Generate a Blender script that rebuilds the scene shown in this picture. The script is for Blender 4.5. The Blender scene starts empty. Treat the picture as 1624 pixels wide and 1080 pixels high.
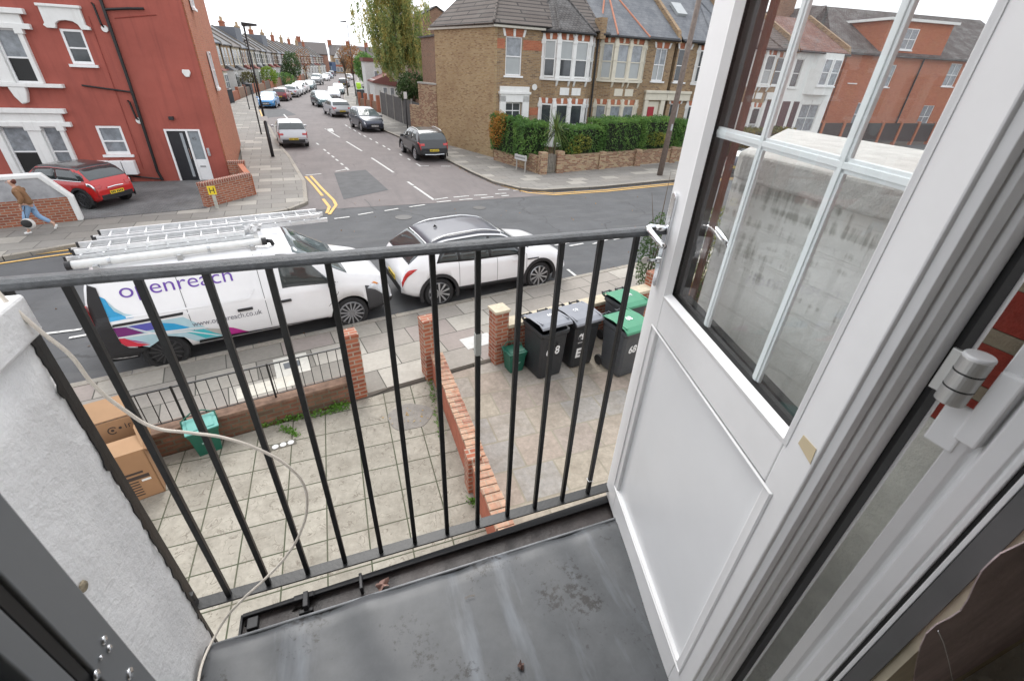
import bpy, bmesh, math, random
import numpy as np
from mathutils import Vector, Matrix
random.seed(7); rng = np.random.default_rng(7)
S = bpy.context.scene
R = math.radians
CH = 4.7                                     # eye height above the street
# ------------------------------------------------------------------ camera
RX = np.array([0.9382587, -0.34343858, 0.04147965])      # image right in world axes (X along the facade, Y across the street)
RD = np.array([-0.14644385, -0.50295797, -0.85181423])   # image down
RF = np.array([0.31340839, 0.79314767, -0.52219916])     # view axis
FPX = 705.0
cam_d = bpy.data.cameras.new('camera'); cam = bpy.data.objects.new('camera', cam_d)
S.collection.objects.link(cam); S.camera = cam
cam_d.sensor_width = 36; cam_d.lens = 36 * FPX / 1624; cam_d.clip_start = .02; cam_d.clip_end = 3000
M = Matrix(((RX[0], -RD[0], -RF[0], 0), (RX[1], -RD[1], -RF[1], 0), (RX[2], -RD[2], -RF[2], CH), (0, 0, 0, 1)))
cam.matrix_world = M
cam_d.dof.use_dof = True; cam_d.dof.focus_distance = 7; cam_d.dof.aperture_fstop = 11
# ------------------------------------------------------------------ world, sun, exposure
W = bpy.data.worlds.new('World'); S.world = W; W.use_nodes = True
nt = W.node_tree; bg = nt.nodes['Background']
sky = nt.nodes.new('ShaderNodeTexSky'); sky.sky_type = 'NISHITA'; sky.sun_disc = False
sky.sun_elevation = R(42); sky.sun_rotation = R(2); sky.dust_density = 5; sky.air_density = 1
hs = nt.nodes.new('ShaderNodeHueSaturation'); hs.inputs['Saturation'].default_value = .12
mx = nt.nodes.new('ShaderNodeMix'); mx.data_type = 'RGBA'; mx.inputs[0].default_value = .8
mx.inputs[7].default_value = (10.3, 10.6, 11.2, 1)
nt.links.new(sky.outputs[0], hs.inputs['Color']); nt.links.new(hs.outputs[0], mx.inputs[6])
nt.links.new(mx.outputs[2], bg.inputs[0]); bg.inputs[1].default_value = .115
sd = bpy.data.lights.new('sun', 'SUN'); sd.energy = 1.5; sd.angle = R(30); sd.color = (1, .97, .93)
sun = bpy.data.objects.new('sun', sd); S.collection.objects.link(sun)
sun.rotation_euler = Vector((.02, .66, .75)).to_track_quat('Z', 'Y').to_euler()   # soft light from the street side, front left
S.view_settings.view_transform = 'Standard'; S.view_settings.look = 'None'
S.view_settings.exposure = 0.60; S.view_settings.gamma = 1
S.render.engine = 'CYCLES'
S.cycles.max_bounces = 6; S.cycles.transparent_max_bounces = 12

# ------------------------------------------------------------------ pixel -> place helpers (measured on the photograph)
def ray(u, v): return RX * (u - 812) + RD * (v - 540) + RF * FPX
def gp(u, v, z=0.):                            # point of height z under a pixel
    d = ray(u, v); t = (z - CH) / d[2]; return (d[0] * t, d[1] * t, z)
def py(u, v, Y):
    d = ray(u, v); t = Y / d[1]; return (d[0] * t, Y, CH + d[2] * t)
# ------------------------------------------------------------------ naming
def link(o, parent=None):
    S.collection.objects.link(o)
    if parent is not None: o.parent = parent
    return o
def tag(o, label=None, cat=None, group=None, kind=None):
    if label: o['label'] = label
    if cat: o['category'] = cat
    if group: o['group'] = group
    if kind: o['kind'] = kind
    return o
def thing(name, label, cat, loc=(0, 0, 0), rz=0., group=None):
    o = bpy.data.objects.new(name, None); o.empty_display_size = .1; link(o)
    o.location = loc; o.rotation_euler = (0, 0, rz)
    return tag(o, label, cat, group)
def copy_tree(o, parent=None):
    c = o.copy(); link(c, parent)
    for ch in list(o.children): copy_tree(ch, c)
    return c
# ------------------------------------------------------------------ mesh builder
class MB:
    def __init__(s): s.v = []; s.f = []; s.m = []
    def add(s, vs, fs, m=0):
        n = len(s.v); s.v += [tuple(map(float, p)) for p in vs]
        for f in fs: s.f.append(tuple(i + n for i in f)); s.m.append(m)
        return s
    def box(s, a, b, m=0):
        x0, y0, z0 = a; x1, y1, z1 = b
        if x0 > x1: x0, x1 = x1, x0
        if y0 > y1: y0, y1 = y1, y0
        if z0 > z1: z0, z1 = z1, z0
        vs = [(x0, y0, z0), (x1, y0, z0), (x1, y1, z0), (x0, y1, z0), (x0, y0, z1), (x1, y0, z1), (x1, y1, z1), (x0, y1, z1)]
        return s.add(vs, [(0, 3, 2, 1), (4, 5, 6, 7), (0, 1, 5, 4), (1, 2, 6, 5), (2, 3, 7, 6), (3, 0, 4, 7)], m)
    def prism(s, poly, z0, z1, m=0):             # footprint polygon (counter-clockwise) between heights
        a = sum(p[0] * q[1] - q[0] * p[1] for p, q in zip(poly, poly[1:] + poly[:1]))
        if a < 0: poly = poly[::-1]
        n = len(poly); vs = [(p[0], p[1], z0) for p in poly] + [(p[0], p[1], z1) for p in poly]
        fs = [tuple(range(n - 1, -1, -1)), tuple(range(n, 2 * n))] + [(i, (i + 1) % n, n + (i + 1) % n, n + i) for i in range(n)]
        return s.add(vs, fs, m)
    def slab(s, poly, axis, a, b, m=0):          # polygon in the plane normal to axis, between a and b
        t = MB(); t.prism(list(poly), a, b)
        if axis == 'x': vs = [(p[2], p[0], p[1]) for p in t.v]
        else: vs = [(p[0], p[2], p[1]) for p in t.v]
        fl = [f[::-1] for f in t.f] if axis == 'y' else t.f
        return s.add(vs, fl, m)
    def tube(s, pts, r, n=8, m=0, cap=True):
        pts = [Vector(p) for p in pts]; k = len(pts); rr = r if isinstance(r, (list, tuple)) else [r] * k
        vs = []; prev = None
        for i, p in enumerate(pts):
            t = (pts[min(i + 1, k - 1)] - pts[max(i - 1, 0)]).normalized()
            if prev is None:
                a = Vector((0, 0, 1)) if abs(t.z) < .9 else Vector((1, 0, 0)); u = t.cross(a).normalized()
            else: u = (prev - t * prev.dot(t)).normalized()
            prev = u; w = t.cross(u)
            for j in range(n):
                an = 2 * math.pi * j / n; vs.append(p + (u * math.cos(an) + w * math.sin(an)) * rr[i])
        fs = [(i * n + j, i * n + (j + 1) % n, (i + 1) * n + (j + 1) % n, (i + 1) * n + j) for i in range(k - 1) for j in range(n)]
        if cap: fs += [tuple(range(n - 1, -1, -1)), tuple(range((k - 1) * n, k * n))]
        return s.add(vs, fs, m)
    def lathe(s, prof, n=24, axis='z', c=(0, 0, 0), m=0):   # profile of (radius, height)
        vs = []
        for r, h in prof:
            for j in range(n):
                an = 2 * math.pi * j / n; a, b = r * math.cos(an), r * math.sin(an)
                vs.append({'z': (a, b, h), 'y': (a, h, b), 'x': (h, a, b)}[axis])
        vs = [(p[0] + c[0], p[1] + c[1], p[2] + c[2]) for p in vs]; k = len(prof)
        fs = [(i * n + j, i * n + (j + 1) % n, (i + 1) * n + (j + 1) % n, (i + 1) * n + j) for i in range(k - 1) for j in range(n)]
        fs += [tuple(range(n)), tuple(range((k - 1) * n, k * n))]
        return s.add(vs, fs, m)
    def rot(s, mat):
        s.v = [tuple(mat @ Vector(p)) for p in s.v]; return s
    def build(s, name, mats, parent=None, smooth=False, bevel=0, fix=True, solid=0, seg=2):
        me = bpy.data.meshes.new(name); me.from_pydata(s.v, [], s.f)
        if not isinstance(mats, (list, tuple)): mats = [mats]
        for m in mats: me.materials.append(m)
        if len(mats) > 1: me.polygons.foreach_set('material_index', s.m)
        if fix:
            b = bmesh.new(); b.from_mesh(me); bmesh.ops.recalc_face_normals(b, faces=b.faces); b.to_mesh(me); b.free()
        if smooth: me.polygons.foreach_set('use_smooth', [True] * len(me.polygons))
        me.update(); boxuv(me)
        o = link(bpy.data.objects.new(name, me), parent)
        if solid:
            q = o.modifiers.new('s', 'SOLIDIFY'); q.thickness = solid; q.offset = 0
        if bevel:
            q = o.modifiers.new('b', 'BEVEL'); q.width = bevel; q.segments = seg; q.limit_method = 'ANGLE'; q.angle_limit = R(40)
            q.harden_normals = False
        return o
def boxuv(me):
    nl = len(me.loops)
    if not nl: return
    co = np.empty(len(me.vertices) * 3); me.vertices.foreach_get('co', co); co = co.reshape(-1, 3)
    vi = np.empty(nl, int); me.loops.foreach_get('vertex_index', vi)
    nr = np.empty(len(me.polygons) * 3); me.polygons.foreach_get('normal', nr); nr = nr.reshape(-1, 3)
    lt = np.empty(len(me.polygons), int); me.polygons.foreach_get('loop_total', lt)
    pn = np.repeat(nr, lt, axis=0); c = co[vi]
    sl = (np.abs(pn[:, 2]) > .2) & (np.abs(pn[:, 2]) < .985)      # roof slopes: along the eaves and up the slope
    az = np.abs(pn[:, 2]) > .55; ax = (~az) & (np.abs(pn[:, 0]) > np.abs(pn[:, 1]))
    uv = np.stack([np.where(ax, c[:, 1], c[:, 0]), np.where(az, c[:, 1], c[:, 2])], 1)
    h = np.sqrt(np.maximum(1 - pn[:, 2] ** 2, 1e-6)); tu = (-pn[:, 1] * c[:, 0] + pn[:, 0] * c[:, 1]) / h
    uv[sl] = np.stack([tu, c[:, 2] / h], 1)[sl]
    l = me.uv_layers.new(name='uv'); l.data.foreach_set('uv', uv.ravel())
def text_mesh(name, body, size, mat, parent, mat4, ext=.002, align='LEFT', sx=1., bold=0.):
    cu = bpy.data.curves.new(name, 'FONT'); cu.body = body; cu.size = size; cu.extrude = ext; cu.align_x = align; cu.offset = bold
    t = bpy.data.objects.new(name, cu); S.collection.objects.link(t)
    bpy.context.view_layer.update()
    me = bpy.data.meshes.new_from_object(t.evaluated_get(bpy.context.evaluated_depsgraph_get()))
    bpy.data.objects.remove(t); me.name = name
    me.transform(mat4 @ Matrix.Diagonal((sx, 1, 1, 1))); me.materials.clear(); me.materials.append(mat)
    return link(bpy.data.objects.new(name, me), parent)

# ------------------------------------------------------------------ materials
MATS = {}
def newmat(name):
    m = bpy.data.materials.new(name); m.use_nodes = True; n = m.node_tree
    return m, n, n.nodes['Principled BSDF']
def nd(n, t, **k):
    x = n.nodes.new('ShaderNode' + t)
    for a, b in k.items():
        if a.startswith('_'): setattr(x, a[1:], b)
        else: x.inputs[a.replace('__', ' ')].default_value = b
    return x
def c4(c): return (c[0], c[1], c[2], 1)
def plain(name, col, rough=.6, metal=0., var=.12, scale=6., bump=0., bscale=60., spec=.5, coat=0., obj=True):
    """a base colour with soft procedural variation and a fine bump"""
    if name in MATS: return MATS[name]
    m, n, b = newmat(name); L = n.links.new
    tc = nd(n, 'TexCoord'); src = tc.outputs['Object']
    if var:
        no = nd(n, 'TexNoise', Scale=scale, Detail=5., Roughness=.65); L(src, no.inputs['Vector'])
        r = nd(n, 'ValToRGB'); L(no.outputs[0], r.inputs[0])
        r.color_ramp.elements[0].position = .3; r.color_ramp.elements[1].position = .7
        r.color_ramp.elements[0].color = c4([c * (1 - var) for c in col]); r.color_ramp.elements[1].color = c4([min(1, c * (1 + var)) for c in col])
        L(r.outputs[0], b.inputs['Base Color'])
    else: b.inputs['Base Color'].default_value = c4(col)
    b.inputs['Roughness'].default_value = rough; b.inputs['Metallic'].default_value = metal
    b.inputs['Specular IOR Level'].default_value = spec; b.inputs['Coat Weight'].default_value = coat
    if coat: b.inputs['Coat Roughness'].default_value = .06
    if bump:
        n2 = nd(n, 'TexNoise', Scale=bscale, Detail=6., Roughness=.7); L(src, n2.inputs['Vector'])
        bp = nd(n, 'Bump', Strength=bump, Distance=.01); L(n2.outputs[0], bp.inputs['Height']); L(bp.outputs[0], b.inputs['Normal'])
    MATS[name] = m; return m
def bricks(name, cols, mortar, bw=.225, rh=.075, ms=.01, off=.5, rough=.9, var=.25, stain=(.5, .5, .5), stainf=.25, bump=.4, rot=0., loc=(0, 0), sscale=.8, smooth=.1, freq=2):
    """bricks, slabs or tiles: several colours picked per unit, mottled, with stains"""
    if name in MATS: return MATS[name]
    cols = [tuple(x * .86 for x in c) for c in cols]; mortar = tuple(x * .86 for x in mortar); stain = tuple(x * .86 for x in stain)
    m, n, b = newmat(name); L = n.links.new
    tc = nd(n, 'TexCoord'); mp = nd(n, 'Mapping'); L(tc.outputs['UV'], mp.inputs[0])
    mp.inputs['Location'].default_value = (loc[0], loc[1], 0); mp.inputs['Rotation'].default_value = (0, 0, rot)
    br = nd(n, 'TexBrick', Scale=1.); L(mp.outputs[0], br.inputs['Vector'])
    br.inputs['Color1'].default_value = (0, 0, 0, 1); br.inputs['Color2'].default_value = (1, 1, 1, 1); br.inputs['Mortar'].default_value = (.5, .5, .5, 1)
    br.inputs['Mortar Size'].default_value = ms; br.inputs['Mortar Smooth'].default_value = smooth
    br.inputs['Brick Width'].default_value = bw; br.inputs['Row Height'].default_value = rh; br.offset = off; br.offset_frequency = freq
    rp = nd(n, 'ValToRGB'); L(br.outputs['Color'], rp.inputs[0]); e = rp.color_ramp.elements; rp.color_ramp.interpolation = 'CONSTANT' if len(cols) > 3 else 'LINEAR'
    e[0].color = c4(cols[0]); e[0].position = .0
    if rp.color_ramp.interpolation == 'CONSTANT':
        e[1].color = c4(cols[-1]); e[1].position = 1 - 1 / len(cols)
        for i, c in enumerate(cols[1:-1]): e.new((i + 1) / len(cols)).color = c4(c)
    else:
        e[1].color = c4(cols[-1]); e[1].position = 1.
        if len(cols) == 3: e.new(.5).color = c4(cols[1])
    no = nd(n, 'TexNoise', Scale=14., Detail=6., Roughness=.7); L(tc.outputs['UV'], no.inputs['Vector'])
    mr = nd(n, 'MapRange'); L(no.outputs[0], mr.inputs[0]); mr.inputs[1].default_value = .3; mr.inputs[2].default_value = .7
    mr.inputs[3].default_value = 1 - var; mr.inputs[4].default_value = 1 + var
    mu = nd(n, 'Mix', _data_type='RGBA', _blend_type='MULTIPLY'); mu.inputs[0].default_value = 1
    L(rp.outputs[0], mu.inputs[6]); L(mr.outputs[0], mu.inputs[7])
    mo = nd(n, 'Mix', _data_type='RGBA'); L(br.outputs['Fac'], mo.inputs[0]); L(mu.outputs[2], mo.inputs[6]); mo.inputs[7].default_value = c4(mortar)
    n3 = nd(n, 'TexNoise', Scale=sscale, Detail=7., Roughness=.7); L(tc.outputs['UV'], n3.inputs['Vector'])
    m3 = nd(n, 'MapRange'); L(n3.outputs[0], m3.inputs[0]); m3.inputs[1].default_value = .45; m3.inputs[2].default_value = .7
    m3.inputs[3].default_value = 0; m3.inputs[4].default_value = stainf
    ms_ = nd(n, 'Mix', _data_type='RGBA'); L(m3.outputs[0], ms_.inputs[0]); L(mo.outputs[2], ms_.inputs[6]); ms_.inputs[7].default_value = c4(stain)
    L(ms_.outputs[2], b.inputs['Base Color']); b.inputs['Roughness'].default_value = rough
    if bump:
        ad = nd(n, 'Math', _operation='SUBTRACT'); L(no.outputs[0], ad.inputs[0]); L(br.outputs['Fac'], ad.inputs[1])
        bp = nd(n, 'Bump', Strength=bump, Distance=.008); L(ad.outputs[0], bp.inputs['Height']); L(bp.outputs[0], b.inputs['Normal'])
    MATS[name] = m; return m
def veins(m):
    """dark wandering riven marks pressed into the slabs"""
    n = m.node_tree; L = n.links.new; b = n.nodes['Principled BSDF']; old = b.inputs['Base Color'].links[0].from_socket
    tc = nd(n, 'TexCoord'); a = nd(n, 'TexNoise', Scale=5.5, Detail=4., Distortion=1.6); L(tc.outputs['UV'], a.inputs[0])
    s = nd(n, 'Math', _operation='SUBTRACT'); L(a.outputs[0], s.inputs[0]); s.inputs[1].default_value = .5; ab = nd(n, 'Math', _operation='ABSOLUTE'); L(s.outputs[0], ab.inputs[0])
    r = nd(n, 'MapRange'); L(ab.outputs[0], r.inputs[0]); r.inputs[1].default_value = .004; r.inputs[2].default_value = .026; r.inputs[3].default_value = 1; r.inputs[4].default_value = 0
    k = nd(n, 'TexNoise', Scale=7., Detail=2.); L(tc.outputs['UV'], k.inputs[0]); kr = nd(n, 'MapRange'); L(k.outputs[0], kr.inputs[0]); kr.inputs[1].default_value = .44; kr.inputs[2].default_value = .58; kr.inputs[4].default_value = .8
    mu = nd(n, 'Math', _operation='MULTIPLY'); L(r.outputs[0], mu.inputs[0]); L(kr.outputs[0], mu.inputs[1])
    x = nd(n, 'Mix', _data_type='RGBA'); L(mu.outputs[0], x.inputs[0]); L(old, x.inputs[6]); x.inputs[7].default_value = (.13, .11, .085, 1); L(x.outputs[2], b.inputs['Base Color'])
def leafmat(name, cols, rough=.6, trans=.25):
    if name in MATS: return MATS[name]
    m, n, b = newmat(name); L = n.links.new
    g = nd(n, 'NewGeometry'); tc = nd(n, 'TexCoord')
    no = nd(n, 'TexNoise', Scale=1.1, Detail=3.); L(tc.outputs['Object'], no.inputs['Vector'])
    ad = nd(n, 'Math', _operation='MULTIPLY_ADD'); L(g.outputs['Random Per Island'], ad.inputs[0]); ad.inputs[1].default_value = .45
    m2 = nd(n, 'MapRange'); L(no.outputs[0], m2.inputs[0]); m2.inputs[1].default_value = .32; m2.inputs[2].default_value = .68; m2.inputs[4].default_value = .55
    L(m2.outputs[0], ad.inputs[2])
    r = nd(n, 'ValToRGB'); L(ad.outputs[0], r.inputs[0]); e = r.color_ramp.elements
    e[0].color = c4(cols[0]); e[1].color = c4(cols[-1])
    for i, c in enumerate(cols[1:-1]): e.new((i + 1) / (len(cols) - 1)).color = c4(c)
    L(r.outputs[0], b.inputs['Base Color']); b.inputs['Roughness'].default_value = rough; b.inputs['Specular IOR Level'].default_value = .3
    tr = nd(n, 'BsdfTranslucent'); L(r.outputs[0], tr.inputs[0]); mxs = nd(n, 'MixShader'); mxs.inputs[0].default_value = trans
    out = n.nodes['Material Output']; L(b.outputs[0], mxs.inputs[1]); L(tr.outputs[0], mxs.inputs[2]); L(mxs.outputs[0], out.inputs[0])
    MATS[name] = m; return m
def clearglass(name, tint=(.93, .97, .96), refl=1., ior=1.5, dust=.06):
    m, n, b = newmat(name); n.nodes.remove(b); L = n.links.new
    t = nd(n, 'BsdfTransparent'); t.inputs[0].default_value = c4(tint)
    g = nd(n, 'BsdfGlossy'); g.inputs['Roughness'].default_value = .01
    f = nd(n, 'Fresnel'); f.inputs[0].default_value = ior; mm = nd(n, 'Math', _operation='MULTIPLY'); L(f.outputs[0], mm.inputs[0]); mm.inputs[1].default_value = refl
    ge = nd(n, 'NewGeometry'); iv = nd(n, 'Math', _operation='SUBTRACT'); iv.inputs[0].default_value = 1; L(ge.outputs['Backfacing'], iv.inputs[1]); m4 = nd(n, 'Math', _operation='MULTIPLY'); L(mm.outputs[0], m4.inputs[0]); L(iv.outputs[0], m4.inputs[1]); mm = m4
    x = nd(n, 'MixShader'); L(mm.outputs[0], x.inputs[0]); L(t.outputs[0], x.inputs[1]); L(g.outputs[0], x.inputs[2])
    tc = nd(n, 'TexCoord'); du = nd(n, 'TexNoise', Scale=3., Detail=8., Roughness=.8); L(tc.outputs['Object'], du.inputs[0]); dr_ = nd(n, 'MapRange'); L(du.outputs[0], dr_.inputs[0]); dr_.inputs[1].default_value = .3; dr_.inputs[2].default_value = .8; dr_.inputs[3].default_value = dust * .6; dr_.inputs[4].default_value = dust * 2.2
    df = nd(n, 'BsdfTranslucent'); df.inputs[0].default_value = (.85, .85, .85, 1); x2 = nd(n, 'MixShader'); L(dr_.outputs[0], x2.inputs[0]); L(x.outputs[0], x2.inputs[1]); L(df.outputs[0], x2.inputs[2])
    L(x2.outputs[0], n.nodes['Material Output'].inputs[0])
    return m
def overlay(m, scale, col, lo, hi, amt, detail=5., rot=0.):
    """stains and wear of another colour where a stretched noise is high"""
    n = m.node_tree; L = n.links.new; b = n.nodes['Principled BSDF']; bi = b.inputs['Base Color']
    tc = nd(n, 'TexCoord'); mp = nd(n, 'Mapping'); mp.inputs['Scale'].default_value = scale; mp.inputs['Rotation'].default_value = (0, 0, rot); L(tc.outputs['Object'], mp.inputs[0])
    a = nd(n, 'TexNoise', Scale=1., Detail=detail, Roughness=.65); L(mp.outputs[0], a.inputs[0]); r = nd(n, 'MapRange'); L(a.outputs[0], r.inputs[0]); r.inputs[1].default_value = lo; r.inputs[2].default_value = hi; r.inputs[4].default_value = amt
    x = nd(n, 'Mix', _data_type='RGBA'); L(r.outputs[0], x.inputs[0]); x.inputs[7].default_value = c4(col)
    if bi.links: L(bi.links[0].from_socket, x.inputs[6])
    else: x.inputs[6].default_value = bi.default_value
    L(x.outputs[2], bi); return m
def cracks(m, sc, col, amt=.6):
    n = m.node_tree; L = n.links.new; b = n.nodes['Principled BSDF']; bi = b.inputs['Base Color']; tc = nd(n, 'TexCoord')
    no = nd(n, 'TexNoise', Scale=1.5, Detail=4.); L(tc.outputs['Object'], no.inputs[0]); ad = nd(n, 'VectorMath', _operation='MULTIPLY_ADD'); L(no.outputs['Color'], ad.inputs[0]); ad.inputs[1].default_value = (.8, .8, 0); L(tc.outputs['Object'], ad.inputs[2])
    v = nd(n, 'TexVoronoi', _feature='DISTANCE_TO_EDGE', Scale=sc); L(ad.outputs[0], v.inputs['Vector']); r = nd(n, 'MapRange'); L(v.outputs['Distance'], r.inputs[0]); r.inputs[1].default_value = .002; r.inputs[2].default_value = .010; r.inputs[3].default_value = 1; r.inputs[4].default_value = 0
    k = nd(n, 'TexNoise', Scale=.35, Detail=2.); L(tc.outputs['Object'], k.inputs[0]); kr = nd(n, 'MapRange'); L(k.outputs[0], kr.inputs[0]); kr.inputs[1].default_value = .48; kr.inputs[2].default_value = .6; kr.inputs[4].default_value = amt
    mu = nd(n, 'Math', _operation='MULTIPLY'); L(r.outputs[0], mu.inputs[0]); L(kr.outputs[0], mu.inputs[1]); x = nd(n, 'Mix', _data_type='RGBA'); L(mu.outputs[0], x.inputs[0]); L(bi.links[0].from_socket, x.inputs[6]); x.inputs[7].default_value = c4(col); L(x.outputs[2], bi)
RED = (.34, .085, .062)
asph = plain('asphalt_grey', (.078, .080, .084), .85, var=.2, scale=.9, bump=.5, bscale=90)
asph2 = plain('asphalt_pinkish', (.160, .140, .136), .85, var=.13, scale=.7, bump=.4, bscale=80)
overlay(asph, (.5, 3., 1), (.115, .114, .112), .5, .75, .6, rot=-.1); overlay(asph, (2.2, 2.2, 1), (.045, .045, .046), .62, .72, .45); cracks(asph, .28, (.03, .03, .03))
overlay(asph2, (2.5, .35, 1), (.12, .108, .106), .48, .72, .7); overlay(asph2, (1.6, 1.6, 1), (.20, .18, .172), .6, .75, .5); cracks(asph2, .3, (.06, .055, .052), .5)
asph3 = plain('asphalt_patch', (.080, .081, .084), .85, var=.2, scale=2.)
earth = plain('earth', (.12, .115, .10), .95)
white_line = plain('road_paint_white', (.62, .62, .60), .8, var=.3, scale=9)
yellow_line = plain('road_paint_yellow', (.68, .42, .13), .8, var=.3, scale=9)
overlay(white_line, (9, 9, 9), (.16, .155, .15), .48, .62, .75); overlay(yellow_line, (9, 9, 9), (.18, .15, .12), .52, .66, .6)
kerbm = bricks('kerbstone', [(.27, .245, .205), (.36, .325, .275)], (.12, .11, .1), .9, 2., .008, rot=-.18)
slabm = bricks('paving_flags', [(.27, .25, .22), (.34, .31, .275), (.39, .36, .315), (.45, .42, .37), (.33, .285, .26)], (.10, .095, .08), .9, .6, .010, rot=-.18, stain=(.15, .14, .11), stainf=.35, var=.1, bump=.15)
slab_far = bricks('paving_flags_far', [(.23, .215, .195), (.28, .265, .24), (.26, .245, .225), (.38, .355, .315), (.25, .235, .215), (.27, .25, .225)], (.11, .105, .09), .95, .62, .012, rot=-.08, stain=(.16, .15, .13), stainf=.3, var=.1, bump=.15)
yardm = bricks('riven_slabs', [(.37, .34, .285), (.33, .305, .255), (.41, .38, .32)], (.07, .08, .045), .45, .45, .008, off=0, loc=(-.18 + .45, .0), stain=(.15, .13, .10), stainf=.5, var=.16, bump=.8, sscale=2.6)
veins(yardm)
sandm = bricks('sandstone_slabs', [(.36, .31, .255), (.325, .305, .28), (.36, .30, .25), (.375, .33, .265), (.35, .315, .275), (.33, .28, .24)], (.30, .27, .21), .62, .56, .014, off=.37, var=.22, stain=(.20, .17, .13), stainf=.6, bump=.5, sscale=2.6)
blockm = bricks('block_paving', [(.13, .13, .132), (.17, .17, .17), (.15, .145, .14)], (.07, .07, .065), .2, .1, .008, var=.15)
brick_red = bricks('brick_red', [(.33, .095, .05), (.42, .14, .075), (.27, .075, .045)], (.40, .33, .26), stainf=.2, stain=(.2, .15, .1))
brick_worn = bricks('brick_worn', [(.27, .09, .055), (.36, .15, .09), (.18, .075, .05)], (.26, .22, .17), stainf=.6, stain=(.13, .10, .06))
brick_stock = bricks('brick_stock', [(.30, .18, .09), (.42, .28, .145), (.19, .11, .065)], (.33, .28, .21), stainf=.3, stain=(.20, .14, .09))
brick_yellow = bricks('brick_yellow', [(.40, .265, .125), (.50, .36, .20), (.29, .17, .085)], (.38, .31, .2), stainf=.55, stain=(.27, .16, .085), sscale=.45)
brick_brown = bricks('brick_brown', [(.25, .13, .08), (.33, .18, .11), (.19, .10, .065)], (.27, .22, .17), stainf=.3, stain=(.16, .10, .07))
brick_orange = bricks('brick_orange', [(.44, .135, .07), (.52, .17, .09), (.37, .105, .06)], (.42, .20, .12), stainf=.2, stain=(.4, .25, .12))
brick_patchy = bricks('brick_patchy', [(.30, .14, .08), (.42, .27, .16), (.24, .12, .07), (.46, .34, .2)], (.36, .3, .22), stainf=.3, stain=(.2, .14, .09))
red_paint = plain('red_masonry_paint', RED, .8, var=.16, scale=.55, bump=.6, bscale=14)
overlay(red_paint, (5, 5, .35), (.20, .05, .04), .5, .75, .55); overlay(red_paint, (.7, .7, 1.1), (.36, .10, .075), .5, .75, .5)
white_paint = plain('white_masonry_paint', (.74, .74, .72), .7, var=.05, scale=3)
overlay(white_paint, (9, 9, .8), (.48, .46, .42), .55, .8, .45)
cream_paint = plain('cream_paint', (.62, .58, .48), .75, var=.08, scale=3)
upvc = plain('white_plastic_frame', (.80, .80, .80), .38, var=.05, scale=3.5)
tile_brown = bricks('roof_tiles_brown', [(.105, .085, .075), (.15, .125, .11), (.12, .10, .09)], (.035, .03, .028), 3.1, .31, .045, off=.5, bump=.8, var=.2, stain=(.2, .19, .17), stainf=.25)
tile_slate = bricks('roof_slates', [(.13, .14, .155), (.165, .175, .19)], (.10, .105, .12), .3, .22, .010, bump=.3, var=.12)
tile_dark = bricks('roof_tiles_dark', [(.075, .068, .065), (.11, .10, .095)], (.03, .028, .028), .22, .18, .02, bump=.7, var=.2)
tile_red = bricks('roof_tiles_red', [(.20, .085, .06), (.27, .12, .085), (.16, .07, .055)], (.07, .04, .035), .28, .26, .025, bump=.7, var=.2)
tile_far = plain('roof_grey_far', (.13, .13, .135), .8, var=.2)
terracotta = plain('terracotta', (.45, .19, .12), .8)
pane = plain('window_pane', (.05, .057, .062), .06, var=.5, scale=1.1, spec=.8)
pane_blind = plain('window_pane_blind', (.36, .38, .38), .18, var=.06, scale=2, spec=.6)
pane_curtain = plain('window_pane_curtain', (.23, .25, .27), .12, var=.35, scale=4, spec=.7)
pane_open = plain('window_opening_dark', (.012, .012, .012), .4, var=0)
black_metal = plain('black_paint_metal', (.008, .0085, .009), .4, var=.4, scale=25, bump=.12, bscale=70)
rail_metal = plain('handrail_worn_paint', (.055, .060, .066), .42, var=.5, scale=30, bump=.4, bscale=150)
black_pl = plain('black_plastic', (.02, .02, .022), .5, var=.1)
dark_trim = plain('dark_trim', (.018, .018, .02), .55, var=.1)
tyre = plain('tyre_rubber', (.018, .018, .019), .8, var=.2, scale=20)
alloy = plain('alloy', (.55, .56, .58), .3, metal=.8, var=.05)
alloy_dark = plain('alloy_dark', (.06, .06, .065), .35, metal=.6, var=.05)
brick_moss = bricks('brick_mossy', [(.19, .075, .045), (.27, .12, .075), (.12, .06, .04)], (.15, .14, .10), stainf=.7, stain=(.09, .08, .045), sscale=1.6)
steel = plain('galvanised_metal', (.52, .54, .56), .38, metal=.75, var=.15, scale=12)
alu = plain('ladder_aluminium', (.66, .67, .68), .36, metal=.55, var=.12, scale=10)
chrome = plain('chrome', (.8, .81, .83), .08, metal=1., var=.03)
car_glass = plain('car_glass', (.035, .045, .048), .03, var=.3, scale=1.5, spec=1.)
car_glass_l = plain('car_glass_light', (.10, .125, .13), .03, var=.3, scale=1.5, spec=1.)
red_lens = plain('red_lens', (.45, .02, .02), .12, var=.1, coat=.6)
clear_lens = plain('clear_lens', (.62, .65, .68), .08, var=.2, scale=20, coat=.8)
amber_lens = plain('amber_lens', (.7, .25, .04), .15, var=.1)
plate_y = plain('plate_yellow', (.75, .55, .04), .4, var=.02); plate_w = plain('plate_white', (.72, .72, .7), .4, var=.02)
ink = plain('plate_ink', (.02, .02, .02), .5, var=0)
card = plain('cardboard', (.33, .185, .095), .85, var=.07, scale=3)
card_in = plain('cardboard_inside', (.37, .225, .125), .85, var=.07, scale=3)
print_ink = plain('print_ink', (.05, .035, .03), .8, var=.1)
bin_black = plain('bin_black', (.022, .024, .027), .45, var=.15, scale=10, bump=.2)
bin_grey = plain('bin_lid_grey', (.20, .21, .235), .45, var=.08)
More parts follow.
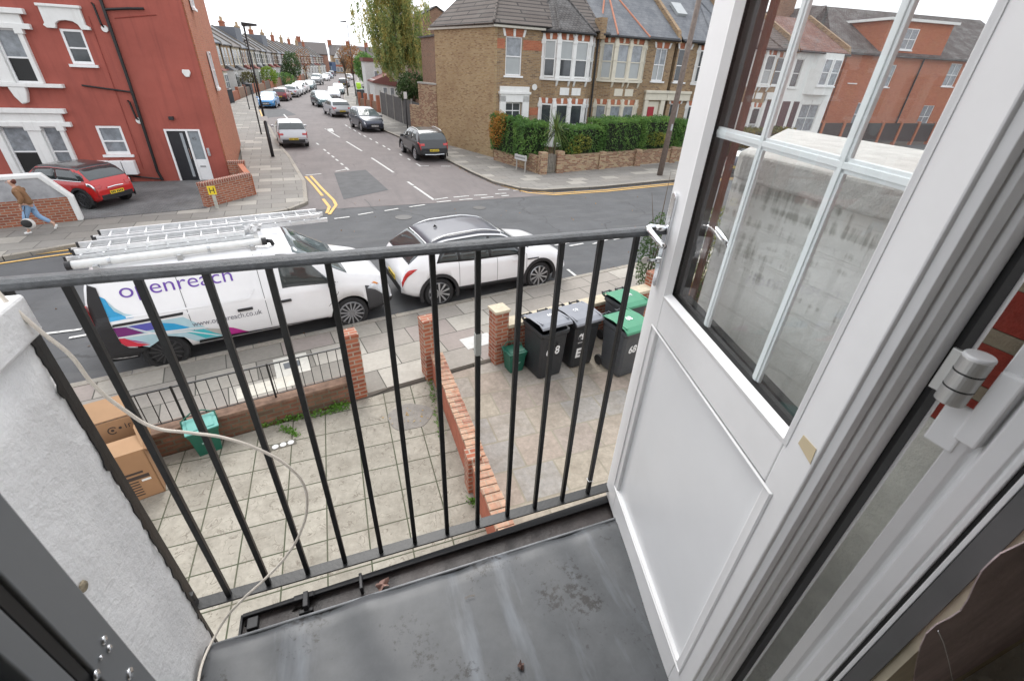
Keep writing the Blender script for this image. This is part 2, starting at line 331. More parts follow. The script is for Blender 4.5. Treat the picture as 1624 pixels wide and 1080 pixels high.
bin_green = plain('bin_lid_green', (.055, .24, .135), .45, var=.08)
bin_dgreen = plain('caddy_green', (.010, .10, .065), .42, var=.08)
bin_teal = plain('caddy_lid_teal', (.10, .33, .29), .45, var=.08)
bin_charcoal = plain('bin_charcoal', (.055, .06, .066), .5, var=.1)
white_mark = plain('white_marker', (.75, .76, .76), .7, var=.1, scale=30)
fence_grey = plain('fence_weathered', (.085, .08, .078), .85, var=.3, scale=2.5)
wood_post = plain('timber_post', (.17, .135, .115), .85, var=.25, scale=8)
concrete = plain('concrete', (.36, .35, .32), .9, var=.15, scale=6, bump=.3)
bark_birch = plain('bark_birch', (.45, .42, .38), .85, var=.6, scale=5)
bark = plain('bark', (.10, .075, .055), .9, var=.3)
L_birch = leafmat('leaves_birch', [(.14, .21, .09), (.21, .29, .11), (.31, .35, .13), (.52, .45, .15), (.60, .46, .16)], trans=.5)
L_hedge = leafmat('leaves_hedge', [(.05, .11, .035), (.09, .19, .05), (.15, .28, .07), (.26, .40, .10)], trans=.35)
L_hedge2 = leafmat('leaves_hedge_autumn', [(.03, .06, .02), (.07, .10, .025), (.20, .20, .04), (.40, .22, .05)])
L_bush = leafmat('leaves_bush', [(.03, .065, .025), (.06, .11, .035), (.11, .17, .05)])
L_lime = leafmat('leaves_lime', [(.10, .18, .03), (.2, .30, .04), (.32, .42, .06)])
L_rust = leafmat('leaves_rust', [(.16, .07, .03), (.30, .14, .05), (.36, .2, .09)])
L_weed = leafmat('leaves_weed', [(.05, .12, .02), (.10, .22, .03), (.16, .30, .05)])

# ================================================================== THE SETTING
def sheet(name, poly, z, mat, kind='structure'):
    m = MB(); m.add([(p[0], p[1], z) for p in poly], [tuple(range(len(poly)))])
    o = m.build(name, mat, fix=False)
    if o.data.polygons[0].normal.z < 0: o.data.flip_normals()
    return tag(o, kind=kind)
def slab3(name, poly, z0, z1, mat):
    return tag(MB().prism([tuple(p[:2]) for p in poly], z0, z1).build(name, mat), kind='structure')
sheet('ground', [(-700, -300), (700, -300), (700, 1500), (-700, 1500)], -.03, earth)
sheet('main_road', [(-60, -3.5), (60, 18.2), (60, 32), (12, 19.9), (-1, 19), (-60, 8)], 0, asph)
LK = [(-1.35, 18.5), (-1.5, 22), (-2.45, 28.6), (-3.3, 33.1), (-4.35, 40.9), (-5.95, 50), (-6.9, 58), (-6.75, 64), (-6.4, 70), (-5.9, 78), (-5.2, 86), (-4.6, 95), (-3, 115), (0, 140), (4.1, 200), (14, 300)]
RK = [(7.6, 19.2), (6.84, 20.6), (6.4, 23), (6.1, 25.4), (5.6, 30), (4.95, 34), (4.1, 38.5), (3.2, 44), (2.65, 50), (2.3, 60), (2.3, 73), (2.9, 85), (3.6, 94), (4.9, 107), (8.2, 140), (13, 205), (23, 300)]
sheet('side_road', [(-1.75, 17.65)] + [(x - .2, y) for x, y in LK] + [(x + .2, y) for x, y in RK[::-1]] + [(8.6, 18.6), (9.4, 18.2), (3.5, 17.75)], .006, asph2)
sheet('road_patch', [gp(*p) for p in [(530, 275), (580, 270), (616, 302), (545, 317)]], .012, asph3)
sheet('road_repair', [gp(*p) for p in [(380, 178), (450, 173), (470, 183), (400, 190)]], .012, asph3)
def kx(x): return 8.43 + .185 * x                      # near kerb line
def px_(x): return 6.3 + .18 * (x - .9)                # property line
slab3('near_pavement', [(-30, kx(-30)), (-30, px_(-30)), (30, px_(30)), (30, kx(30))][::-1], -.02, .09, slabm)
slab3('near_kerb', [(-30, kx(-30) + .14), (-30, kx(-30) + .002), (30, kx(30) + .002), (30, kx(30) + .14)], -.02, .10, kerbm)
slab3('left_yard', [(-8, .3), (1.10, .3), (1.10, px_(1.1) - .05), (-8, px_(-8) - .05)], -.02, .03, yardm)
slab3('right_yard', [(1.10, .3), (12, .3), (12, px_(12) - .05), (1.10, px_(1.1) - .05)], -.02, .035, sandm)
fl = [gp(*p) for p in [(0, 412), (60, 402), (130, 388)]]
farL = [(-40, 3.5), (-12.5, 13.0), (-8.3, 14.5), (-7.0, 15.2), (-2.9, 17.1), (-1.9, 17.65)] + LK + [(10, 303), (0, 200), (-3.5, 140), (-6.2, 115), (-8.3, 95), (-9.5, 78), (-9.8, 66), (-9.8, 56), (-9, 50), (-7.2, 45), (-5.0, 31), (-4.2, 25.6), (-3.6, 22.9), (-4.2, 22.8), (-4.43, 18.2), (-7.8, 17.46), (-12, 16.6), (-40, 9.5)]
slab3('far_pavement', farL, -.02, .10, slab_far)
kb = [(-40, 3.5), (-12.5, 13.0), (-8.3, 14.5), (-7.0, 15.2), (-2.9, 17.1), (-1.9, 17.65)] + LK
def kerb(name, line, w, z=.11):
    m = MB()
    for a, b in zip(line, line[1:]):
        d = Vector((b[0] - a[0], b[1] - a[1])).normalized(); n = Vector((-d.y, d.x)) * w
        m.prism([a, b, (b[0] + n.x, b[1] + n.y), (a[0] + n.x, a[1] + n.y)], -.02, z)
    return tag(m.build(name, kerbm), kind='structure')
kerb('far_kerb', kb, -.15)
R_k = [(40, 22.5), (15.5, 19.5), (11.5, 18.85), (8.5, 18.7)] + RK
farR = R_k + [(28, 300), (16, 205), (11, 140), (6.2, 107), (4.3, 79), (3.3, 63), (4.3, 60), (5.2, 52), (5.8, 47), (6.6, 41), (7.0, 36), (7.2, 32.6), (9.0, 27.2), (8.75, 26.1), (10.1, 21.9), (12, 22.8), (19, 24.1), (40, 27.6)]
slab3('far_pavement', farR, -.02, .10, slab_far)
kerb('far_kerb', R_k, -.15)
slab3('driveway', [(-4.43, 18.25), (-7.8, 17.5), (-14, 16.3), (-14, 23.3), (-4.2, 22.9), (-3.7, 22.4), (-3.9, 19)], -.02, .104, blockm)
slab3('front_garden', [(8.8, 26.1), (10.15, 22.1), (22, 24.5), (40, 27.8), (40, 29.5), (9.1, 27.2)], -.02, .13, concrete)
# road paint: one object per kind of marking line
MZ = .017
def stripe(m, pts, w):
    for a, b in zip(pts, pts[1:]):
        a = Vector(a[:2]); b = Vector(b[:2]); d = (b - a).normalized(); n = Vector((-d.y, d.x)) * w / 2
        m.add([(a.x - n.x, a.y - n.y, MZ), (b.x - n.x, b.y - n.y, MZ), (b.x + n.x, b.y + n.y, MZ), (a.x + n.x, a.y + n.y, MZ)], [(0, 1, 2, 3)])
Z5 = lambda x, y: gp(480 + x / 5.075, 200 + y / 5.075)         # read from an enlarged crop
ym = MB()
stripe(ym, [Z5(25, 410), Z5(90, 480), Z5(160, 565)], .11); stripe(ym, [Z5(165, 590), Z5(215, 655), Z5(195, 705)], .11)
stripe(ym, [Z5(65, 405), Z5(150, 500), Z5(250, 600), Z5(270, 640), Z5(215, 715)], .11)
stripe(ym, [gp(*p) for p in [(0, 412), (60, 404), (150, 392)]], .09); stripe(ym, [gp(*p) for p in [(0, 419), (60, 410), (150, 398)]], .09)
yl = [(6.72, 24.2), (7.0, 22.0), (7.35, 20.4), (8.1, 18.95), (8.9, 18.35), (11.5, 18.5), (15.5, 19.15), (30, 21.2)]
stripe(ym, yl, .11); stripe(ym, [(6.50, 24.2), (6.75, 22.0), (7.1, 20.2), (7.8, 18.7), (8.8, 18.1), (11.5, 18.25), (15.5, 18.9), (30, 20.95)], .11)
stripe(ym, [gp(*p) for p in [(412, 175), (420, 196), (424, 206)]], .12)
tag(ym.build('yellow_road_lines', yellow_line, fix=False), kind='structure')
wm = MB()
for a, b in [((180, 25), (298, 95)), ((352, 128), (478, 205)), ((555, 260), (733, 378)), ((845, 452), (890, 482)), ((895, 488), (950, 525)), ((950, 525), (1055, 598)),
             ((25, 400), (150, 388)), ((262, 370), (360, 350)), ((345, 335), (370, 358))]:
    stripe(wm, [Z5(*a), Z5(*b)], .11)
for x, y in [(120, 147), (178, 197), (208, 222), (244, 250), (276, 277), (316, 310), (460, 65), (500, 85), (548, 108), (598, 137), (655, 166), (695, 190), (790, 235), (856, 272), (420, 40), (380, 18), (352, 0)]:
    stripe(wm, [Z5(x - 9, y - 7), Z5(x + 9, y + 7)], .10)
for a, b in [((915, 305), (950, 328)), ((955, 325), (1015, 325)), ((1115, 327), (1190, 327)), ((255, 750), (378, 735)), ((448, 718), (568, 698)), ((660, 687), (770, 668)), ((858, 656), (985, 637)),
             ((1060, 597), (1168, 580)), ((1215, 577), (1338, 566)), ((1378, 563), (1485, 556)), ((1550, 550), (1640, 545)), ((1080, 617), (1195, 605)), ((1262, 598), (1370, 590)), ((1435, 582), (1535, 574)), ((1600, 568), (1660, 562))]:
    stripe(wm, [Z5(*a), Z5(*b)], .10)
for a, b in [((790, 302), (808, 301)), ((814, 303), (835, 302))]: stripe(wm, [gp(*a), gp(*b)], .1)
stripe(wm, [gp(620, 262), gp(608, 258)], .1) if False else None
for a, b in [((900, 428), (921, 445)), ((66, 531), (130, 523)), ((110, 537), (138, 532)), ((46, 526), (66, 519)), ((58, 547), (66, 545)), ((16, 473), (30, 471)), ((921, 381), (943, 377)), ((903, 391), (925, 387)), ((940, 388), (975, 377)), ((973, 381), (995, 376)), ((880, 390), (902, 386))]:
    stripe(wm, [gp(*a), gp(*b)], .08)
stripe(wm, [gp(*p) for p in [(528, 165), (517, 176), (519, 182)]], .1); stripe(wm, [gp(450, 182), gp(462, 195)], .12)
wm.add([gp(516, 205.5, MZ), gp(527, 204, MZ), gp(521, 207.5, MZ), gp(530, 210, MZ)], [(0, 1, 2), (1, 3, 2)])
tag(wm.build('white_road_lines', white_line, fix=False), kind='structure')

for i, (u, v, r_) in enumerate([(640, 345, .3), (470, 395, .28), (760, 330, .25)]):
    q = gp(u, v); o = MB().lathe([(r_, 0), (r_, .008), (r_ * .9, .009), (r_ * .88, .006)], 24).build('road_cover', plain('iron_cover', (.07, .068, .066), .6, var=.3, scale=30), None); o.location = (q[0], q[1], .004); tag(o, ['round iron cover in the main road beyond the white car', 'round iron cover in the main road beyond the van roof', 'round iron cover in the road mouth near the give way line'][i], 'cover')
m = MB(); pts = [(578, 317), (584, 322), (589, 329), (596, 333)]; stripe(m, [gp(*p) for p in pts], .03); o = m.build('road_crack', dark_trim, fix=False); tag(o, kind='structure')

# ================================================================== OUR OWN HOUSE ROUND THE OPEN DOOR
TH = CH - 1.45                                  # height of the lead flat roof under the railing
own = thing('own_house', 'white rendered wall and dark doorway of the house the balcony belongs to', 'house', (0, 0, 0))
plaster = plain('white_render', (.88, .88, .88), .8, var=.05, scale=4, bump=.8, bscale=24)
plaster2 = plain('old_plaster', (.80, .80, .74), .85, var=.10, scale=16, bump=.9, bscale=60)
interior = plain('interior_paint', (.60, .53, .40), .9, var=.2, scale=8)
interior_d = plain('interior_dark', (.62, .58, .52), .9, var=.2)
big_brick = bricks('brick_close', [(.27, .022, .014), (.32, .035, .02), (.22, .018, .012)], (.30, .26, .19), .225, .078, .012, bump=1.2, var=.35, stain=(.25, .2, .14), stainf=.25, loc=(.05, .03))
m = MB()
m.box((-7, .02, 0), (-.262, .262, 9)); m.box((.82, .115, 5.35), (9, .30, 9)); m.box((-.262, .02, 5.35), (.82, .262, 9))
m.box((-7, .02, 0), (9, .30, TH - .12))
m.build('facade_wall', plaster, own)
MB().box((.80, .115, TH - .12), (9, .30, CH - .43)).build('plastered_reveal', plaster2, own)
MB().box((.80, .115, CH - .43), (9, .30, 5.35)).build('brick_reveal', big_brick, own)
rm = MB(); rm.box((-2.5, -3.2, 2.9), (3.5, .02, 3.1)); rm.box((-2.5, -3.2, 5.6), (3.5, .12, 5.7)); rm.box((-2.6, -3.2, 3.1), (-2.5, .02, 5.6)); rm.box((3.5, -3.2, 3.1), (3.6, .12, 5.6)); rm.box((-2.5, -3.3, 3.1), (3.5, -3.2, 5.6))
rm.build('room_shell', interior_d, own)
MB().box((.705, .085, 3.1), (3.5, .11, 5.6)).build('interior_wall_lining', interior, own)
mauve = plain('exposed_wall_patch', (.52, .42, .42), .7, var=.2, scale=7, bump=.4, bscale=20)
pp = [py(u, v, .082) for u, v in [(1450, 1080), (1456, 1050), (1462, 1026), (1472, 1006), (1488, 992), (1508, 982), (1526, 970), (1538, 952), (1548, 930), (1560, 908), (1576, 892), (1590, 880)]] + [(2.8, .082, 4.2), (2.8, .082, 3.3), (.8, .082, 3.3)]
mm = MB(); mm.slab([(p[0], p[2]) for p in pp], 'y', .0835, .0849); mm.build('wall_patch', mauve, own)
MB().tube([py(1488, 1000, .077), py(1497, 1020, .077), py(1505, 1050, .077), py(1512, 1085, .077)], .0006, 5).build('scratch', white_mark, own)
# jambs of the door frame (vertical profiles drawn in plan, azimuth by azimuth)
fr = thing('door_frame', 'white plastic door frame with grooves either side of the opening', 'door frame', (0, 0, 0))
gask = plain('gasket', (.012, .012, .013), .5, var=.1)
greyf = plain('shaded_frame', (.20, .21, .22), .45, var=.05)  # white frame plastic of the left jamb, its shade put into the colour
pr = [(.79, .222), (.70, .198), (.705, .182), (.712, .178), (.712, .172), (.70, .166), (.70, .146), (.705, .143), (.70, .140), (.70, .1345), (.715, .134), (.715, .129), (.70, .128), (.70, .122), (.79, .122)]
MB().prism(pr, TH - .1, 5.35).build('jamb', upvc, fr, bevel=.0012)
MB().box((.706, .1285, TH - .1), (.714, .1338, 5.35)).build('gasket', gask, fr)
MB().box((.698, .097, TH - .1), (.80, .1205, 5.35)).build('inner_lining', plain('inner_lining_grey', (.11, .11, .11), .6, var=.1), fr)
pl_ = [(-.262, .268), (-.215, .268), (-.215, .236), (-.222, .235), (-.222, .224), (-.215, .223), (-.215, .206), (-.235, .205), (-.235, .197), (-.215, .196), (-.215, .16), (-.262, .16)]
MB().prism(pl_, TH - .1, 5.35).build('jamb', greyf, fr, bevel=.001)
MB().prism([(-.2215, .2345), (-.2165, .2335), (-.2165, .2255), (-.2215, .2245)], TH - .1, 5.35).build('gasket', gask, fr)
MB().box((-.215, .16, TH - .1), (.70, .262, TH - .03)).build('threshold', upvc, fr, bevel=.003)
kp = MB()
for u, v, r in [(164, 1015, .0035), (172, 1028, .003), (205, 1068, .005), (152, 1070, .004), (158, 1043, .0018)]:
    p = ray(u, v); t = -.215 / p[0]; kp.lathe([(r, 0), (r * .9, .0012), (r * .4, .0018)], 12, 'x', (-.215, p[1] * t, CH + p[2] * t))
kp.build('lock_screws', chrome, fr, smooth=True)
# hinge in the gap
hp = ray(1530, 600); t = .72 / np.hypot(hp[0], hp[1]); hx, hy, hz = hp[0] * t, hp[1] * t, CH + hp[2] * t
hg = thing('door_hinge', 'silver barrel hinge with white cap between the door and its frame', 'hinge', (hx, hy, hz - .035))
satin = plain('satin_silver', (.62, .62, .60), .4, metal=.6, var=.04)
MB().lathe([(.0165, 0), (.0165, .022), (.0155, .0225), (.0155, .024), (.0165, .0245), (.0165, .046), (.0155, .0465), (.0155, .048), (.0165, .0485), (.0165, .068)], 28).build('barrel', satin, hg, smooth=False, bevel=.0006)
for h_ in (.0232, .0472): MB().lathe([(.0158, h_ - .0007), (.0168, h_ - .0006), (.0168, h_ + .0006), (.0158, h_ + .0007)], 28).build('seam', gask, hg)
hg.scale = (.94, .94, .94)
MB().lathe([(.0168, .068), (.0168, .071), (.0155, .0735), (.005, .074)], 28).build('cap', upvc, hg, smooth=False, bevel=.0005)
MB().box((.004, .012, .002), (.010, .030, .066)).build('leaf_plate', satin, hg, bevel=.001)
hb = MB(); hb.box((.010, -.048, -.05), (.034, -.022, .062)); hb.box((.014, -.030, -.075), (.022, .006, -.004)); hb.build('white_block', upvc, hg, bevel=.003)

# ---------------------------------------------------------------- the open door: local x from hinge to free edge, y = outer side, z from door bottom
ex, ey = .845, 1.012                              # foot of the free edge
dx_, dy_ = .267, .964; dn = math.hypot(dx_, dy_); dx_, dy_ = dx_ / dn, dy_ / dn
DW = .775
dr = thing('balcony_door', 'white plastic door standing open, glazed above a plain lower panel', 'door', (ex - dx_ * DW, ey - dy_ * DW, CH - 1.47), math.atan2(dy_, dx_))
dr.scale = (1, -1, 1)                             # so that local +y points to the outer (far) side
def s_(v): return DW + v                          # measured from the free edge
TOPZ = 1.98
f = MB()
zg0, zg1, zp0, zp1 = .94, 1.80, .125, .83
f.box((s_(-.102), 0, 0), (s_(0), .062, TOPZ)); f.box((.035, 0, 0), (s_(-.672), .062, TOPZ))
f.box((s_(-.672), 0, 0), (s_(-.102), .062, zp0)); f.box((s_(-.672), 0, zp1), (s_(-.102), .062, zg0)); f.box((s_(-.672), 0, zg1), (s_(-.102), .062, TOPZ))
f.build('sash_frame', upvc, dr, bevel=.003)
# stepped hinge edge
he = MB(); he.prism([(.035, .006), (.022, .010), (.022, .022), (.028, .026), (.016, .030), (.016, .046), (.022, .050), (.010, .054), (.010, .072), (.035, .072)], 0, TOPZ)
he.build('rebated_edge', upvc, dr, bevel=.001)
MB().box((.002, .073, 0), (.03, .090, TOPZ)).build('gasket', gask, dr)
MB().box((.0, .0905, 0), (.05, .097, TOPZ)).build('outer_flange', upvc, dr, bevel=.002)
MB().box((s_(-.09), .0625, 0), (s_(.015), .074, TOPZ)).build('outer_flange', upvc, dr, bevel=.002)
def bead(x0, x1, z0, z1, w, dp):                  # sloping bead around an opening, wider at the glass
    m = MB()
    o = [(x0, -.001, z0), (x1, -.001, z0), (x1, -.001, z1), (x0, -.001, z1)]
    i = [(x0 + w, dp, z0 + w), (x1 - w, dp, z0 + w), (x1 - w, dp, z1 - w), (x0 + w, dp, z1 - w)]
    k = [(x0 + w * .45, -.003, z0 + w * .45), (x1 - w * .45, -.004, z0 + w * .45), (x1 - w * .45, -.004, z1 - w * .45), (x0 + w * .45, -.004, z1 - w * .45)]
    j = [(a[0], dp + .012, a[2]) for a in o]
    m.add(o + k + i + j, [(a, (a + 1) % 4, 4 + (a + 1) % 4, 4 + a) for a in range(4)] + [(4 + a, 4 + (a + 1) % 4, 8 + (a + 1) % 4, 8 + a) for a in range(4)] + [(8 + a, 8 + (a + 1) % 4, 12 + (a + 1) % 4, 12 + a) for a in range(4)])
    return m
GX0, GX1 = s_(-.680), s_(-.095)
bead(GX0, GX1, zg0 - .012, zg1, .022, .014).build('glazing_bead', upvc, dr, bevel=.0012)
bead(s_(-.700), s_(-.068), zp0 - .012, zp1, .011, .006).build('panel_bead', upvc, dr, bevel=.001)
MB().box((s_(-.69), .012, zp0 - .008), (s_(-.08), .05, zp1 - .005)).build('lower_panel', plain('panel_plastic', (.83, .84, .85), .3, var=.015), dr)
gm = MB()
for a in (.0155, .018): pass
for (x0, x1, z0, z1) in [(s_(-.106), s_(-.102), zg0 + .006, zg1 - .01), (s_(-.672), s_(-.669), zg0 + .006, zg1 - .01), (s_(-.672), s_(-.102), zg0 + .001, zg0 + .006)]:
    gm.box((x0, .014, z0), (x1, .060, z1))
gm.box((s_(-.120), .042, zg0 + .004), (s_(-.1025), .060, zg1 - .01)); gm.box((s_(-.66), .042, zg0 + .007), (s_(-.13), .060, zg0 + .013))
gm.build('glass_gasket', gask, dr)
rose = plain('outer_woodgrain', (.13, .045, .025), .5, var=.4, scale=14)
MB().box((s_(-.140), .063, zg0), (s_(-.1205), .072, zg1)).build('outer_trim', rose, dr)
dg = clearglass('double_glazing', (.95, .975, .965), 1.15)
gl = MB(); gl.add([(s_(-.668), .024, zg0 + .008), (s_(-.107), .024, zg0 + .008), (s_(-.107), .024, zg1 - .01), (s_(-.668), .024, zg1 - .01)], [(0, 1, 2, 3)])
gl.build('glass', dg, dr, fix=False)                 # seen from the room its front faces inwards
mu = MB(); barm = plain('muntin_white', (.84, .87, .89), .3, var=.03)
hzm = 1.47 - .107
for s0 in (-.292, -.515):
    mu.slab([(s_(s0) - .011, .028), (s_(s0) - .006, .0265), (s_(s0) + .006, .0265), (s_(s0) + .011, .028), (s_(s0) + .011, .034), (s_(s0) - .011, .034)], 'y', 0, 1) if False else None
def bar(m, x0, x1, z0, z1):
    m.box((x0, .029, z0), (x1, .036, z1)); 
    if x1 - x0 < z1 - z0: m.box((x0 + .006, .0265, z0), (x1 - .006, .029, z1))
    else: m.box((x0, .0268, z0 + .006), (x1, .029, z1 - .006))
for s0 in (-.292, -.515): bar(mu, s_(s0) - .011, s_(s0) + .011, zg0 + .01, zg1 - .01)
bar(mu, s_(-.668), s_(-.107), hzm - .0112, hzm + .0112)
mu.build('muntins', barm, dr, bevel=.001)
tp = MB(); tp.slab([(s_(-.70), .995 - .02), (s_(-.732), 1.0 - .025), (s_(-.735), .965 - .02), (s_(-.698), .955)], 'y', -.0012, -.0004)
tp.build('masking_tape', plain('masking_tape', (.60, .50, .33), .7, var=.08), dr)
# handles, plates, key
hd = MB()
x = s_(-.035); zc = 1.47 - .36
def rplate(m, y0, y1):
    pts = [(x + .013 * math.cos(a), zc - .16 + .012 * math.sin(a)) for a in np.linspace(-math.pi, 0, 9)] + [(x + .013 * math.cos(a), zc + .085 + .012 * math.sin(a)) for a in np.linspace(0, math.pi, 9)]
    m.slab(pts, 'y', y0, y1)
rplate(hd, -.009, 0); hdo = hd.build('handle_plate', chrome, dr, bevel=.002, seg=3)
def lever(sg, y0):
    m = MB(); m.tube([(x, y0, zc), (x, y0 + sg * .03, zc)], .009, 14)
    pts = [(x + .004, y0 + sg * .03, zc + .002), (x + .002, y0 + sg * .046, zc + .003), (x - .012, y0 + sg * .055, zc + .003), (x - .04, y0 + sg * .056, zc), (x - .08, y0 + sg * .052, zc - .006), (x - .115, y0 + sg * .046, zc - .012)]
    m.tube(pts, [.009, .0095, .009, .0085, .0078, .0065], 14); return m
lever(-1, -.009).build('handle', chrome, dr, smooth=True)
lever(1, .074).build('handle', chrome, dr, smooth=True)
ho = MB(); rplate(ho, .074, .083); ho.build('handle_plate', chrome, dr, bevel=.002)
ky = MB(); ky.lathe([(.0085, -.018), (.0085, -.009)], 16, 'y', (x, 0, zc - .092)); ky.box((x - .0012, -.045, zc - .095), (x + .0012, -.016, zc - .089)); ky.build('lock_cylinder', chrome, dr, bevel=.0005)
k2 = MB(); k2.slab([(-.043 + .0115 * math.cos(a) - .006, zc - .092 + .010 * math.sin(a)) for a in np.linspace(0, 2 * math.pi, 15)[:-1]], 'x', x - .0011, x + .0011)
k2.build('key', plain('key_nickel', (.66, .62, .58), .3, metal=.7, var=.05), dr, bevel=.0004)

# ---------------------------------------------------------------- left parapet wall
lw = thing('parapet_wall', 'rough white rendered side wall at the left end of the railing', 'wall', (-.57, 0, 0))
b = MB(); b.box((-.5, .27, 0), (0, .945, CH - .452)); o = b.build('rendered_wall', plaster, lw)
bm = bmesh.new(); bm.from_mesh(o.data); bmesh.ops.subdivide_edges(bm, edges=bm.edges, cuts=40, use_grid_fill=True)
for v in bm.verts:
    if v.co.z > 1: v.co.x += .0025 * math.sin(v.co.z * 23 + v.co.y * 17) + .002 * math.sin(v.co.z * 61 - v.co.y * 41) + random.uniform(-.0008, .0008)
bm.to_mesh(o.data); bm.free(); boxuv(o.data); o.data.polygons.foreach_set('use_smooth', [True] * len(o.data.polygons))
MB().box((-.53, .25, CH - .452), (.018, .962, CH - .375)).build('coping', plain('coping_white', (.80, .80, .80), .75, var=.08, scale=9, bump=.5, bscale=30), lw, bevel=.006)
# black paint slopped along the end of the wall
rg = MB(); zs = np.arange(TH - .15, CH - .46, .012); yy = [.941 - .003 * abs(math.sin(i * .7)) - random.uniform(0, .005) - (.006 if i % 17 in (0, 1) else 0) for i in range(len(zs))]
for i in range(len(zs) - 1): rg.add([(.0035, yy[i], zs[i]), (.0035, .947, zs[i]), (.0035, .947, zs[i + 1]), (.0035, yy[i + 1], zs[i + 1])], [(0, 1, 2, 3)])
rg.build('slopped_black_paint', black_metal, lw, solid=.003)
p = ray(130, 930); t = -.57 / p[0]
lm = MB(); lm.lathe([(.012, 0), (.010, .004), (.004, .006)], 9, 'x', (0.001, p[1] * t, CH + p[2] * t)); lm.build('broken_render', plain('render_core', (.33, .28, .2), .95, var=.5, scale=90, bump=1, bscale=90), lw)
# ---------------------------------------------------------------- right parapet wall seen through the glass
rw = thing('parapet_wall', 'white painted brick parapet wall with a broad coping, seen through the door glass', 'wall', (1.0, 0, 0))
wbrick = bricks('white_painted_brick', [(.93, .925, .90), (.96, .955, .93)], (.90, .89, .865), .225, .078, .005, bump=.7, var=.06, stain=(.70, .69, .64), stainf=.5, sscale=5.)
n = wbrick.node_tree; L = n.links.new; b_ = n.nodes['Principled BSDF']; old = b_.inputs['Base Color'].links[0].from_socket
tc = nd(n, 'TexCoord'); ma = nd(n, 'Mapping'); ma.inputs['Scale'].default_value = (60, 7, 1); ma.inputs['Rotation'].default_value = (0, 0, R(10)); L(tc.outputs['UV'], ma.inputs[0]); na = nd(n, 'TexNoise', Scale=1., Detail=4., Roughness=.6); L(ma.outputs[0], na.inputs[0])
mb_ = nd(n, 'Mapping'); mb_.inputs['Scale'].default_value = (3, 34, 1); L(tc.outputs['UV'], mb_.inputs[0]); nb_ = nd(n, 'TexNoise', Scale=1., Detail=3.); L(mb_.outputs[0], nb_.inputs[0])
nc = nd(n, 'TexNoise', Scale=3.2, Detail=2.); L(tc.outputs['UV'], nc.inputs[0])
sx_ = nd(n, 'SeparateXYZ'); L(tc.outputs['UV'], sx_.inputs[0]); top_ = nd(n, 'MapRange'); L(sx_.outputs[1], top_.inputs[0]); top_.inputs[1].default_value = CH - .62; top_.inputs[2].default_value = CH - .24; top_.inputs[3].default_value = .0; top_.inputs[4].default_value = .12
s1 = nd(n, 'Math', _operation='MULTIPLY'); L(na.outputs[0], s1.inputs[0]); L(nb_.outputs[0], s1.inputs[1]); s2_ = nd(n, 'Math', _operation='MULTIPLY_ADD'); L(nc.outputs[0], s2_.inputs[0]); s2_.inputs[1].default_value = .22; L(s1.outputs[0], s2_.inputs[2])
s3 = nd(n, 'Math', _operation='ADD'); L(s2_.outputs[0], s3.inputs[0]); L(top_.outputs[0], s3.inputs[1]); thr = nd(n, 'MapRange'); L(s3.outputs[0], thr.inputs[0]); thr.inputs[1].default_value = .475; thr.inputs[2].default_value = .60; thr.inputs[4].default_value = .6
mm_ = nd(n, 'Mix', _data_type='RGBA'); L(thr.outputs[0], mm_.inputs[0]); L(old, mm_.inputs[6]); mm_.inputs[7].default_value = (.13, .125, .09, 1); L(mm_.outputs[2], b_.inputs['Base Color'])
MB().prism([(0, .3), (0, .965), (.66, 1.40), (.55, .3)], 0, CH - .222).build('painted_wall', wbrick, rw)
MB().prism([(-.03, .25), (-.03, .925), (-.02, .95), (.0, .965), (.69, 1.44), (.60, .25)], CH - .2218, CH - .158).build('coping', plain('coping_stone', (.56, .55, .525), .8, var=.14, scale=16, bump=1., bscale=45), rw, bevel=.007)
# ---------------------------------------------------------------- lead roof and gutter
lead = newmat('lead_sheet'); MATS['lead'] = lead[0]; n = lead[1]; b = lead[2]; L = n.links.new
tc = nd(n, 'TexCoord'); n1 = nd(n, 'TexNoise', Scale=9., Detail=9., Roughness=.78); L(tc.outputs['Object'], n1.inputs[0])
mpn = nd(n, 'Mapping'); mpn.inputs['Scale'].default_value = (9, 1.6, 1); mpn.inputs['Rotation'].default_value = (0, 0, R(-24)); L(tc.outputs['Object'], mpn.inputs[0])
n2 = nd(n, 'TexNoise', Scale=1., Detail=5., Roughness=.6); L(mpn.outputs[0], n2.inputs[0])
r1 = nd(n, 'ValToRGB'); e = r1.color_ramp.elements; e[0].position = .32; e[0].color = (.066, .070, .074, 1); e[1].position = .68; e[1].color = (.094, .099, .106, 1); L(n1.outputs[0], r1.inputs[0])
r2 = nd(n, 'MapRange'); r2.inputs[1].default_value = .55; r2.inputs[2].default_value = .80; L(n2.outputs[0], r2.inputs[0])
mA = nd(n, 'Mix', _data_type='RGBA'); L(r2.outputs[0], mA.inputs[0]); L(r1.outputs[0], mA.inputs[6]); mA.inputs[7].default_value = (.19, .21, .235, 1)
n3 = nd(n, 'TexNoise', Scale=48., Detail=6., Roughness=.75); L(tc.outputs['Object'], n3.inputs[0])
n4 = nd(n, 'TexNoise', Scale=4.2, Detail=3.); L(tc.outputs['Object'], n4.inputs[0])
ml = nd(n, 'Math', _operation='MULTIPLY'); L(n3.outputs[0], ml.inputs[0]); L(n4.outputs[0], ml.inputs[1])
r3 = nd(n, 'MapRange'); r3.inputs[1].default_value = .292; r3.inputs[2].default_value = .36; L(ml.outputs[0], r3.inputs[0])
mB = nd(n, 'Mix', _data_type='RGBA'); L(r3.outputs[0], mB.inputs[0]); L(mA.outputs[2], mB.inputs[6]); mB.inputs[7].default_value = (.025, .023, .022, 1)
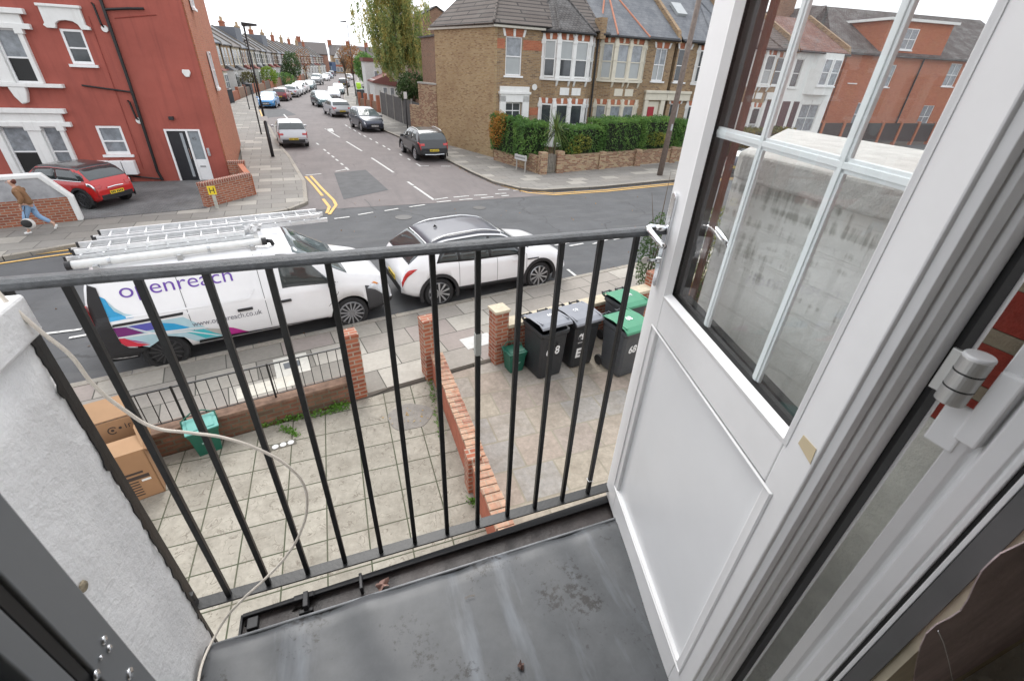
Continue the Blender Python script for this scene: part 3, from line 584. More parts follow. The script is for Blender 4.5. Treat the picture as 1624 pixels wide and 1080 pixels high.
L(mB.outputs[2], b.inputs['Base Color']); b.inputs['Roughness'].default_value = .43; b.inputs['Specular IOR Level'].default_value = .5
nb = nd(n, 'TexNoise', Scale=3.5, Detail=3.); L(tc.outputs['Object'], nb.inputs[0]); bp = nd(n, 'Bump', Strength=.35, Distance=.018); L(nb.outputs[0], bp.inputs['Height']); L(bp.outputs[0], b.inputs['Normal'])
roof = thing('lead_flat_roof', 'dull grey lead sheet roof below the railing, stained and creased', 'flat roof', (0, .3, TH))
g_ = 60; m = MB(); vs = []
for j in range(21):
    for i in range(g_ + 1):
        X = -.555 + 1.55 * i / g_; Y = -.05 + .625 * j / 20; Z = -.012 * (Y > .56) + .004 * math.sin(X * 14 + Y * 5) * math.exp(-((X - .1) ** 2) * 3) + .003 * math.sin(X * 31 + Y * 9)
        vs.append((X, Y, Z))
m.add(vs, [(j * (g_ + 1) + i, j * (g_ + 1) + i + 1, (j + 1) * (g_ + 1) + i + 1, (j + 1) * (g_ + 1) + i) for j in range(20) for i in range(g_)])
m.build('lead_sheet', lead[0], roof, smooth=True, solid=.006)
MB().tube([(-.55, .575, -.008), (.995, .575, -.008)], .0045, 8).build('rolled_edge', plain('lead_edge', (.26, .27, .28), .4, var=.25, scale=20), roof, smooth=True)
MB().box((-.55, -.05, -.25), (.99, .555, -.02)).build('roof_deck', plain('deck_edge', (.12, .1, .09), .9), roof)
gut = thing('gutter', 'black plastic gutter holding wet dirt along the lead edge', 'gutter', (0, 0, 0))
wet = plain('wet_gutter_floor', (.045, .036, .034), .33, var=.6, scale=9, bump=.5, bscale=14, spec=.35)
yo = lambda X: .945 + .028 * (X + .5)
m = MB(); m.prism([(-.475, .80), (.99, .80), (.99, yo(.99)), (-.475, yo(-.475))], TH - .052, TH - .045); m.build('gutter_floor', wet, gut)
m = MB(); m.prism([(-.475, yo(-.475)), (.99, yo(.99)), (.99, yo(.99) + .012), (-.475, yo(-.475) + .008)], TH - .075, TH - .03); m.box((-.482, .80, TH - .075), (-.475, .955, TH - .03))
m.prism([(-.475, yo(-.475) - .004), (.99, yo(.99) - .024), (.99, yo(.99) + .012), (-.475, yo(-.475) + .008)], TH - .0299, TH - .024)
m.build('gutter_side', black_pl, gut, bevel=.002)
for bb in [[((-.30, .905, TH - .04), (-.285, .955, TH - .005)), ((-.315, .90, TH - .045), (-.275, .912, TH - .03)), ((-.33, .94, TH - .03), (-.27, .958, TH - .018))], [((-.13, .91, TH - .05), (-.12, .965, TH - .01))], [((-.46, .90, TH - .045), (-.43, .935, TH - .025))]]:
    m = MB()
    for a, b in bb: m.box(a, b)
    m.build('gutter_bracket', black_pl, gut, bevel=.002)
def leaf(name, lab, loc, size, col, rz, grp=None):
    m = MB(); n_ = 9; vs = [(0, 0, .006)]
    for i in range(n_ * 2):
        a = math.pi * i / n_; r = size * (.55 + .45 * abs(math.sin(a * 2.5 + 1))); vs.append((r * math.cos(a), r * .7 * math.sin(a), .004 + .012 * math.sin(a * 3) * size / .03))
    m.add(vs, [(0, i + 1, (i + 1) % (n_ * 2) + 1) for i in range(n_ * 2)])
    o = m.build(name, plain('dead_leaf_' + name + str(col), col, .6, var=.3, scale=60), solid=.0012, fix=False); o.location = loc; o.rotation_euler = (.15, .1, rz); return tag(o, lab, 'leaf', grp)
def onlead(u, v, z=TH): return gp(u, v, z)
leaf('dead_leaf', 'pinkish brown dead leaf lying in the gutter', gp(607, 927, TH - .03), .026, (.33, .20, .165), .4)
leaf('dead_leaf', 'dark brown curled leaf on the lead sheet near the bottom of the picture', gp(826, 1056, TH + .002), .014, (.085, .045, .035), 1.2)
m = MB(); q = onlead(745, 947, TH + .006)
for k in range(2): m.tube([(q[0] - .016, q[1] + .004 * k, q[2]), (q[0], q[1] + .002 + .004 * k, q[2] + .001), (q[0] + .017, q[1] + .003 * k, q[2])], .0006, 5)
tag(m.build('dead_twig', plain('twig', (.2, .15, .1), .8)), 'two thin dry stalks lying on the lead sheet', 'twig')
m = MB()
for k, (u, v) in enumerate([(435, 970), (455, 955), (470, 968), (480, 962), (400, 1000), (395, 990)]):
    q = gp(u, v, TH - .05); m.tube([(q[0] - .013, q[1] - .003, q[2]), (q[0], q[1] + .004 * (-1) ** k, q[2] + .012), (q[0] + .014, q[1] + .002, q[2] + .004)], [.003, .005, .002], 6)
tag(m.build('gutter_debris', plain('sludge', (.02, .018, .016), .3, var=.3)), 'black rotted leaves and moss in the left end of the gutter', 'debris', kind='stuff')
# ---------------------------------------------------------------- balcony railing
rl = thing('balcony_railing', 'black painted iron railing with square uprights across the balcony', 'railing', (0, 1, 0))
xs = [-.507, -.396, -.281, -.166, -.049, .066, .181, .294, .410, .5215, .6375, .751, .866, .975]
zt, zb = CH - .372, CH - 1.43
for i, xx in enumerate(xs):
    MB().box((xx - .007, -.007, zb), (xx + .007, .007, zt)).build('upright', black_metal, rl, bevel=.0012)
tr = MB(); a0, a1 = -.62, 1.0
prof = [(-.0225, zt - .004), (.0225, zt - .004), (.0235, zt + .002), (.019, zt + .009), (.009, zt + .0135), (0, zt + .0145), (-.009, zt + .0135), (-.019, zt + .009), (-.0235, zt + .002)]
tr.slab([(p[0], p[1]) for p in prof], 'x', a0, a1); tr.build('handrail', rail_metal, rl, bevel=.001)
MB().box((-.600, -.020, zb - .006), (1.0, .020, zb)).build('bottom_rail', black_metal, rl, bevel=.0012)
MB().box((-.612, -.012, zb - .02), (-.590, .012, zt - .004)).build('wall_post', black_metal, rl, bevel=.0015)
MB().box((-.60, -.03, zb + .055), (-.575, -.012, zb + .085)).build('fixing_bolt', black_metal, rl, bevel=.003)
MB().box((xs[7] - .0085, -.0085, zt - .315), (xs[7] + .0085, .0085, zt - .245)).build('tape_wrap', plain('grey_tape', (.42, .43, .40), .5, var=.05), rl, bevel=.001)
MB().tube([(.751 - .009, -.009, zb + .075), (.751 + .009, -.009, zb + .07), (.751 + .009, .009, zb + .074), (.751 - .009, .009, zb + .073), (.751 - .013, -.012, zb + .078)], .0014, 6).build('tie_wire', white_mark, rl)
# loose cable
cp = [(-14, 452), (0, 468), (30, 496), (70, 530), (110, 562), (150, 612), (200, 652), (245, 678), (300, 686), (355, 694), (420, 717), (455, 738), (480, 765), (487, 800), (478, 840), (455, 880), (420, 918), (385, 950), (358, 980)]
cpts = [py(u, v, .93 - .02 * (i > 12) * (i - 12) / 6) for i, (u, v) in enumerate(cp)]
cpts += [gp(340, 1010, TH + .012), gp(322, 1048, TH + .008), gp(314, 1085, TH + .008), gp(312, 1130, TH + .008)]
cu = bpy.data.curves.new('cable', 'CURVE'); cu.dimensions = '3D'; sp = cu.splines.new('BEZIER'); sp.bezier_points.add(len(cpts) - 1)
for bpnt, c in zip(sp.bezier_points, cpts): bpnt.co = c; bpnt.handle_left_type = bpnt.handle_right_type = 'AUTO'
cu.bevel_depth = .0036; cu.bevel_resolution = 4; cu.resolution_u = 10
t = bpy.data.objects.new('cable', cu); S.collection.objects.link(t); bpy.context.view_layer.update()
me = bpy.data.meshes.new_from_object(t.evaluated_get(bpy.context.evaluated_depsgraph_get())); bpy.data.objects.remove(t)
me.materials.clear(); me.materials.append(plain('cable_cream', (.72, .66, .58), .45, var=.06, scale=20))
tag(link(bpy.data.objects.new('cable', me)), 'cream coloured cable looping loosely in front of the railing', 'cable')

# ================================================================== FRONT YARDS
def pier(lab, x, y, w, d, h, cap, brick=brick_red):
    t = thing('brick_pier', lab, 'pier', (x, y, .03), math.atan(.18))
    MB().box((-w / 2, -d / 2, 0), (w / 2, d / 2, h)).build('pier_brickwork', brick, t, bevel=.004)
    if cap == 'slab': MB().box((-w / 2 - .02, -d / 2 - .02, h), (w / 2 + .02, d / 2 + .02, h + .05)).build('cap', plain('cap_stone', (.50, .44, .33), .9, var=.15, scale=12, bump=.4), t, bevel=.006)
    else: MB().box((-w / 2 - .004, -d / 2 - .004, h), (w / 2 + .004, d / 2 + .004, h + .07)).build('cap', brick, t, bevel=.012)
    return t
pier('red brick gate pier at the end of the railed wall, nearest the van wheel', -.20, 6.2, .24, .24, 1.12, 'b')
pier('red brick gate pier at the street end of the low wall dividing the two yards', 1.02, 6.36, .24, .24, 1.10, 'b')
pier('red brick gate pier with pale stone cap beside the small green caddy', 2.30, 6.50, .26, .26, 1.06, 'slab')
t = thing('front_wall', 'low worn brick wall carrying railings along the left yard', 'wall', (-.3, 6.17, 0), math.atan(.18))
MB().box((-6, -.1, 0), (-.02, .115, .36)).build('wall_brickwork', brick_moss, t, bevel=.006)
MB().box((-6, -.112, .36), (-.02, .127, .415)).build('coping', plain('coping_mossy', (.19, .12, .085), .95, var=.4, scale=7, bump=.8, bscale=30), t, bevel=.012)
fr2 = thing('yard_railing', 'thin black iron railing standing on the low worn brick wall', 'railing', (-.3, 6.17, 0), math.atan(.18))
MB().box((-6, -.014, .985), (0, .014, 1.0)).build('top_rail', black_metal, fr2); MB().box((-6, -.010, .47), (0, .010, .48)).build('bottom_rail', black_metal, fr2)
for i in range(46): MB().box((-.12 - i * .128 - .005, -.005, .475), (-.12 - i * .128 + .005, .005, .99)).build('upright', black_metal, fr2)
for i in range(5): MB().box((-1.05 - i * 1.12 - .013, -.013, .41), (-1.05 - i * 1.12 + .013, .013, 1.0)).build('post', black_metal, fr2)
t = thing('dividing_wall', 'low red painted brick wall between the two front yards', 'wall', (1.03, 0, .03))
m = MB(); m.box((0, .3, 0), (.175, 6.24, .50)); m.build('painted_face', plain('wall_red_wash', (.34, .105, .06), .9, var=.22, scale=6, bump=.6, bscale=40), t, bevel=.004)
m = MB(); y = 2.2
while y < 6.2:
    w = .100 + random.uniform(-.004, .004); dx = random.uniform(-.008, .008); m.box((-.012 + dx, y, .50), (.195 + dx, y + w, .555 + random.uniform(-.004, .006))); y += w + .012
tag(m.build('brick_on_edge_coping', bricks('coping_bricks', [(.40, .17, .10), (.50, .30, .2), (.30, .11, .07)], (.36, .3, .22), .13, .11, .004, var=.3, stain=(.5, .42, .33), stainf=.5, sscale=9), t, bevel=.006), kind='stuff')
MB().box((.0, 2.2, .495), (.175, 6.2, .51)).build('mortar_bed', concrete, t)
MB().box((-.055, 3.72, 0), (.12, 3.92, .60)).build('buttress', brick_red, t, bevel=.005)
t = thing('front_wall', 'low red brick wall with pale stone coping behind the wheelie bins', 'wall', (2.43, 6.56, .03), math.atan(.18))
MB().box((0, -.1, 0), (6, .1, .70)).build('wall_brickwork', brick_red, t); MB().box((0, -.15, .70), (6, .15, .77)).build('coping', plain('cap_stone', (.50, .44, .33)), t, bevel=.008)
pier('red brick gate pier glimpsed between the railing and the door edge', 6.1, 7.25, .26, .26, 1.0, 'b')
# manhole, drain
t = thing('manhole_cover', 'round stained concrete patch with a few leaves on the yard slabs', 'cover', (.48, 5.42, .031))
m = MB(); m.prism([(.34 * math.cos(a) * (1 + .07 * math.sin(3 * a + 1)) + .02, .30 * math.sin(a) * (1 + .06 * math.sin(5 * a))) for a in np.linspace(0, 2 * math.pi, 33)[:-1]], 0, .006)
m.build('concrete_disc', plain('concrete_stained', (.19, .175, .155), .7, var=.25, scale=9, bump=.4), t)
m = MB()
for i in range(26):
    x, y = random.gauss(.05, .15), random.gauss(-.03, .10); a = random.uniform(0, 6); s = random.uniform(.008, .02)
    m.add([(x + s * math.cos(a + k * 1.57), y + s * .6 * math.sin(a + k * 1.57), .010 + .002 * k) for k in range(4)], [(0, 1, 2, 3)])
tag(m.build('fallen_leaves', leafmat('leaves_fallen', [(.3, .12, .03), (.5, .33, .08), (.45, .38, .3)]), t, fix=False), kind='stuff')
t = thing('drain_cover', 'small drain plate with three round white caps in the yard slabs', 'drain', (*gp(450, 708)[:2], .031), .15)
MB().box((-.17, -.055, 0), (.17, .055, .006)).build('plate', plain('drain_plate', (.11, .10, .08), .8), t)
for k in (-1, 0, 1): MB().lathe([(.042, .006), (.042, .012), (.036, .014)], 20, 'z', (k * .10, 0, 0)).build('white_cap', plain('cap_white', (.62, .62, .62), .5, var=.25, scale=40), t)
# leaf clouds
def cards(name, pts, sz, mat, parent=None, droop=0., asp=.6, nrm=None):
    n = len(pts); pts = np.asarray(pts, float); a = rng.normal(size=(n, 3))
    if droop: a[:, 2] = -abs(a[:, 2]) * (1 + droop * 3)
    a /= np.linalg.norm(a, axis=1)[:, None]; b = rng.normal(size=(n, 3)); b -= (b * a).sum(1)[:, None] * a; b /= np.linalg.norm(b, axis=1)[:, None]
    s = (sz * rng.uniform(.6, 1.3, n))[:, None]; a = a * s; b = b * s * asp; c_ = np.cross(a, b); c_ /= np.linalg.norm(c_, axis=1)[:, None]
    v = np.stack([pts - a, pts - b * .9 + c_ * s * .15, pts + a, pts + b * .9 + c_ * s * .15], 1).reshape(-1, 3)
    me = bpy.data.meshes.new(name); me.vertices.add(4 * n); me.vertices.foreach_set('co', v.ravel())
    me.loops.add(4 * n); me.loops.foreach_set('vertex_index', np.arange(4 * n)); me.polygons.add(n); me.polygons.foreach_set('loop_start', np.arange(n) * 4)
    me.update(calc_edges=True); me.materials.append(mat)
    return link(bpy.data.objects.new(name, me), parent)
def blobs(cs, n, flat=1.):
    out = []
    for (x, y, z, rx, ry, rz) in cs:
        k = max(4, int(n * rx * ry * rz / sum(c[3] * c[4] * c[5] for c in cs)))
        u = rng.normal(size=(k, 3)); u /= np.linalg.norm(u, axis=1)[:, None]; r = rng.uniform(.45, 1.05, k) ** .6
        out.append(u * r[:, None] * np.array([rx, ry, rz]) + np.array([x, y, z]))
    return np.concatenate(out)
wp = []
for (u0, v0, u1, v1, n_) in [(345, 690, 420, 672, 60), (410, 678, 470, 664, 70), (470, 665, 552, 648, 90), (448, 680, 470, 690, 40), (525, 648, 552, 642, 60), (680, 600, 690, 640, 30), (745, 795, 765, 800, 30), (690, 640, 700, 700, 25)]:
    for i in range(n_ * 3):
        t_ = random.random(); q = gp(u0 + (u1 - u0) * t_, v0 + (v1 - v0) * t_, .03); wp.append((q[0] + random.gauss(0, .03), q[1] + random.gauss(0, .03), .03 + abs(random.gauss(0, .04))))
tag(cards('weeds', wp, .022, L_weed), 'low green weeds growing along the foot of the yard wall', 'weeds', kind='stuff')

# wheelie bins
def wheelie(lab, loc, rz, body, lidm, open_=0., marks=(), cat='wheelie bin', grp='wheelie bins in the right yard', s=1.):
    t = thing('wheelie_bin', lab, cat, loc, rz, grp); t.scale = (s, s, s)
    w0, d0, w1, d1, h = .235, .25, .29, .33, .96
    m = MB(); r_ = .04
    def ring(w, d, z):
        return [(-w + r_, -d, z), (w - r_, -d, z), (w, -d + r_, z), (w, d - r_, z), (w - r_, d, z), (-w + r_, d, z), (-w, d - r_, z), (-w, -d + r_, z)]
    rs = [ring(w0, d0, .02), ring(w0 + .012, d0 + .012, .10), ring(w1 - .02, d1 - .03, .86), ring(w1 - .018, d1 - .028, .865), ring(w1, d1, .90), ring(w1, d1, h), ring(w1 - .03, d1 - .03, h), ring(w1 - .05, d1 - .05, .45), ring(w1 - .06, d1 - .07, .44)]
    vs = sum(rs, []); k = 8
    m.add(vs, [(a * k + b_, a * k + (b_ + 1) % k, (a + 1) * k + (b_ + 1) % k, (a + 1) * k + b_) for a in range(len(rs) - 1) for b_ in range(k)] + [tuple(range(k)), tuple(range((len(rs) - 1) * k, len(rs) * k))])
    m.build('bin_body', body, t, bevel=.006)
    lm = MB(); L_ = 2 * d1 + .03; hz = h + .01      # lid hinged at the back (+y)
    prof = [(0, .0), (0, .03), (-.06, .065), (-.3, .085), (-.58, .06), (-L_ + .01, .02), (-L_, -.02), (-L_ + .012, -.02), (-.58, .045), (-.3, .07), (-.06, .05)]
    lm.slab([(p[0], p[1]) for p in prof], 'x', -w1 - .012, w1 + .012)
    for sx in (-.27, .245): lm.box((sx, -.62, .06), (sx + .03, -.05, .078))
    rt = Matrix.Translation((0, d1 + .01, hz)) @ Matrix.Rotation(-open_, 4, 'X')
    lm.rot(rt); lm.build('lid', lidm, t, bevel=.006)
    hm = MB()
    for sx in (-.17, .17): hm.slab([(d1 - .01, h - .03), (d1 + .07, h - .01), (d1 + .09, h + .05), (d1 + .02, h + .06)], 'x', sx - .1, sx - .08); hm.slab([(d1 - .01, h - .03), (d1 + .07, h - .01), (d1 + .09, h + .05), (d1 + .02, h + .06)], 'x', sx + .08, sx + .1); hm.tube([(sx - .1, d1 + .075, h + .03), (sx + .1, d1 + .075, h + .03)], .014, 8)
    hm.build('handle', body, t)
    for sx in (-.25, .25):
        MB().lathe([(.10, -.025), (.10, .025)], 20, 'x', (sx, d0 + .03, .10)).build('wheel', tyre, t, bevel=.008)
    for (kind, txt, x, z, sz, bd) in marks:
        if kind == 'front': M4 = Matrix.Translation((x, -(d0 + .012 + (z - .1) / .76 * (d1 - .03 - d0 - .012)) - .004, z)) @ Matrix.Rotation(R(90) + .09, 4, 'X')
        elif kind == 'side': M4 = Matrix.Translation((-(w0 + .012 + (z - .1) / .76 * (w1 - .02 - w0 - .012)) - .004, x, z)) @ Matrix.Rotation(R(-90), 4, 'Z') @ Matrix.Rotation(R(90) + .06, 4, 'X')
        else: M4 = rt @ Matrix.Translation((x, z, .083)) @ Matrix.Rotation(0, 4, 'Z')
        text_mesh('painted_number', txt, sz, white_mark, t, M4, .002, sx=.8, bold=bd)
    return t
rzb = R(10)
# ordinary 240 litre bins: four here
wheelie('black wheelie bin numbered 68 with its lid propped open over rubbish', (2.98, 5.98, .035), rzb, bin_black, bin_grey, .16, [('front', '6', -.16, .50, .24, .004), ('front', '8', .02, .50, .24, .004), ('lid', '68', .02, -.38, .13, .004)])
wheelie('black wheelie bin marked 69 with a white E, grey lid shut', (3.68, 6.12, .035), rzb, bin_black, bin_grey, 0., [('front', '69', -.19, .64, .16, .012), ('front', 'E', -.20, .26, .27, .012), ('front', 'WASTE ONLY', -.19, .56, .035, 0), ('lid', '68', -.12, -.36, .14, .004)])
wheelie('charcoal wheelie bin with green lid nearest the door, numbered 68', (4.36, 5.62, .035), rzb, bin_charcoal, bin_green, 0., [('front', '68', -.14, .52, .22, .004), ('lid', '68', -.05, -.40, .15, .004)])
wheelie('charcoal wheelie bin with green lid against the low wall', (4.86, 6.43, .035), rzb, bin_charcoal, bin_green, 0., [('lid', '68', .0, -.40, .14, .004)])
tag(cards('bin_rubbish', blobs([(2.98, 5.85, .72, .2, .22, .10)], 90), .05, plain('rubbish_sacks', (.05, .05, .05), .3, var=.6, scale=8), asp=.9), 'black rubbish sacks inside the open wheelie bin', 'rubbish', kind='stuff')
def caddy(lab, loc, rz, lidm, s, rest=True, grp='small green recycling caddies'):
    t = thing('recycling_caddy', lab, 'caddy', loc, rz, grp); t.scale = (s, s, s)
    m = MB(); w0, w1, h = .12, .165, .38
    rs = [[(-w, -d, z), (w, -d, z), (w, d, z), (-w, d, z)] for w, d, z in [(w0, w0 * .9, 0), (w1 - .012, w1 * .9 - .012, h - .05), (w1, w1 * .9, h - .045), (w1, w1 * .9, h), (w1 - .015, w1 * .9 - .015, h), (w1 - .03, w1 * .9 - .03, .2)]]
    vs = sum(rs, []); m.add(vs, [(a * 4 + b_, a * 4 + (b_ + 1) % 4, (a + 1) * 4 + (b_ + 1) % 4, (a + 1) * 4 + b_) for a in range(5) for b_ in range(4)] + [(3, 2, 1, 0), (20, 21, 22, 23)])
    m.build('caddy_body', bin_dgreen, t, bevel=.01)
    m = MB(); m.box((-w1 - .008, -w1 * .9 - .008, h), (w1 + .008, w1 * .9 + .008, h + .016)); m.box((-w1 + .03, -w1 * .9 + .03, h + .016), (w1 - .03, w1 * .9 - .03, h + .026)); m.build('lid', lidm, t, bevel=.008)
    m = MB(); m.tube([(-w1 - .012, 0, h - .03), (-w1 - .01, .1, h + .05), (-.06, .155, h + .09), (.06, .155, h + .09), (w1 + .01, .1, h + .05), (w1 + .012, 0, h - .03)], .009, 8); m.build('carry_handle', bin_dgreen, t, smooth=True)
    m = MB(); m.box((-.05, -.138, .20), (.05, -.131, .206)); m.box((-.05, -.1365, .185), (.03, -.130, .19)); m.box((-.012, -.1345, .14), (.012, -.128, .165)); m.build('printed_mark', plain('print_pale', (.35, .55, .48), .6), t)
    return t
caddy('dark green caddy with a pale teal lid against the railed wall', (-2.22, 5.60, .03), R(18), bin_teal, 1.12)
caddy('dark green lidded caddy beside the stone capped gate pier', (2.49, 6.16, .035), R(8), bin_dgreen, 1.05)
# cardboard boxes
t = thing('cardboard_box', 'large printed cardboard box with a flap open at the foot of the side wall', 'cardboard box', (-3.04, 5.10, .03), R(14))
m = MB(); bw, bd, bh = .40, .27, .72
for a, b in [((-bw, -bd, 0), (bw, -bd + .012, bh)), ((-bw, bd - .012, 0), (bw, bd, bh)), ((-bw, -bd, 0), (-bw + .012, bd, bh)), ((bw - .012, -bd, 0), (bw, bd, bh)), ((-bw, -bd, 0), (bw, bd, .012))]: m.box(a, b)
m.build('box_sides', card, t)
m = MB(); m.add([(-bw, -bd, bh), (bw, -bd, bh), (bw - .04, -bd + .22, bh + .07), (-bw, -bd + .22, bh + .05)], [(0, 1, 2, 3)]); m.build('flap', card_in, t, solid=.008)
m = MB(); m.add([(bw, -bd, bh), (bw, bd, bh), (bw + .03, bd - .02, bh - .10), (bw + .04, -bd + .12, bh - .12)], [(0, 1, 2, 3)]); m.build('flap', card, t, solid=.008)
m = MB(); m.add([(bw - .002, -bd, bh), (bw - .002, bd, bh), (bw - .04, bd, bh + .16), (bw - .05, 0, bh + .14)], [(0, 1, 2, 3)]); m.build('flap', card_in, t, solid=.008)
pm = MB(); yf = -bd - .003
for z0, x0, x1, hh in [(.40, -.14, .30, .030), (.32, -.14, .34, .050)]: pm.box((x0, yf, z0), (x1, yf + .002, z0 + hh))
for k in range(6):
    pm.box((-.14, yf, .27 - k * .042), (.02, yf + .002, .286 - k * .042)); pm.box((.08, yf, .275 - k * .042), (.22, yf + .002, .291 - k * .042))
for k in range(3):
    x = -.02 + k * .062; pm.box((x - .009, yf, .49), (x + .009, yf + .002, .56)); pm.slab([(x - .026, .55), (x + .026, .55), (x, .595)], 'y', yf, yf + .002)
    pm.box((x - .02, yf, .483), (x + .02, yf + .002, .49))
tag(pm.build('printed_panels', print_ink, t), kind='stuff')
text_mesh('printed_word', 'THIS WAY UP', .035, print_ink, t, Matrix.Translation((-.09, yf, .442)) @ Matrix.Rotation(R(90), 4, 'X'), .0008)
MB().box((.25, yf - .002, .27), (.34, yf, .30)).build('label_sticker', white_paint, t)
t = thing('cardboard_box', 'flattened cardboard box with dotted lettering leaning out of the large one', 'cardboard box', (-3.10, 5.24, .40), R(17))
m = MB(); m.box((-.22, -.02, -.1), (.40, .02, .52)); m.rot(Matrix.Rotation(R(-10), 4, 'X')); m.build('folded_board', card, t, bevel=.004)
m = MB(); m.box((-.24, 0, 0), (.36, .30, .02)); m.rot(Matrix.Translation((0, .09, .52)) @ Matrix.Rotation(R(28), 4, 'X')); m.build('open_flap', card_in, t, bevel=.003)
dm = MB()
ry = Matrix.Rotation(R(-10), 4, 'X')
d2 = MB(); d2.lathe([(.016, -.0225), (.016, -.0205)], 14, 'y', (.14, 0, .40)); d2.lathe([(.016, -.0225), (.016, -.0205)], 14, 'y', (.215, 0, .41)); d2.tube([(.14 + .042 * math.cos(a), -.022, .40 + .042 * math.sin(a)) for a in np.linspace(.6, 5.4, 18)], .006, 5)
d2.box((.265, -.0225, .385), (.273, -.0205, .45)); d2.box((.295, -.0225, .385), (.303, -.0205, .43)); d2.box((.295, -.0225, .425), (.325, -.0205, .433)); d2.rot(ry)
tag(d2.build('printed_logo', print_ink, t), kind='stuff')
t = tag(MB().box((-.16, -.14, 0), (.16, .14, .42)).build('cardboard_box', card, None, bevel=.006), 'small reddish cardboard box wedged behind the large printed one', 'cardboard box'); t.location = (-3.62, 5.32, .03); t.rotation_euler = (0, 0, .5)
t.data.materials[0] = plain('cardboard_red', (.33, .15, .08), .85)
# pavement covers
for i, (u, v, w, d, c_) in enumerate([(425, 612, .9, .32, (.60, .57, .49)), (463, 578, .55, .62, (.58, .56, .5)), (758, 540, .62, .4, (.52, .52, .5))]):
    q = gp(u, v, .1); o = MB().box((-w / 2, -d / 2, -.02), (w / 2, d / 2, .004)).build('service_cover', plain('cover%d' % i, c_, .8, var=.12, scale=9), None); o.location = (q[0], q[1], .092); o.rotation_euler = (0, 0, .18)
    tag(o, ['long pale concrete service cover in the pavement behind the railing', 'square pale service cover beside the van front wheel', 'newly laid pale paving cover near the bins'][i], 'cover')
o = MB().box((-.13, -.09, 0), (.13, .09, .006)).build('meter_lid', plain('lid_iron', (.13, .14, .15), .6)); q = gp(463, 578, .1); o.location = (q[0], q[1], .098); o.rotation_euler = (0, 0, .2); tag(o, 'small dark iron meter lid set in the pale cover', 'cover')
lp = []
for i in range(420):
    k = random.random()
    if k < .35: x = random.uniform(-4, 9); lp.append((x, kx(x) + random.uniform(.0, .3) + .05, .006))
    elif k < .75:
        j = random.randint(0, 6); a, b = R_k[j + 1], R_k[j + 2]; s = random.random(); lp.append((a[0] + (b[0] - a[0]) * s - abs(random.gauss(0, .1)), a[1] + (b[1] - a[1]) * s - abs(random.gauss(.05, .12)), .012))
    else: lp.append((random.uniform(-6, 14), random.uniform(9, 22), .015))
tag(cards('fallen_leaves', [p for p in lp], .030, leafmat('leaves_gutter', [(.16, .08, .03), (.33, .16, .05), (.45, .30, .10)]), asp=.7), 'brown and yellow fallen leaves scattered along the kerbs', 'leaves', kind='stuff')

# ================================================================== BUILDINGS
def T3(x, y, z=0, a=0.): return Matrix.Translation((x, y, z)) @ Matrix.Rotation(a, 4, 'Z')
def wall_holes(m, x0, x1, z0, z1, holes, y=0., dep=.14, mi=0, T=None):
    xs_ = sorted({x0, x1, *[h[0] for h in holes], *[h[1] for h in holes]}); zs_ = sorted({z0, z1, *[h[2] for h in holes], *[h[3] for h in holes]})
    t = MB()
    for a, b in zip(xs_, xs_[1:]):
        for c, d in zip(zs_, zs_[1:]):
            cx, cz = (a + b) / 2, (c + d) / 2
            if any(h[0] < cx < h[1] and h[2] < cz < h[3] for h in holes): continue
            t.add([(a, y, c), (b, y, c), (b, y, d), (a, y, d)], [(0, 1, 2, 3)], mi)
    for h in holes:
        a, b, c, d = h[:4]
        t.add([(a, y, c), (b, y, c), (b, y, d), (a, y, d), (a, y + dep, c), (b, y + dep, c), (b, y + dep, d), (a, y + dep, d)], [(0, 4, 5, 1), (1, 5, 6, 2), (2, 6, 7, 3), (3, 7, 4, 0), (4, 7, 6, 5)], mi)
    if T is not None: t.rot(T)
    m.add(t.v, t.f, mi); return m
def win(par, x0, x1, z0, z1, y=.10, T=None, fm=None, pm=None, rails=(.5,), vbars=(), fw=.055, sill=True, open_=False, low=None):
    """sash window: 'window' (frame, rails, sill) with its 'pane'"""
    fm = fm or upvc; m = MB()
    m.box((x0, y - .05, z0), (x0 + fw, y + .02, z1)); m.box((x1 - fw, y - .05, z0), (x1, y + .02, z1)); m.box((x0 + fw, y - .05, z1 - fw), (x1 - fw, y + .02, z1)); m.box((x0 + fw, y - .05, z0), (x1 - fw, y + .02, z0 + fw * 1.3))
    for r in rails: zc_ = z0 + (z1 - z0) * r; m.box((x0 + fw, y - .04, zc_ - .025), (x1 - fw, y + .02, zc_ + .025))
    for r in vbars: xc = x0 + (x1 - x0) * r; m.box((xc - .02, y - .035, z0 + fw), (xc + .02, y + .02, z1 - fw))
    if sill: m.box((x0 - .10, -.09, z0 - .09), (x1 + .10, y + .0, z0 - .004))
    if T is not None: m.rot(T)
    f = m.build('window', fm, par)
    g = MB(); h = z0 + (z1 - z0) * (rails[0] if rails else 1)
    g.box((x0 + fw * .5, y + .004, z0 + fw * .5), (x1 - fw * .5, y + .012, h), 1 if low is not None else 0); g.box((x0 + fw * .5, y - .006, h), (x1 - fw * .5, y + .004, z1 - fw * .5), 0)
    if T is not None: g.rot(T)
    g.build('pane', [pm or pane, low or pm or pane], f)
    return f
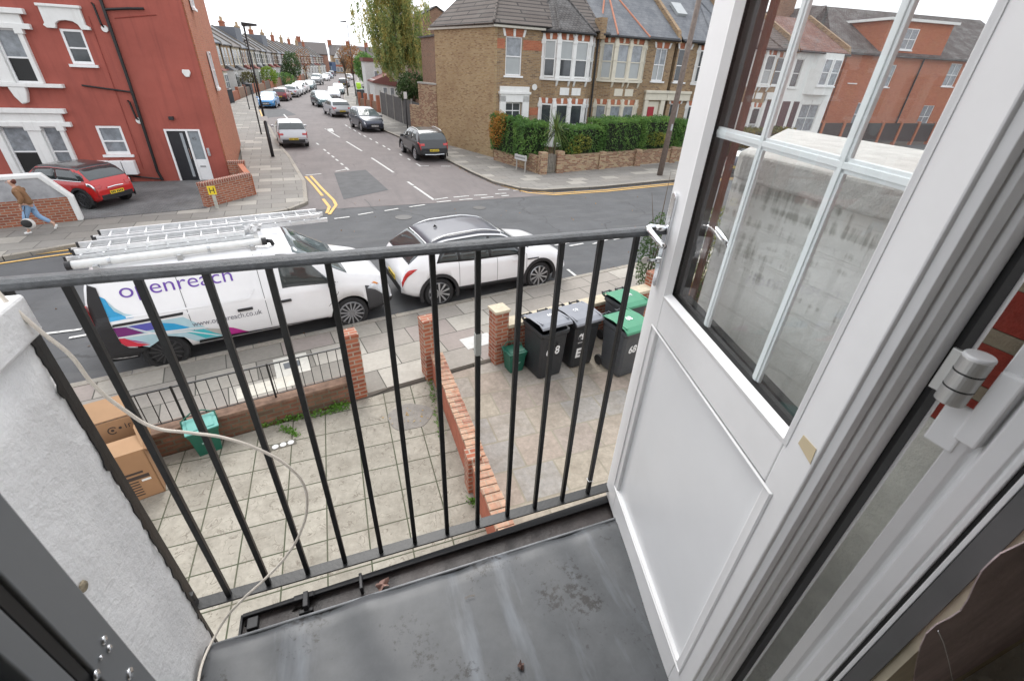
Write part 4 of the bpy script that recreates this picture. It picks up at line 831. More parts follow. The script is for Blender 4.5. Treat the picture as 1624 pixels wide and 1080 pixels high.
def lintel(m, x0, x1, z, T=None, h=.30, mi=0, mk=1, y=-.012):
    """splayed red brick lintel with a white keystone and white end blocks"""
    t = MB(); n = 6; w = (x1 - x0)
    for (a, b, c, d, mm, pr) in [(x0 - .05, x0 + w * .5 - .07, x0 - .12, x0 + w * .5 - .08, mi, 0), (x0 + w * .5 + .07, x1 + .05, x0 + w * .5 + .08, x1 + .12, mi, 0), (x0 + w * .5 - .06, x0 + w * .5 + .06, x0 + w * .5 - .075, x0 + w * .5 + .075, mk, .03), (x0 - .14, x0 - .02, x0 - .24, x0 - .10, mk, .025), (x1 + .02, x1 + .14, x1 + .10, x1 + .24, mk, .025)]:
        q = MB(); q.slab([(a, z), (b, z), (d, z + h), (c, z + h)], 'y', y - pr, 0); q.m = [mm] * len(q.f); t.v, off = t.v + q.v, len(t.v); t.f += [tuple(i + off for i in f) for f in q.f]; t.m += q.m
    if T is not None: t.rot(T)
    off = len(m.v); m.v += t.v; m.f += [tuple(i + off for i in f) for f in t.f]; m.m += t.m
def pilaster(m, x, z0, z1, w=.17, T=None, y=-.07, point=.25):
    t = MB(); t.box((x - w / 2, y, z0), (x + w / 2, .02, z1 - point)); t.box((x - w / 2 - .03, y - .03, z0), (x + w / 2 + .03, .02, z0 + .12)); t.box((x - w / 2 - .035, y - .035, z1 - point - .22), (x + w / 2 + .035, .02, z1 - point - .02))
    t.slab([(x - w / 2 - .02, z1 - point), (x + w / 2 + .02, z1 - point), (x + w * .18, z1), (x - w * .18, z1)], 'y', y - .01, .02); t.box((x - w / 2 - .02, y - .02, (z0 + z1) / 2 - .05), (x + w / 2 + .02, .02, (z0 + z1) / 2 + .02))
    if T is not None: t.rot(T)
    m.add(t.v, t.f)
def roof_quad(m, pts): m.add(pts, [tuple(range(len(pts)))])
def ridge_line(m, pts, r): m.tube(pts, r, 6)

CH_A = (9.0, 27.0); CH_R = math.atan2(.06, 1)
def bay(par, a, b, d, c, z_eave, brick, levels, roofm, apex_z, ridge_tiles=None, ry=1.9, pm=(pane, pane), white=None, blind=None):
    """two storey canted bay: brick core, white pilasters and windows on its faces, hipped roof"""
    white = white or white_paint
    m = MB(); m.prism([(a, .02), (a + c, -d), (b - c, -d), (b, .02)], 0, z_eave); m.build('bay_brickwork', brick, par)
    wm_ = MB(); faces = [(a, 0, a + c, -d), (a + c, -d, b - c, -d), (b - c, -d, b, 0)]
    for li, (z0, z1) in enumerate(levels):
        for fi, (x0, y0, x1, y1) in enumerate(faces):
            ln = math.hypot(x1 - x0, y1 - y0); T = T3(x0, y0, 0, math.atan2(y1 - y0, x1 - x0))
            nw = 2 if fi == 1 and ln > 1.5 else 1; mg = .10
            for k in range(nw):
                wx0 = mg + (ln - 2 * mg) * k / nw + (.07 if k else 0); wx1 = mg + (ln - 2 * mg) * (k + 1) / nw - (.07 if k < nw - 1 else 0)
                p_ = blind if (blind and li == 1) else pm[0]
                win(par, wx0, wx1, z0, z1, y=-.02, T=T, fm=white, pm=p_, rails=(.5,), sill=False, low=pm[1], fw=.07)
                lm = MB(); lintel(lm, wx0, wx1, z1 + .02, T=T, h=.27); lm.build('lintel', [brick_orange, white], par)
            if nw == 2: pilaster(wm_, ln / 2, z0 - .1, z1 + .33, T=T, y=-.10)
            if fi > 0: pilaster(wm_, 0, z0 - .1, z1 + .30, T=T, w=.2, y=-.10)
        pilaster(wm_, .05, z0 - .1, z1 + .28, T=T3(a, 0, 0, math.atan2(-d, c)), w=.18); pilaster(wm_, -.05, z0 - .1, z1 + .28, T=T3(b, 0, 0, math.atan2(d, c)), w=.18)
        sp_ = [(a - .12, .02), (a + c - .06, -d - .16), (b - c + .06, -d - .16), (b + .12, .02)]
        t = MB(); t.prism(sp_, z0 - .14, z0 - .02); wm_.add(t.v, t.f)
        if li == 1:
            for xx in (a + c + .05, (a + b) / 2 - .18, (a + b) / 2 + .18, b - c - .05): wm_.slab([(-d - .14, z0 - .14), (-d, z0 - .14), (-d, z0 - .42), (-d - .05, z0 - .36)], 'x', xx - .05, xx + .05)
            for xx in ((a + c) * .62 + (b - c) * .38 - .15, (a + c) * .38 + (b - c) * .62 + .15): wm_.box((xx - .30, -d - .03, z0 - .86), (xx + .30, -d + .02, z0 - .48))
    wm_.build('bay_mouldings', white, par)
    o = .22; e = z_eave
    P = [(a - .15, .05, e), (a + c - .12, -d - o, e), (b - c + .12, -d - o, e), (b + .15, .05, e)]; ap = ((a + b) / 2, ry, apex_z); bk = [(a - .15, ry, apex_z - .02), (b + .15, ry, apex_z - .02)]
    r = MB(); r.add([P[0], P[1], ap], [(0, 1, 2)]); r.add([P[1], P[2], ap], [(0, 1, 2)]); r.add([P[2], P[3], ap], [(0, 1, 2)])
    r.add([P[0], ap, (P[0][0], ry, e)], [(0, 1, 2)]); r.add([P[3], (P[3][0], ry, e), ap], [(0, 1, 2)])
    rf = r.build('bay_roof', roofm, par, solid=.06)
    h = MB()
    for q in P: ridge_line(h, [(q[0], q[1], q[2] + .05), (ap[0], ap[1], ap[2] + .05)], .055)
    tag(h.build('hip_tiles', ridge_tiles or roofm, rf), kind='stuff')
    g = MB(); g.tube([(p[0] - .0, p[1] - .05, e - .05) for p in P], .06, 6); g.build('gutter', black_pl, par)

def chimney(par, x, y, z0, z1, w=.9, d=.6, n=4, brick=brick_stock, pot=None):
    m = MB(); m.box((x - w / 2, y - d / 2, z0), (x + w / 2, y + d / 2, z1)); m.box((x - w / 2 - .06, y - d / 2 - .06, z1 - .25), (x + w / 2 + .06, y + d / 2 + .06, z1 - .08))
    c = m.build('chimney', brick, par); p = MB()
    for k in range(n):
        p.lathe([(.11, 0), (.12, .08), (.09, .12), (.085, .55), (.11, .6)], 10, 'z', (x - w / 2 + w * (k + .5) / n, y, z1))
    p.build('chimney_pots', pot or terracotta, c)
# ---- corner house
hs1 = thing('corner_house', 'yellow stock brick corner house with dark tiled hipped roof and white bay', 'house', (*CH_A, 0), CH_R)
sd_ = Vector((-.31, .95)).normalized(); loc = lambda wx, wy: tuple((Matrix.Rotation(-CH_R, 2) @ Vector((wx - CH_A[0], wy - CH_A[1]))))
p0 = (0., 0.); p1 = loc(CH_A[0] + sd_.x * 6.35, CH_A[1] + sd_.y * 6.35)
m = MB(); m.prism([(0, .15), (6.3, .15), (6.3, 9), (p1[0], p1[1]), (0.0, .15)][:4], 0, 6.55)
m.build('house_walls', brick_yellow, hs1)
m = MB(); wall_holes(m, 0, 6.3, 0, 6.55, [(.50, 1.46, 4.32, 6.12), (.57, 1.54, .9, 3.0)], dep=.145); m.build('front_wall', brick_stock, hs1)
m = MB(); dlt = Vector((p1[0], p1[1])); T = T3(0, 0, 0, math.atan2(dlt.y, dlt.x)); t = MB(); t.box((0, 0, 0), (dlt.length, .16, 6.55)); t.rot(T); m.add(t.v, t.f); m.build('side_wall', brick_yellow, hs1)
win(hs1, .50, 1.46, 4.32, 6.12, pm=pane_curtain, low=pane_blind); win(hs1, .57, 1.54, .9, 3.0, vbars=(.5,), rails=(.62, .8), pm=pane)
lm = MB(); lintel(lm, .52, 1.44, 6.12, h=.34); lm.build('lintel', [brick_orange, white_paint], hs1)
for a, b in [((0, -.008, 5.55), (.44, 0, 6.0)), ((1.52, -.008, 5.55), (2.75, 0, 6.0)), ((2.1, -.008, 2.35), (2.7, 0, 2.75))]: MB().box(a, b).build('brick_band', brick_orange, hs1)
m = MB(); m.box((.18, -.16, 2.25), (.55, .0, 3.35)); m.box((1.58, -.16, 2.25), (2.0, .0, 3.35)); m.box((.18, -.16, 3.02), (2.0, 0, 3.5)); m.box((.12, -.22, 3.42), (2.08, 0, 3.55)); m.box((.18, -.12, 3.55), (2.0, 0, 3.80)); m.box((.2, -.14, 0), (.5, .0, 2.24)); m.box((1.62, -.14, 0), (1.96, .0, 2.24))
m.build('door_surround', white_paint, hs1, bevel=.02)
m = MB(); m.lathe([(.16, 0), (.15, .06), (.1, .08)], 12, 'y', (2.33, -.08, 3.8)); m.build('alarm_box', white_paint, hs1)
bay(hs1, 2.75, 6.0, .62, .62, 6.5, brick_stock, [(.85, 3.0), (4.32, 6.1)], tile_dark, 9.0, ry=2.6, pm=(pane, pane), blind=pane_blind)
# hipped roof
apx = (3.0, 5.2, 10.6); e = 6.62
q1 = loc(CH_A[0] + sd_.x * 6.6 - .3, CH_A[1] + sd_.y * 6.6)
r = MB(); r.add([(-.35, -.35, e), (6.35, -.35, e), (6.35, 5.0, 10.4), (2.4, 5.0, 10.4)], [(0, 1, 2, 3)]); r.add([(q1[0], q1[1], e), (-.35, -.35, e), (2.4, 5.0, 10.4)], [(0, 1, 2)]); r.add([(q1[0], q1[1], e), (2.4, 5, 10.4), (6.35, 5, 10.4), (6.35, 9.2, e)], [(0, 1, 2, 3)])
rf = r.build('main_roof', tile_brown, hs1, solid=.07)
h = MB(); ridge_line(h, [(-.35, -.35, e + .07), (2.4, 5, 10.47)], .07); tag(h.build('hip_tiles', tile_brown, rf), kind='stuff')
fb = MB(); fb.box((-.3, -.30, 6.48), (2.7, -.05, 6.58)); t = MB(); t.box((0, .05, 6.48), (6.9, .28, 6.58)); t.rot(T); fb.add(t.v, t.f); fb.build('fascia', plain('fascia_pale', (.5, .48, .42), .8), hs1)
# rear: yellow garden wall, brown back addition and its gable
t = thing('garden_wall', 'tall patchy yellow brick wall running from the corner house along the side street', 'wall', (CH_A[0] + sd_.x * 6.35, CH_A[1] + sd_.y * 6.35, 0), math.atan2(sd_.y, sd_.x))
MB().box((0, 0, 0), (2.45, .2, 3.52)).build('wall_brickwork', brick_patchy, t); MB().box((-.02, -.03, 3.52), (2.48, .24, 3.62)).build('coping', concrete, t)
MB().box((2.45, .02, 0), (3.9, .2, 2.15)).build('lower_wall', brick_patchy, t)
t = thing('gabled_house', 'brown brick gable end house rising behind the corner house', 'house', (10.6, 56, 0), .06)
m = MB(); m.slab([(0, 0), (6, 0), (6, 7.2), (1.4, 9.65), (0, 8.9)], 'y', 0, 9); m.build('house_walls', brick_brown, t)
m = MB(); m.slab([(-.15, 8.85), (1.4, 9.68), (1.4, 9.80), (-.15, 8.99)], 'y', -.1, 9); m.slab([(1.4, 9.68), (6.2, 7.1), (6.2, 7.24), (1.4, 9.80)], 'y', -.1, 9); m.build('roof', tile_dark, t)
t = thing('back_addition', 'narrow brown brick rear wing standing behind the yellow side wall', 'house wing', (7.75, 34.5, 0), CH_R)
MB().box((0, 0, 0), (4, 6, 6.3)).build('wing_walls', brick_brown, t); MB().box((-.1, -.1, 6.3), (4.1, 6.1, 6.42)).build('wing_roof', tile_dark, t)

# ---- the next houses of the terrace (second one has the orange ridge tiles)
hs2 = thing('terraced_house', 'stock brick terraced house with slate bay roof and orange ridge tiles', 'house', (*CH_A, 0), CH_R, 'terrace facing the balcony')
def terr(par, s0, s1, wins, roofm, brick=brick_stock, ez=6.5, extra_holes=(), ridge_z=9.6, white=None, pm=pane, low=None):
    m = MB(); wall_holes(m, s0, s1, 0, ez, [(a, b, c, d) for (a, b, c, d, *_) in wins] + list(extra_holes), dep=.145); m.box((s0, .15, 0), (s1, 8, ez)); m.build('house_walls', brick, par)
    for w in wins:
        kw = w[4] if len(w) > 4 else {}
        win(par, *w[:4], fm=white or upvc, pm=kw.get('pm', pm), low=kw.get('low', low), rails=kw.get('rails', (.5,)), vbars=kw.get('v', ()))
        lm = MB(); lintel(lm, w[0] + .02, w[1] - .02, w[3], h=.3); lm.build('lintel', [brick_orange if white is None else white, white or white_paint], par)
    r = MB(); r.add([(s0, -.35, ez + .1), (s1, -.35, ez + .1), (s1, 4, ridge_z), (s0, 4, ridge_z)], [(0, 1, 2, 3)]); r.add([(s0, 8.3, ez + .1), (s1, 8.3, ez + .1), (s1, 4, ridge_z), (s0, 4, ridge_z)], [(0, 1, 2, 3)])
    rf = r.build('main_roof', roofm, par, solid=.06)
    p = MB(); p.slab([(-.4, ez - .1), (-.15, ez + .55), (4, ridge_z + .3), (8.3, ez + .4), (8.3, ez - .1)], 'x', s1 - .12, s1 + .12); p.build('party_parapet', brick_stock, par)
    g = MB(); g.tube([(s0, -.42, ez + .02), (s1, -.42, ez + .02)], .06, 8); g.build('gutter', black_pl, par)
    return rf
terr(hs2, 6.32, 11.95, [(10.55, 11.45, 4.35, 6.1, dict(v=(.5,), low=pane_blind, pm=pane_curtain))], tile_slate)
bay(hs2, 6.55, 9.75, .6, .6, 6.5, brick_stock, [(.85, 3.0), (4.35, 6.15)], tile_slate, 9.2, ridge_tiles=terracotta, ry=2.8, pm=(pane_curtain, pane_blind), white=cream_paint)
m = MB(); m.box((10.2, -.18, 3.28), (11.95, 0, 3.75)); m.box((10.14, -.26, 3.68), (12.0, 0, 3.84)); m.box((10.25, -.15, 0), (10.55, 0, 3.28)); m.box((11.55, -.15, 0), (11.9, 0, 3.28)); m.build('porch_surround', cream_paint, hs2, bevel=.02)
MB().box((10.6, -.02, .2), (11.5, .0, 3.2)).build('porch_recess', cream_paint, hs2); d = MB().box((10.65, -.06, .2), (11.15, -.021, 2.9)).build('front_door', plain('door_red', (.32, .02, .03), .4), hs2)
MB().tube([(6.22, -.10, 6.4), (6.25, -.10, 0)], .055, 8).build('downpipe', black_pl, hs2)
MB().box((6.1, -.45, 6.3), (6.45, .3, 7.3)).build('corbel', brick_stock, hs2)
hs3 = thing('terraced_house', 'brick terraced house with grey slates and a skylight, partly behind the door', 'house', (*CH_A, 0), CH_R, 'terrace facing the balcony')
terr(hs3, 12.2, 17.2, [(12.35, 13.2, 4.35, 6.15), (12.5, 13.3, 1.0, 3.1)], tile_slate)
m = MB(); m.box((11.98, -.18, 3.28), (13.9, 0, 3.75)); m.box((12.0, -.26, 3.68), (13.9, 0, 3.84)); m.build('porch_surround', cream_paint, hs3, bevel=.02)
sl = MB().box((12.95, 1.75, 8.45), (13.65, 2.65, 8.6)); sl.rot(Matrix.Translation((0, 0, 0))); m = MB(); zz = lambda y: 6.7 + (y + .35) * 3.1 / 4.35
m.add([(12.9, 1.5, zz(1.5)), (13.7, 1.5, zz(1.5)), (13.7, 2.4, zz(2.4)), (12.9, 2.4, zz(2.4))], [(0, 1, 2, 3)]); m.build('skylight', pane_blind, hs3, solid=.16)
bay(hs3, 13.9, 16.9, .6, .6, 6.5, brick_stock, [(.85, 3.0), (4.35, 6.15)], tile_slate, 9.1, ry=2.8)
hs4 = thing('terraced_house', 'brick terraced house with brown tiles and tall white bay, seen through the door glass', 'house', (*CH_A, 0), CH_R, 'terrace facing the balcony')
terr(hs4, 17.45, 22.6, [(21.3, 22.1, 4.4, 6.1)], tile_brown, ridge_z=8.9)
bay(hs4, 17.7, 20.9, .6, .6, 6.5, brick_stock, [(.85, 3.0), (4.4, 6.15)], tile_brown, 8.6, ry=2.6, pm=(pane, pane_blind), white=white_paint)
m = MB(); m.box((20.98, -.18, 3.5), (22.6, 0, 3.95)); m.box((21.05, -.1, 0), (21.3, 0, 3.5)); m.box((22.2, -.1, 0), (22.5, 0, 3.5)); m.build('porch_surround', white_paint, hs4); MB().box((21.35, -.05, .2), (22.15, .0, 3.4)).build('front_door', plain('door_maroon', (.07, .03, .035), .5), hs4)
hs5 = thing('white_house', 'white painted house with red tiled roof and dark front doors, seen through the door glass', 'house', (*CH_A, 0), CH_R)
terr(hs5, 22.85, 28.2, [(23.2, 24.0, 4.3, 6.1), (25.3, 27.4, 1.3, 3.25, dict(v=(.5,), pm=pane_curtain))], tile_red, brick=white_paint, ridge_z=8.9, white=white_paint)
m = MB(); m.prism([(24.9, .02), (25.4, -.5), (27.4, -.5), (27.9, .02)], 3.9, 6.55); m.build('upper_bay', white_paint, hs5)
for (a, b) in ((25.45, 26.3), (26.5, 27.35)): win(hs5, a, b, 4.5, 6.2, T=T3(0, -.52), y=-.0, sill=True, pm=pane_curtain)
MB().box((23.1, -.04, .2), (23.9, 0, 3.4)).build('front_door', MATS['door_maroon'], hs5); MB().box((24.3, -.04, .2), (24.9, 0, 3.4)).build('front_door', MATS['door_maroon'], hs5)
# ---- garden walls, gate, hedges, palm, street sign
bm_ = brick_patchy
def gwall(lab, pts, h, brick, cop=None, piers=()):
    t = thing('garden_wall', lab, 'wall', (pts[0][0], pts[0][1], 0)); x0, y0 = pts[0]
    m = MB(); c = MB()
    for a, b in zip(pts, pts[1:]):
        d_ = Vector((b[0] - a[0], b[1] - a[1])).normalized(); n_ = Vector((-d_.y, d_.x)) * .11
        q = [(a[0] + s * n_.x * k - x0, a[1] + s * n_.y * k - y0) for a, s in ((a, 1), (a, -1), (b, -1), (b, 1)) for k in (1,)]
        m.prism([q[0], q[1], q[2], q[3]], 0, h)
        if cop: q = [(a[0] + s * n_.x * 1.25 - x0, a[1] + s * n_.y * 1.25 - y0) for a, s in ((a, 1), (a, -1), (b, -1), (b, 1))]; c.prism(q, h, h + .07)
    m.build('wall_brickwork', brick, t)
    if cop: c.build('coping', cop, t)
    for (px0, py0, hh) in piers: MB().box((px0 - x0 - .2, py0 - y0 - .2, 0), (px0 - x0 + .2, py0 - y0 + .2, hh)).build('pier', brick, t, bevel=.03)
    return t
gwall('patchy brick garden wall at the corner, behind the street name sign', [(8.72, 26.1), (9.55, 23.3), (9.75, 22.2)], .92, bm_, None, [(9.9, 22.0, 1.15)])
gwall('long low patchy brick garden wall under the big hedge', [(10.95, 22.25), (13.8, 22.9), (18.8, 24.0), (30, 26.3)], .86, bm_, brick_patchy, [(10.95, 22.25, 1.15), (13.8, 22.85, 1.0), (16.5, 23.4, 1.0), (19.5, 24.1, 1.0)])
t = thing('garden_gate', 'narrow grey weathered wooden gate between the two garden walls', 'gate', (10.12, 22.02, .1), math.atan2(.25, .85))
for k in range(6): MB().box((.03 + k * .105, -.012, .02), (.105 + k * .105, .012, .92 + .03 * math.sin(k))).build('picket', plain('gate_wood', (.20, .18, .15), .9, var=.25), t)
m = MB(); m.box((0, .0125, .2), (.66, .04, .28)); m.box((0, .0125, .72), (.66, .04, .80)); m.slab([(0, .28), (.06, .28), (.66, .72), (.60, .72)], 'y', .0125, .03); m.build('gate_rails', MATS['gate_wood'], t)
t = thing('street_sign', 'low grey street name sign on two posts at the corner garden wall', 'street sign', (8.98, 22.75, .1), math.atan2(-.72, .28))
MB().box((-.45, -.02, .55), (.45, .01, .80)).build('sign_board', plain('sign_grey', (.50, .50, .49), .6), t); m = MB().box((-.41, -.024, .64), (.41, -.0205, .70)); 
m = MB()
for k in range(11): m.box((-.38 + k * .07, -.024, .64), (-.335 + k * .07, -.0205, .715))
tag(m.build('lettering', plain('sign_letters', (.16, .16, .16), .7), t), kind='stuff')
for x_ in (-.33, .33): MB().box((x_ - .03, .0105, -.1), (x_ + .03, .06, .82)).build('post', concrete, t)
def hedge(name, lab, cat, boxes, n, sz, mat, stem=True):
    pts = []
    tot = sum((b[3]) * (b[4]) for b in boxes)
    for (cx, cy, rz, lx, ly, z0, z1) in boxes:
        k = int(n * lx * ly / tot); q = rng.uniform(-1, 1, (k, 3)); ax = rng.integers(0, 3, k); sg = rng.choice([-1, 1], k)
        for i in range(3): q[ax == i, i] = sg[ax == i] * rng.uniform(.80, 1.06, (ax == i).sum())
        q[:, 2] = np.where((ax == 2) & (q[:, 2] < 0), -q[:, 2], q[:, 2])
        bump = .11 * np.sin(q[:, 0] * 6 + cx) + .09 * np.sin(q[:, 0] * 13 + q[:, 1] * 5) + .07 * np.sin(q[:, 2] * 7 + q[:, 0] * 19)
        x = q[:, 0] * lx / 2; y = q[:, 1] * ly / 2 * (1 + bump); z = (z0 + z1) / 2 + q[:, 2] * (z1 - z0) / 2 * (1 + bump * .5 * (q[:, 2] > 0))
        c, s = math.cos(rz), math.sin(rz); pts.append(np.stack([cx + x * c - y * s, cy + x * s + y * c, z], 1))
    t = thing(name, lab, cat, (boxes[0][0], boxes[0][1], 0)); o = cards('foliage', np.concatenate(pts) - np.array([boxes[0][0], boxes[0][1], 0]), sz, mat, t)
    core = MB()
    for (cx, cy, rz, lx, ly, z0, z1) in boxes:
        b = MB().box((-lx * .42, -ly * .34, z0), (lx * .42, ly * .34, z1 - .22)); b.rot(T3(cx - boxes[0][0], cy - boxes[0][1], 0, rz)); core.add(b.v, b.f)
    core.build('dense_twigs', plain('hedge_core', (.012, .018, .008), 1, var=.4, scale=9), t); return t
hedge('hedge', 'clipped green corner hedge with an orange brown end above the street sign', 'hedge', [(9.25, 24.9, math.atan2(2.6, -.8), 2.9, .9, .7, 2.42), (9.75, 23.5, .1, 1.5, 1.2, .7, 2.32)], 14000, .050, L_hedge)
tag(cards('autumn_foliage', blobs([(8.78, 25.75, 1.75, .55, .75, .95), (8.85, 25.2, 2.1, .5, .5, .5)], 2600), .050, leafmat('leaves_orange', [(.10, .10, .02), (.36, .20, .04), (.50, .22, .05), (.55, .33, .08)])), 'orange and yellow autumn foliage at the side street end of the corner hedge', 'foliage', kind='stuff')
hedge('hedge', 'long green hedge with yellow patches behind the low garden wall', 'hedge', [(12.75, 23.4, .2, 2.5, 1.3, .8, 2.22), (15.2, 23.9, .2, 3.4, 1.4, .8, 2.52), (18.3, 24.6, .2, 3.2, 1.3, .8, 2.52), (22, 25.4, .2, 4, 1.2, .8, 2.3)], 26000, .052, L_hedge)
tag(cards('yellow_foliage', blobs([(12.3, 22.62, 1.45, .7, .25, .45), (11.9, 22.6, 1.1, .5, .2, .3), (17.9, 23.75, 1.5, 1.0, .25, .4)], 1200), .05, leafmat('leaves_yellowish', [(.06, .10, .02), (.2, .22, .04), (.42, .36, .06)])), 'yellowish leaves on the face of the long hedge', 'foliage', kind='stuff')
t = thing('palm', 'spiky cordyline palm growing between the two hedges', 'palm', (10.98, 23.0, .1))
MB().tube([(0, 0, 0), (.02, .02, .9), (0, 0, 2.0)], [.09, .07, .06], 8).build('trunk', bark, t, smooth=True)
m = MB()
for i in range(170):
    a = random.uniform(0, 6.28); el = random.uniform(-.9, 1.5); l = random.uniform(.7, 1.15); dr_ = .35 if el < .4 else .1
    d_ = Vector((math.cos(a) * math.cos(el), math.sin(a) * math.cos(el), math.sin(el))); sdv = d_.cross(Vector((0, 0, 1))).normalized() * .022; b0 = Vector((0, 0, 1.95 + random.uniform(-.25, .2)))
    p_ = [b0, b0 + d_ * l * .5, b0 + d_ * l + Vector((0, 0, -dr_ * l))]
    m.add([p_[0] - sdv * .6, p_[0] + sdv * .6, p_[1] + sdv, p_[1] - sdv, p_[2]], [(0, 1, 2, 3), (3, 2, 4)])
tag(m.build('fronds', leafmat('leaves_palm', [(.05, .10, .03), (.13, .20, .06), (.30, .26, .09)]), t, fix=False), kind='stuff')

# ---- red rendered house on the left corner
RA = (-4.35, 22.8); RR = math.atan2(-.04, 1)
rh = thing('red_rendered_house', 'large red painted rendered house with white window mouldings and black soil pipe', 'house', (*RA, 0), RR)
lr = lambda wx, wy: tuple(Matrix.Rotation(-RR, 2) @ Vector((wx - RA[0], wy - RA[1])))
e1 = lr(-5.23, 32.6); e2 = lr(-14, 36)
holes = [(-3.95, -3.30, 4.16, 5.20), (-4.05, -3.24, 1.14, 2.16), (-1.86, -.62, .1, 2.06), (-7.0, -5.12, .45, 2.15), (-7.0, -5.05, 3.52, 5.12)]
m = MB(); wall_holes(m, -13, 0, 0, 10.5, holes, dep=.12); m.prism([(-13, .125), (0, .125), e1, (e2[0], e2[1])], 0, 10.5, 0); m.build('front_wall', red_paint, rh)
m = MB(); dl = Vector(e1); sw = thing('x', 'x', 'x') if False else None
t = MB(); t.box((0, -.03, 0), (dl.length, .02, 10.5)); t.rot(T3(0.012, 0.05, 0, math.atan2(dl.y, dl.x))); t.build('side_brick_wall', brick_orange, rh)
side_T = T3(.03, .05, 0, math.atan2(dl.y, dl.x))
for (a, b, z0, z1) in ((3.4, 4.2, 3.35, 4.75), (2.0, 2.8, 6.2, 7.6)):
    win(rh, a, b, z0, z1, T=side_T @ Matrix.Translation((0, -.07, 0)), y=.0, sill=True)
win(rh, -3.95, -3.30, 4.16, 5.20, y=.06, rails=(.47,), fw=.07); win(rh, -4.05, -3.24, 1.14, 2.16, y=.06, rails=(.47,), fw=.08, pm=pane_curtain)
m = MB(); m.slab([(-4.22, 5.2), (-3.98, 5.2), (-3.94, 5.34), (-3.82, 5.42), (-3.62, 5.45), (-3.42, 5.42), (-3.31, 5.34), (-3.26, 5.2), (-3.0, 5.2), (-3.0, 5.28), (-3.1, 5.34), (-3.1, 5.82), (-4.24, 5.82), (-4.24, 5.34), (-4.3, 5.28)], 'y', -.14, 0); m.box((-4.28, -.2, 5.80), (-3.06, 0, 5.88)); m.build('window_hood', white_paint, rh, bevel=.015)
# big windows and their mouldings
def bigwin(z0, z1, xs_, sillr, toph, low_open):
    w = MB(); edges = [(-7.05, -6.98)] + [(a, b) for a, b in xs_]
    w.box((-8.6, -.12, z1), (xs_[-1][1] + .12, 0, z1 + toph)); w.box((-8.6, -.2, z1 + toph), (xs_[-1][1] + .3, 0, z1 + toph + .16)); w.box((-8.6, -.17, z1 - .02), (xs_[-1][1] + .3, -.0, z1 + .14)); 
    for a, b in xs_: w.box((a, -.14, z0), (b, .03, z1)); w.box((a - .05, -.17, z1 - .16), (b + .05, .03, z1))
    w.box((-8.6, -.22, z0 - .12), (sillr, .0, z0)); w.build('window_mouldings', white_paint, rh, bevel=.015)
    gaps = list(zip([x[1] for x in xs_], [x[0] for x in xs_[1:]]))
    for k, (a, b) in enumerate(gaps): win(rh, a, b, z0, z1 - .02, y=.05, rails=(.48,), sill=False, pm=pane_curtain, low=pane_open if k == low_open else pane_curtain, fw=.05)
bigwin(.45, 2.15, [(-7.15, -6.92), (-6.12, -5.72), (-5.16, -5.02)], -4.9, .42, 0)
bigwin(3.52, 5.14, [(-7.2, -6.98), (-6.18, -5.80), (-5.12, -4.98)], -4.45, .40, 1)
m = MB(); m.slab([(-6.05, 3.40), (-5.55, 3.40), (-5.58, 3.2), (-5.68, 2.92), (-5.85, 2.86), (-5.98, 3.1)], 'y', -.2, 0); m.build('corbel', white_paint, rh, bevel=.03)
# front door with side light
m = MB(); m.box((-1.86, -.02, .10), (-1.79, .1, 2.06)); m.box((-.69, -.02, .10), (-.62, .1, 2.06)); m.box((-1.79, -.02, 1.99), (-.69, .1, 2.06)); m.box((-1.14, -.02, .10), (-1.07, .1, 1.99)); m.box((-1.07, .02, .10), (-.69, .08, .92)); m.build('door_frame', upvc, rh, bevel=.01)
d = MB().box((-1.79, .03, .12), (-1.14, .08, 1.99)).build('front_door', plain('door_black', (.02, .021, .025), .35), rh)
MB().box((-1.36, .018, .25), (-1.26, .031, 1.92)).build('frosted_strip', plain('frosted', (.33, .36, .38), .3), d); MB().tube([(-1.20, .0, .95), (-1.20, -.0, 1.35)], .014, 6).build('handle', chrome, d)
g = MB().box((-1.07, .04, .92), (-.69, .06, 1.99)).build('side_light', plain('frosted_grey', (.26, .29, .31), .25), rh)
text_mesh('door_number', '45', .17, plain('number_white', (.1, .1, .1), .5), g, Matrix.Translation((-.99, .036, 1.66)) @ Matrix.Rotation(R(90), 4, 'X'), .001)
MB().box((-.98, .005, .62), (-.78, .02, .68)).build('letter_box', plain('letterbox', (.3, .3, .3), .5), rh)
MB().box((-.56, -.05, 1.07), (-.47, 0, 1.36)).build('door_buzzer', steel, rh)
m = MB(); m.slab([(-.62, 4.02), (-.60, 4.12), (-.36, 4.12), (-.34, 4.02), (-.42, 3.88), (-.54, 3.88)], 'y', -.08, 0); m.build('alarm_box', white_paint, rh, bevel=.02)
m = MB(); m.box((-1.52, -.16, 2.40), (-1.36, -.02, 2.52)); m.build('wall_light', black_pl, rh, bevel=.01)
for k in range(3): MB().box((-4.45 + k * .44, -.26, .42), (-4.05 + k * .44, 0, .93)).build('meter_box', upvc, rh, bevel=.015)
sp_ = black_metal
m = MB(); m.tube([(-2.36, -.09, 10), (-2.42, -.09, 3.6), (-2.52, -.09, .5), (-2.45, -.09, .15)], .055, 8); m.build('soil_pipe', sp_, rh)
MB().tube([(-2.36, -.09, 5.83), (-1.7, -.09, 5.90), (-1.2, -.09, 5.93)], .04, 8).build('waste_pipe', sp_, rh)
MB().tube([(-2.72, .0, 5.98), (-2.66, -.09, 5.95), (-2.64, -.09, 5.4), (-2.60, 0, 5.28)], .035, 8).build('waste_pipe', sp_, rh)
MB().tube([(-3.92, -.06, 3.50), (-2.44, -.06, 3.32)], .03, 8).build('waste_pipe', sp_, rh)
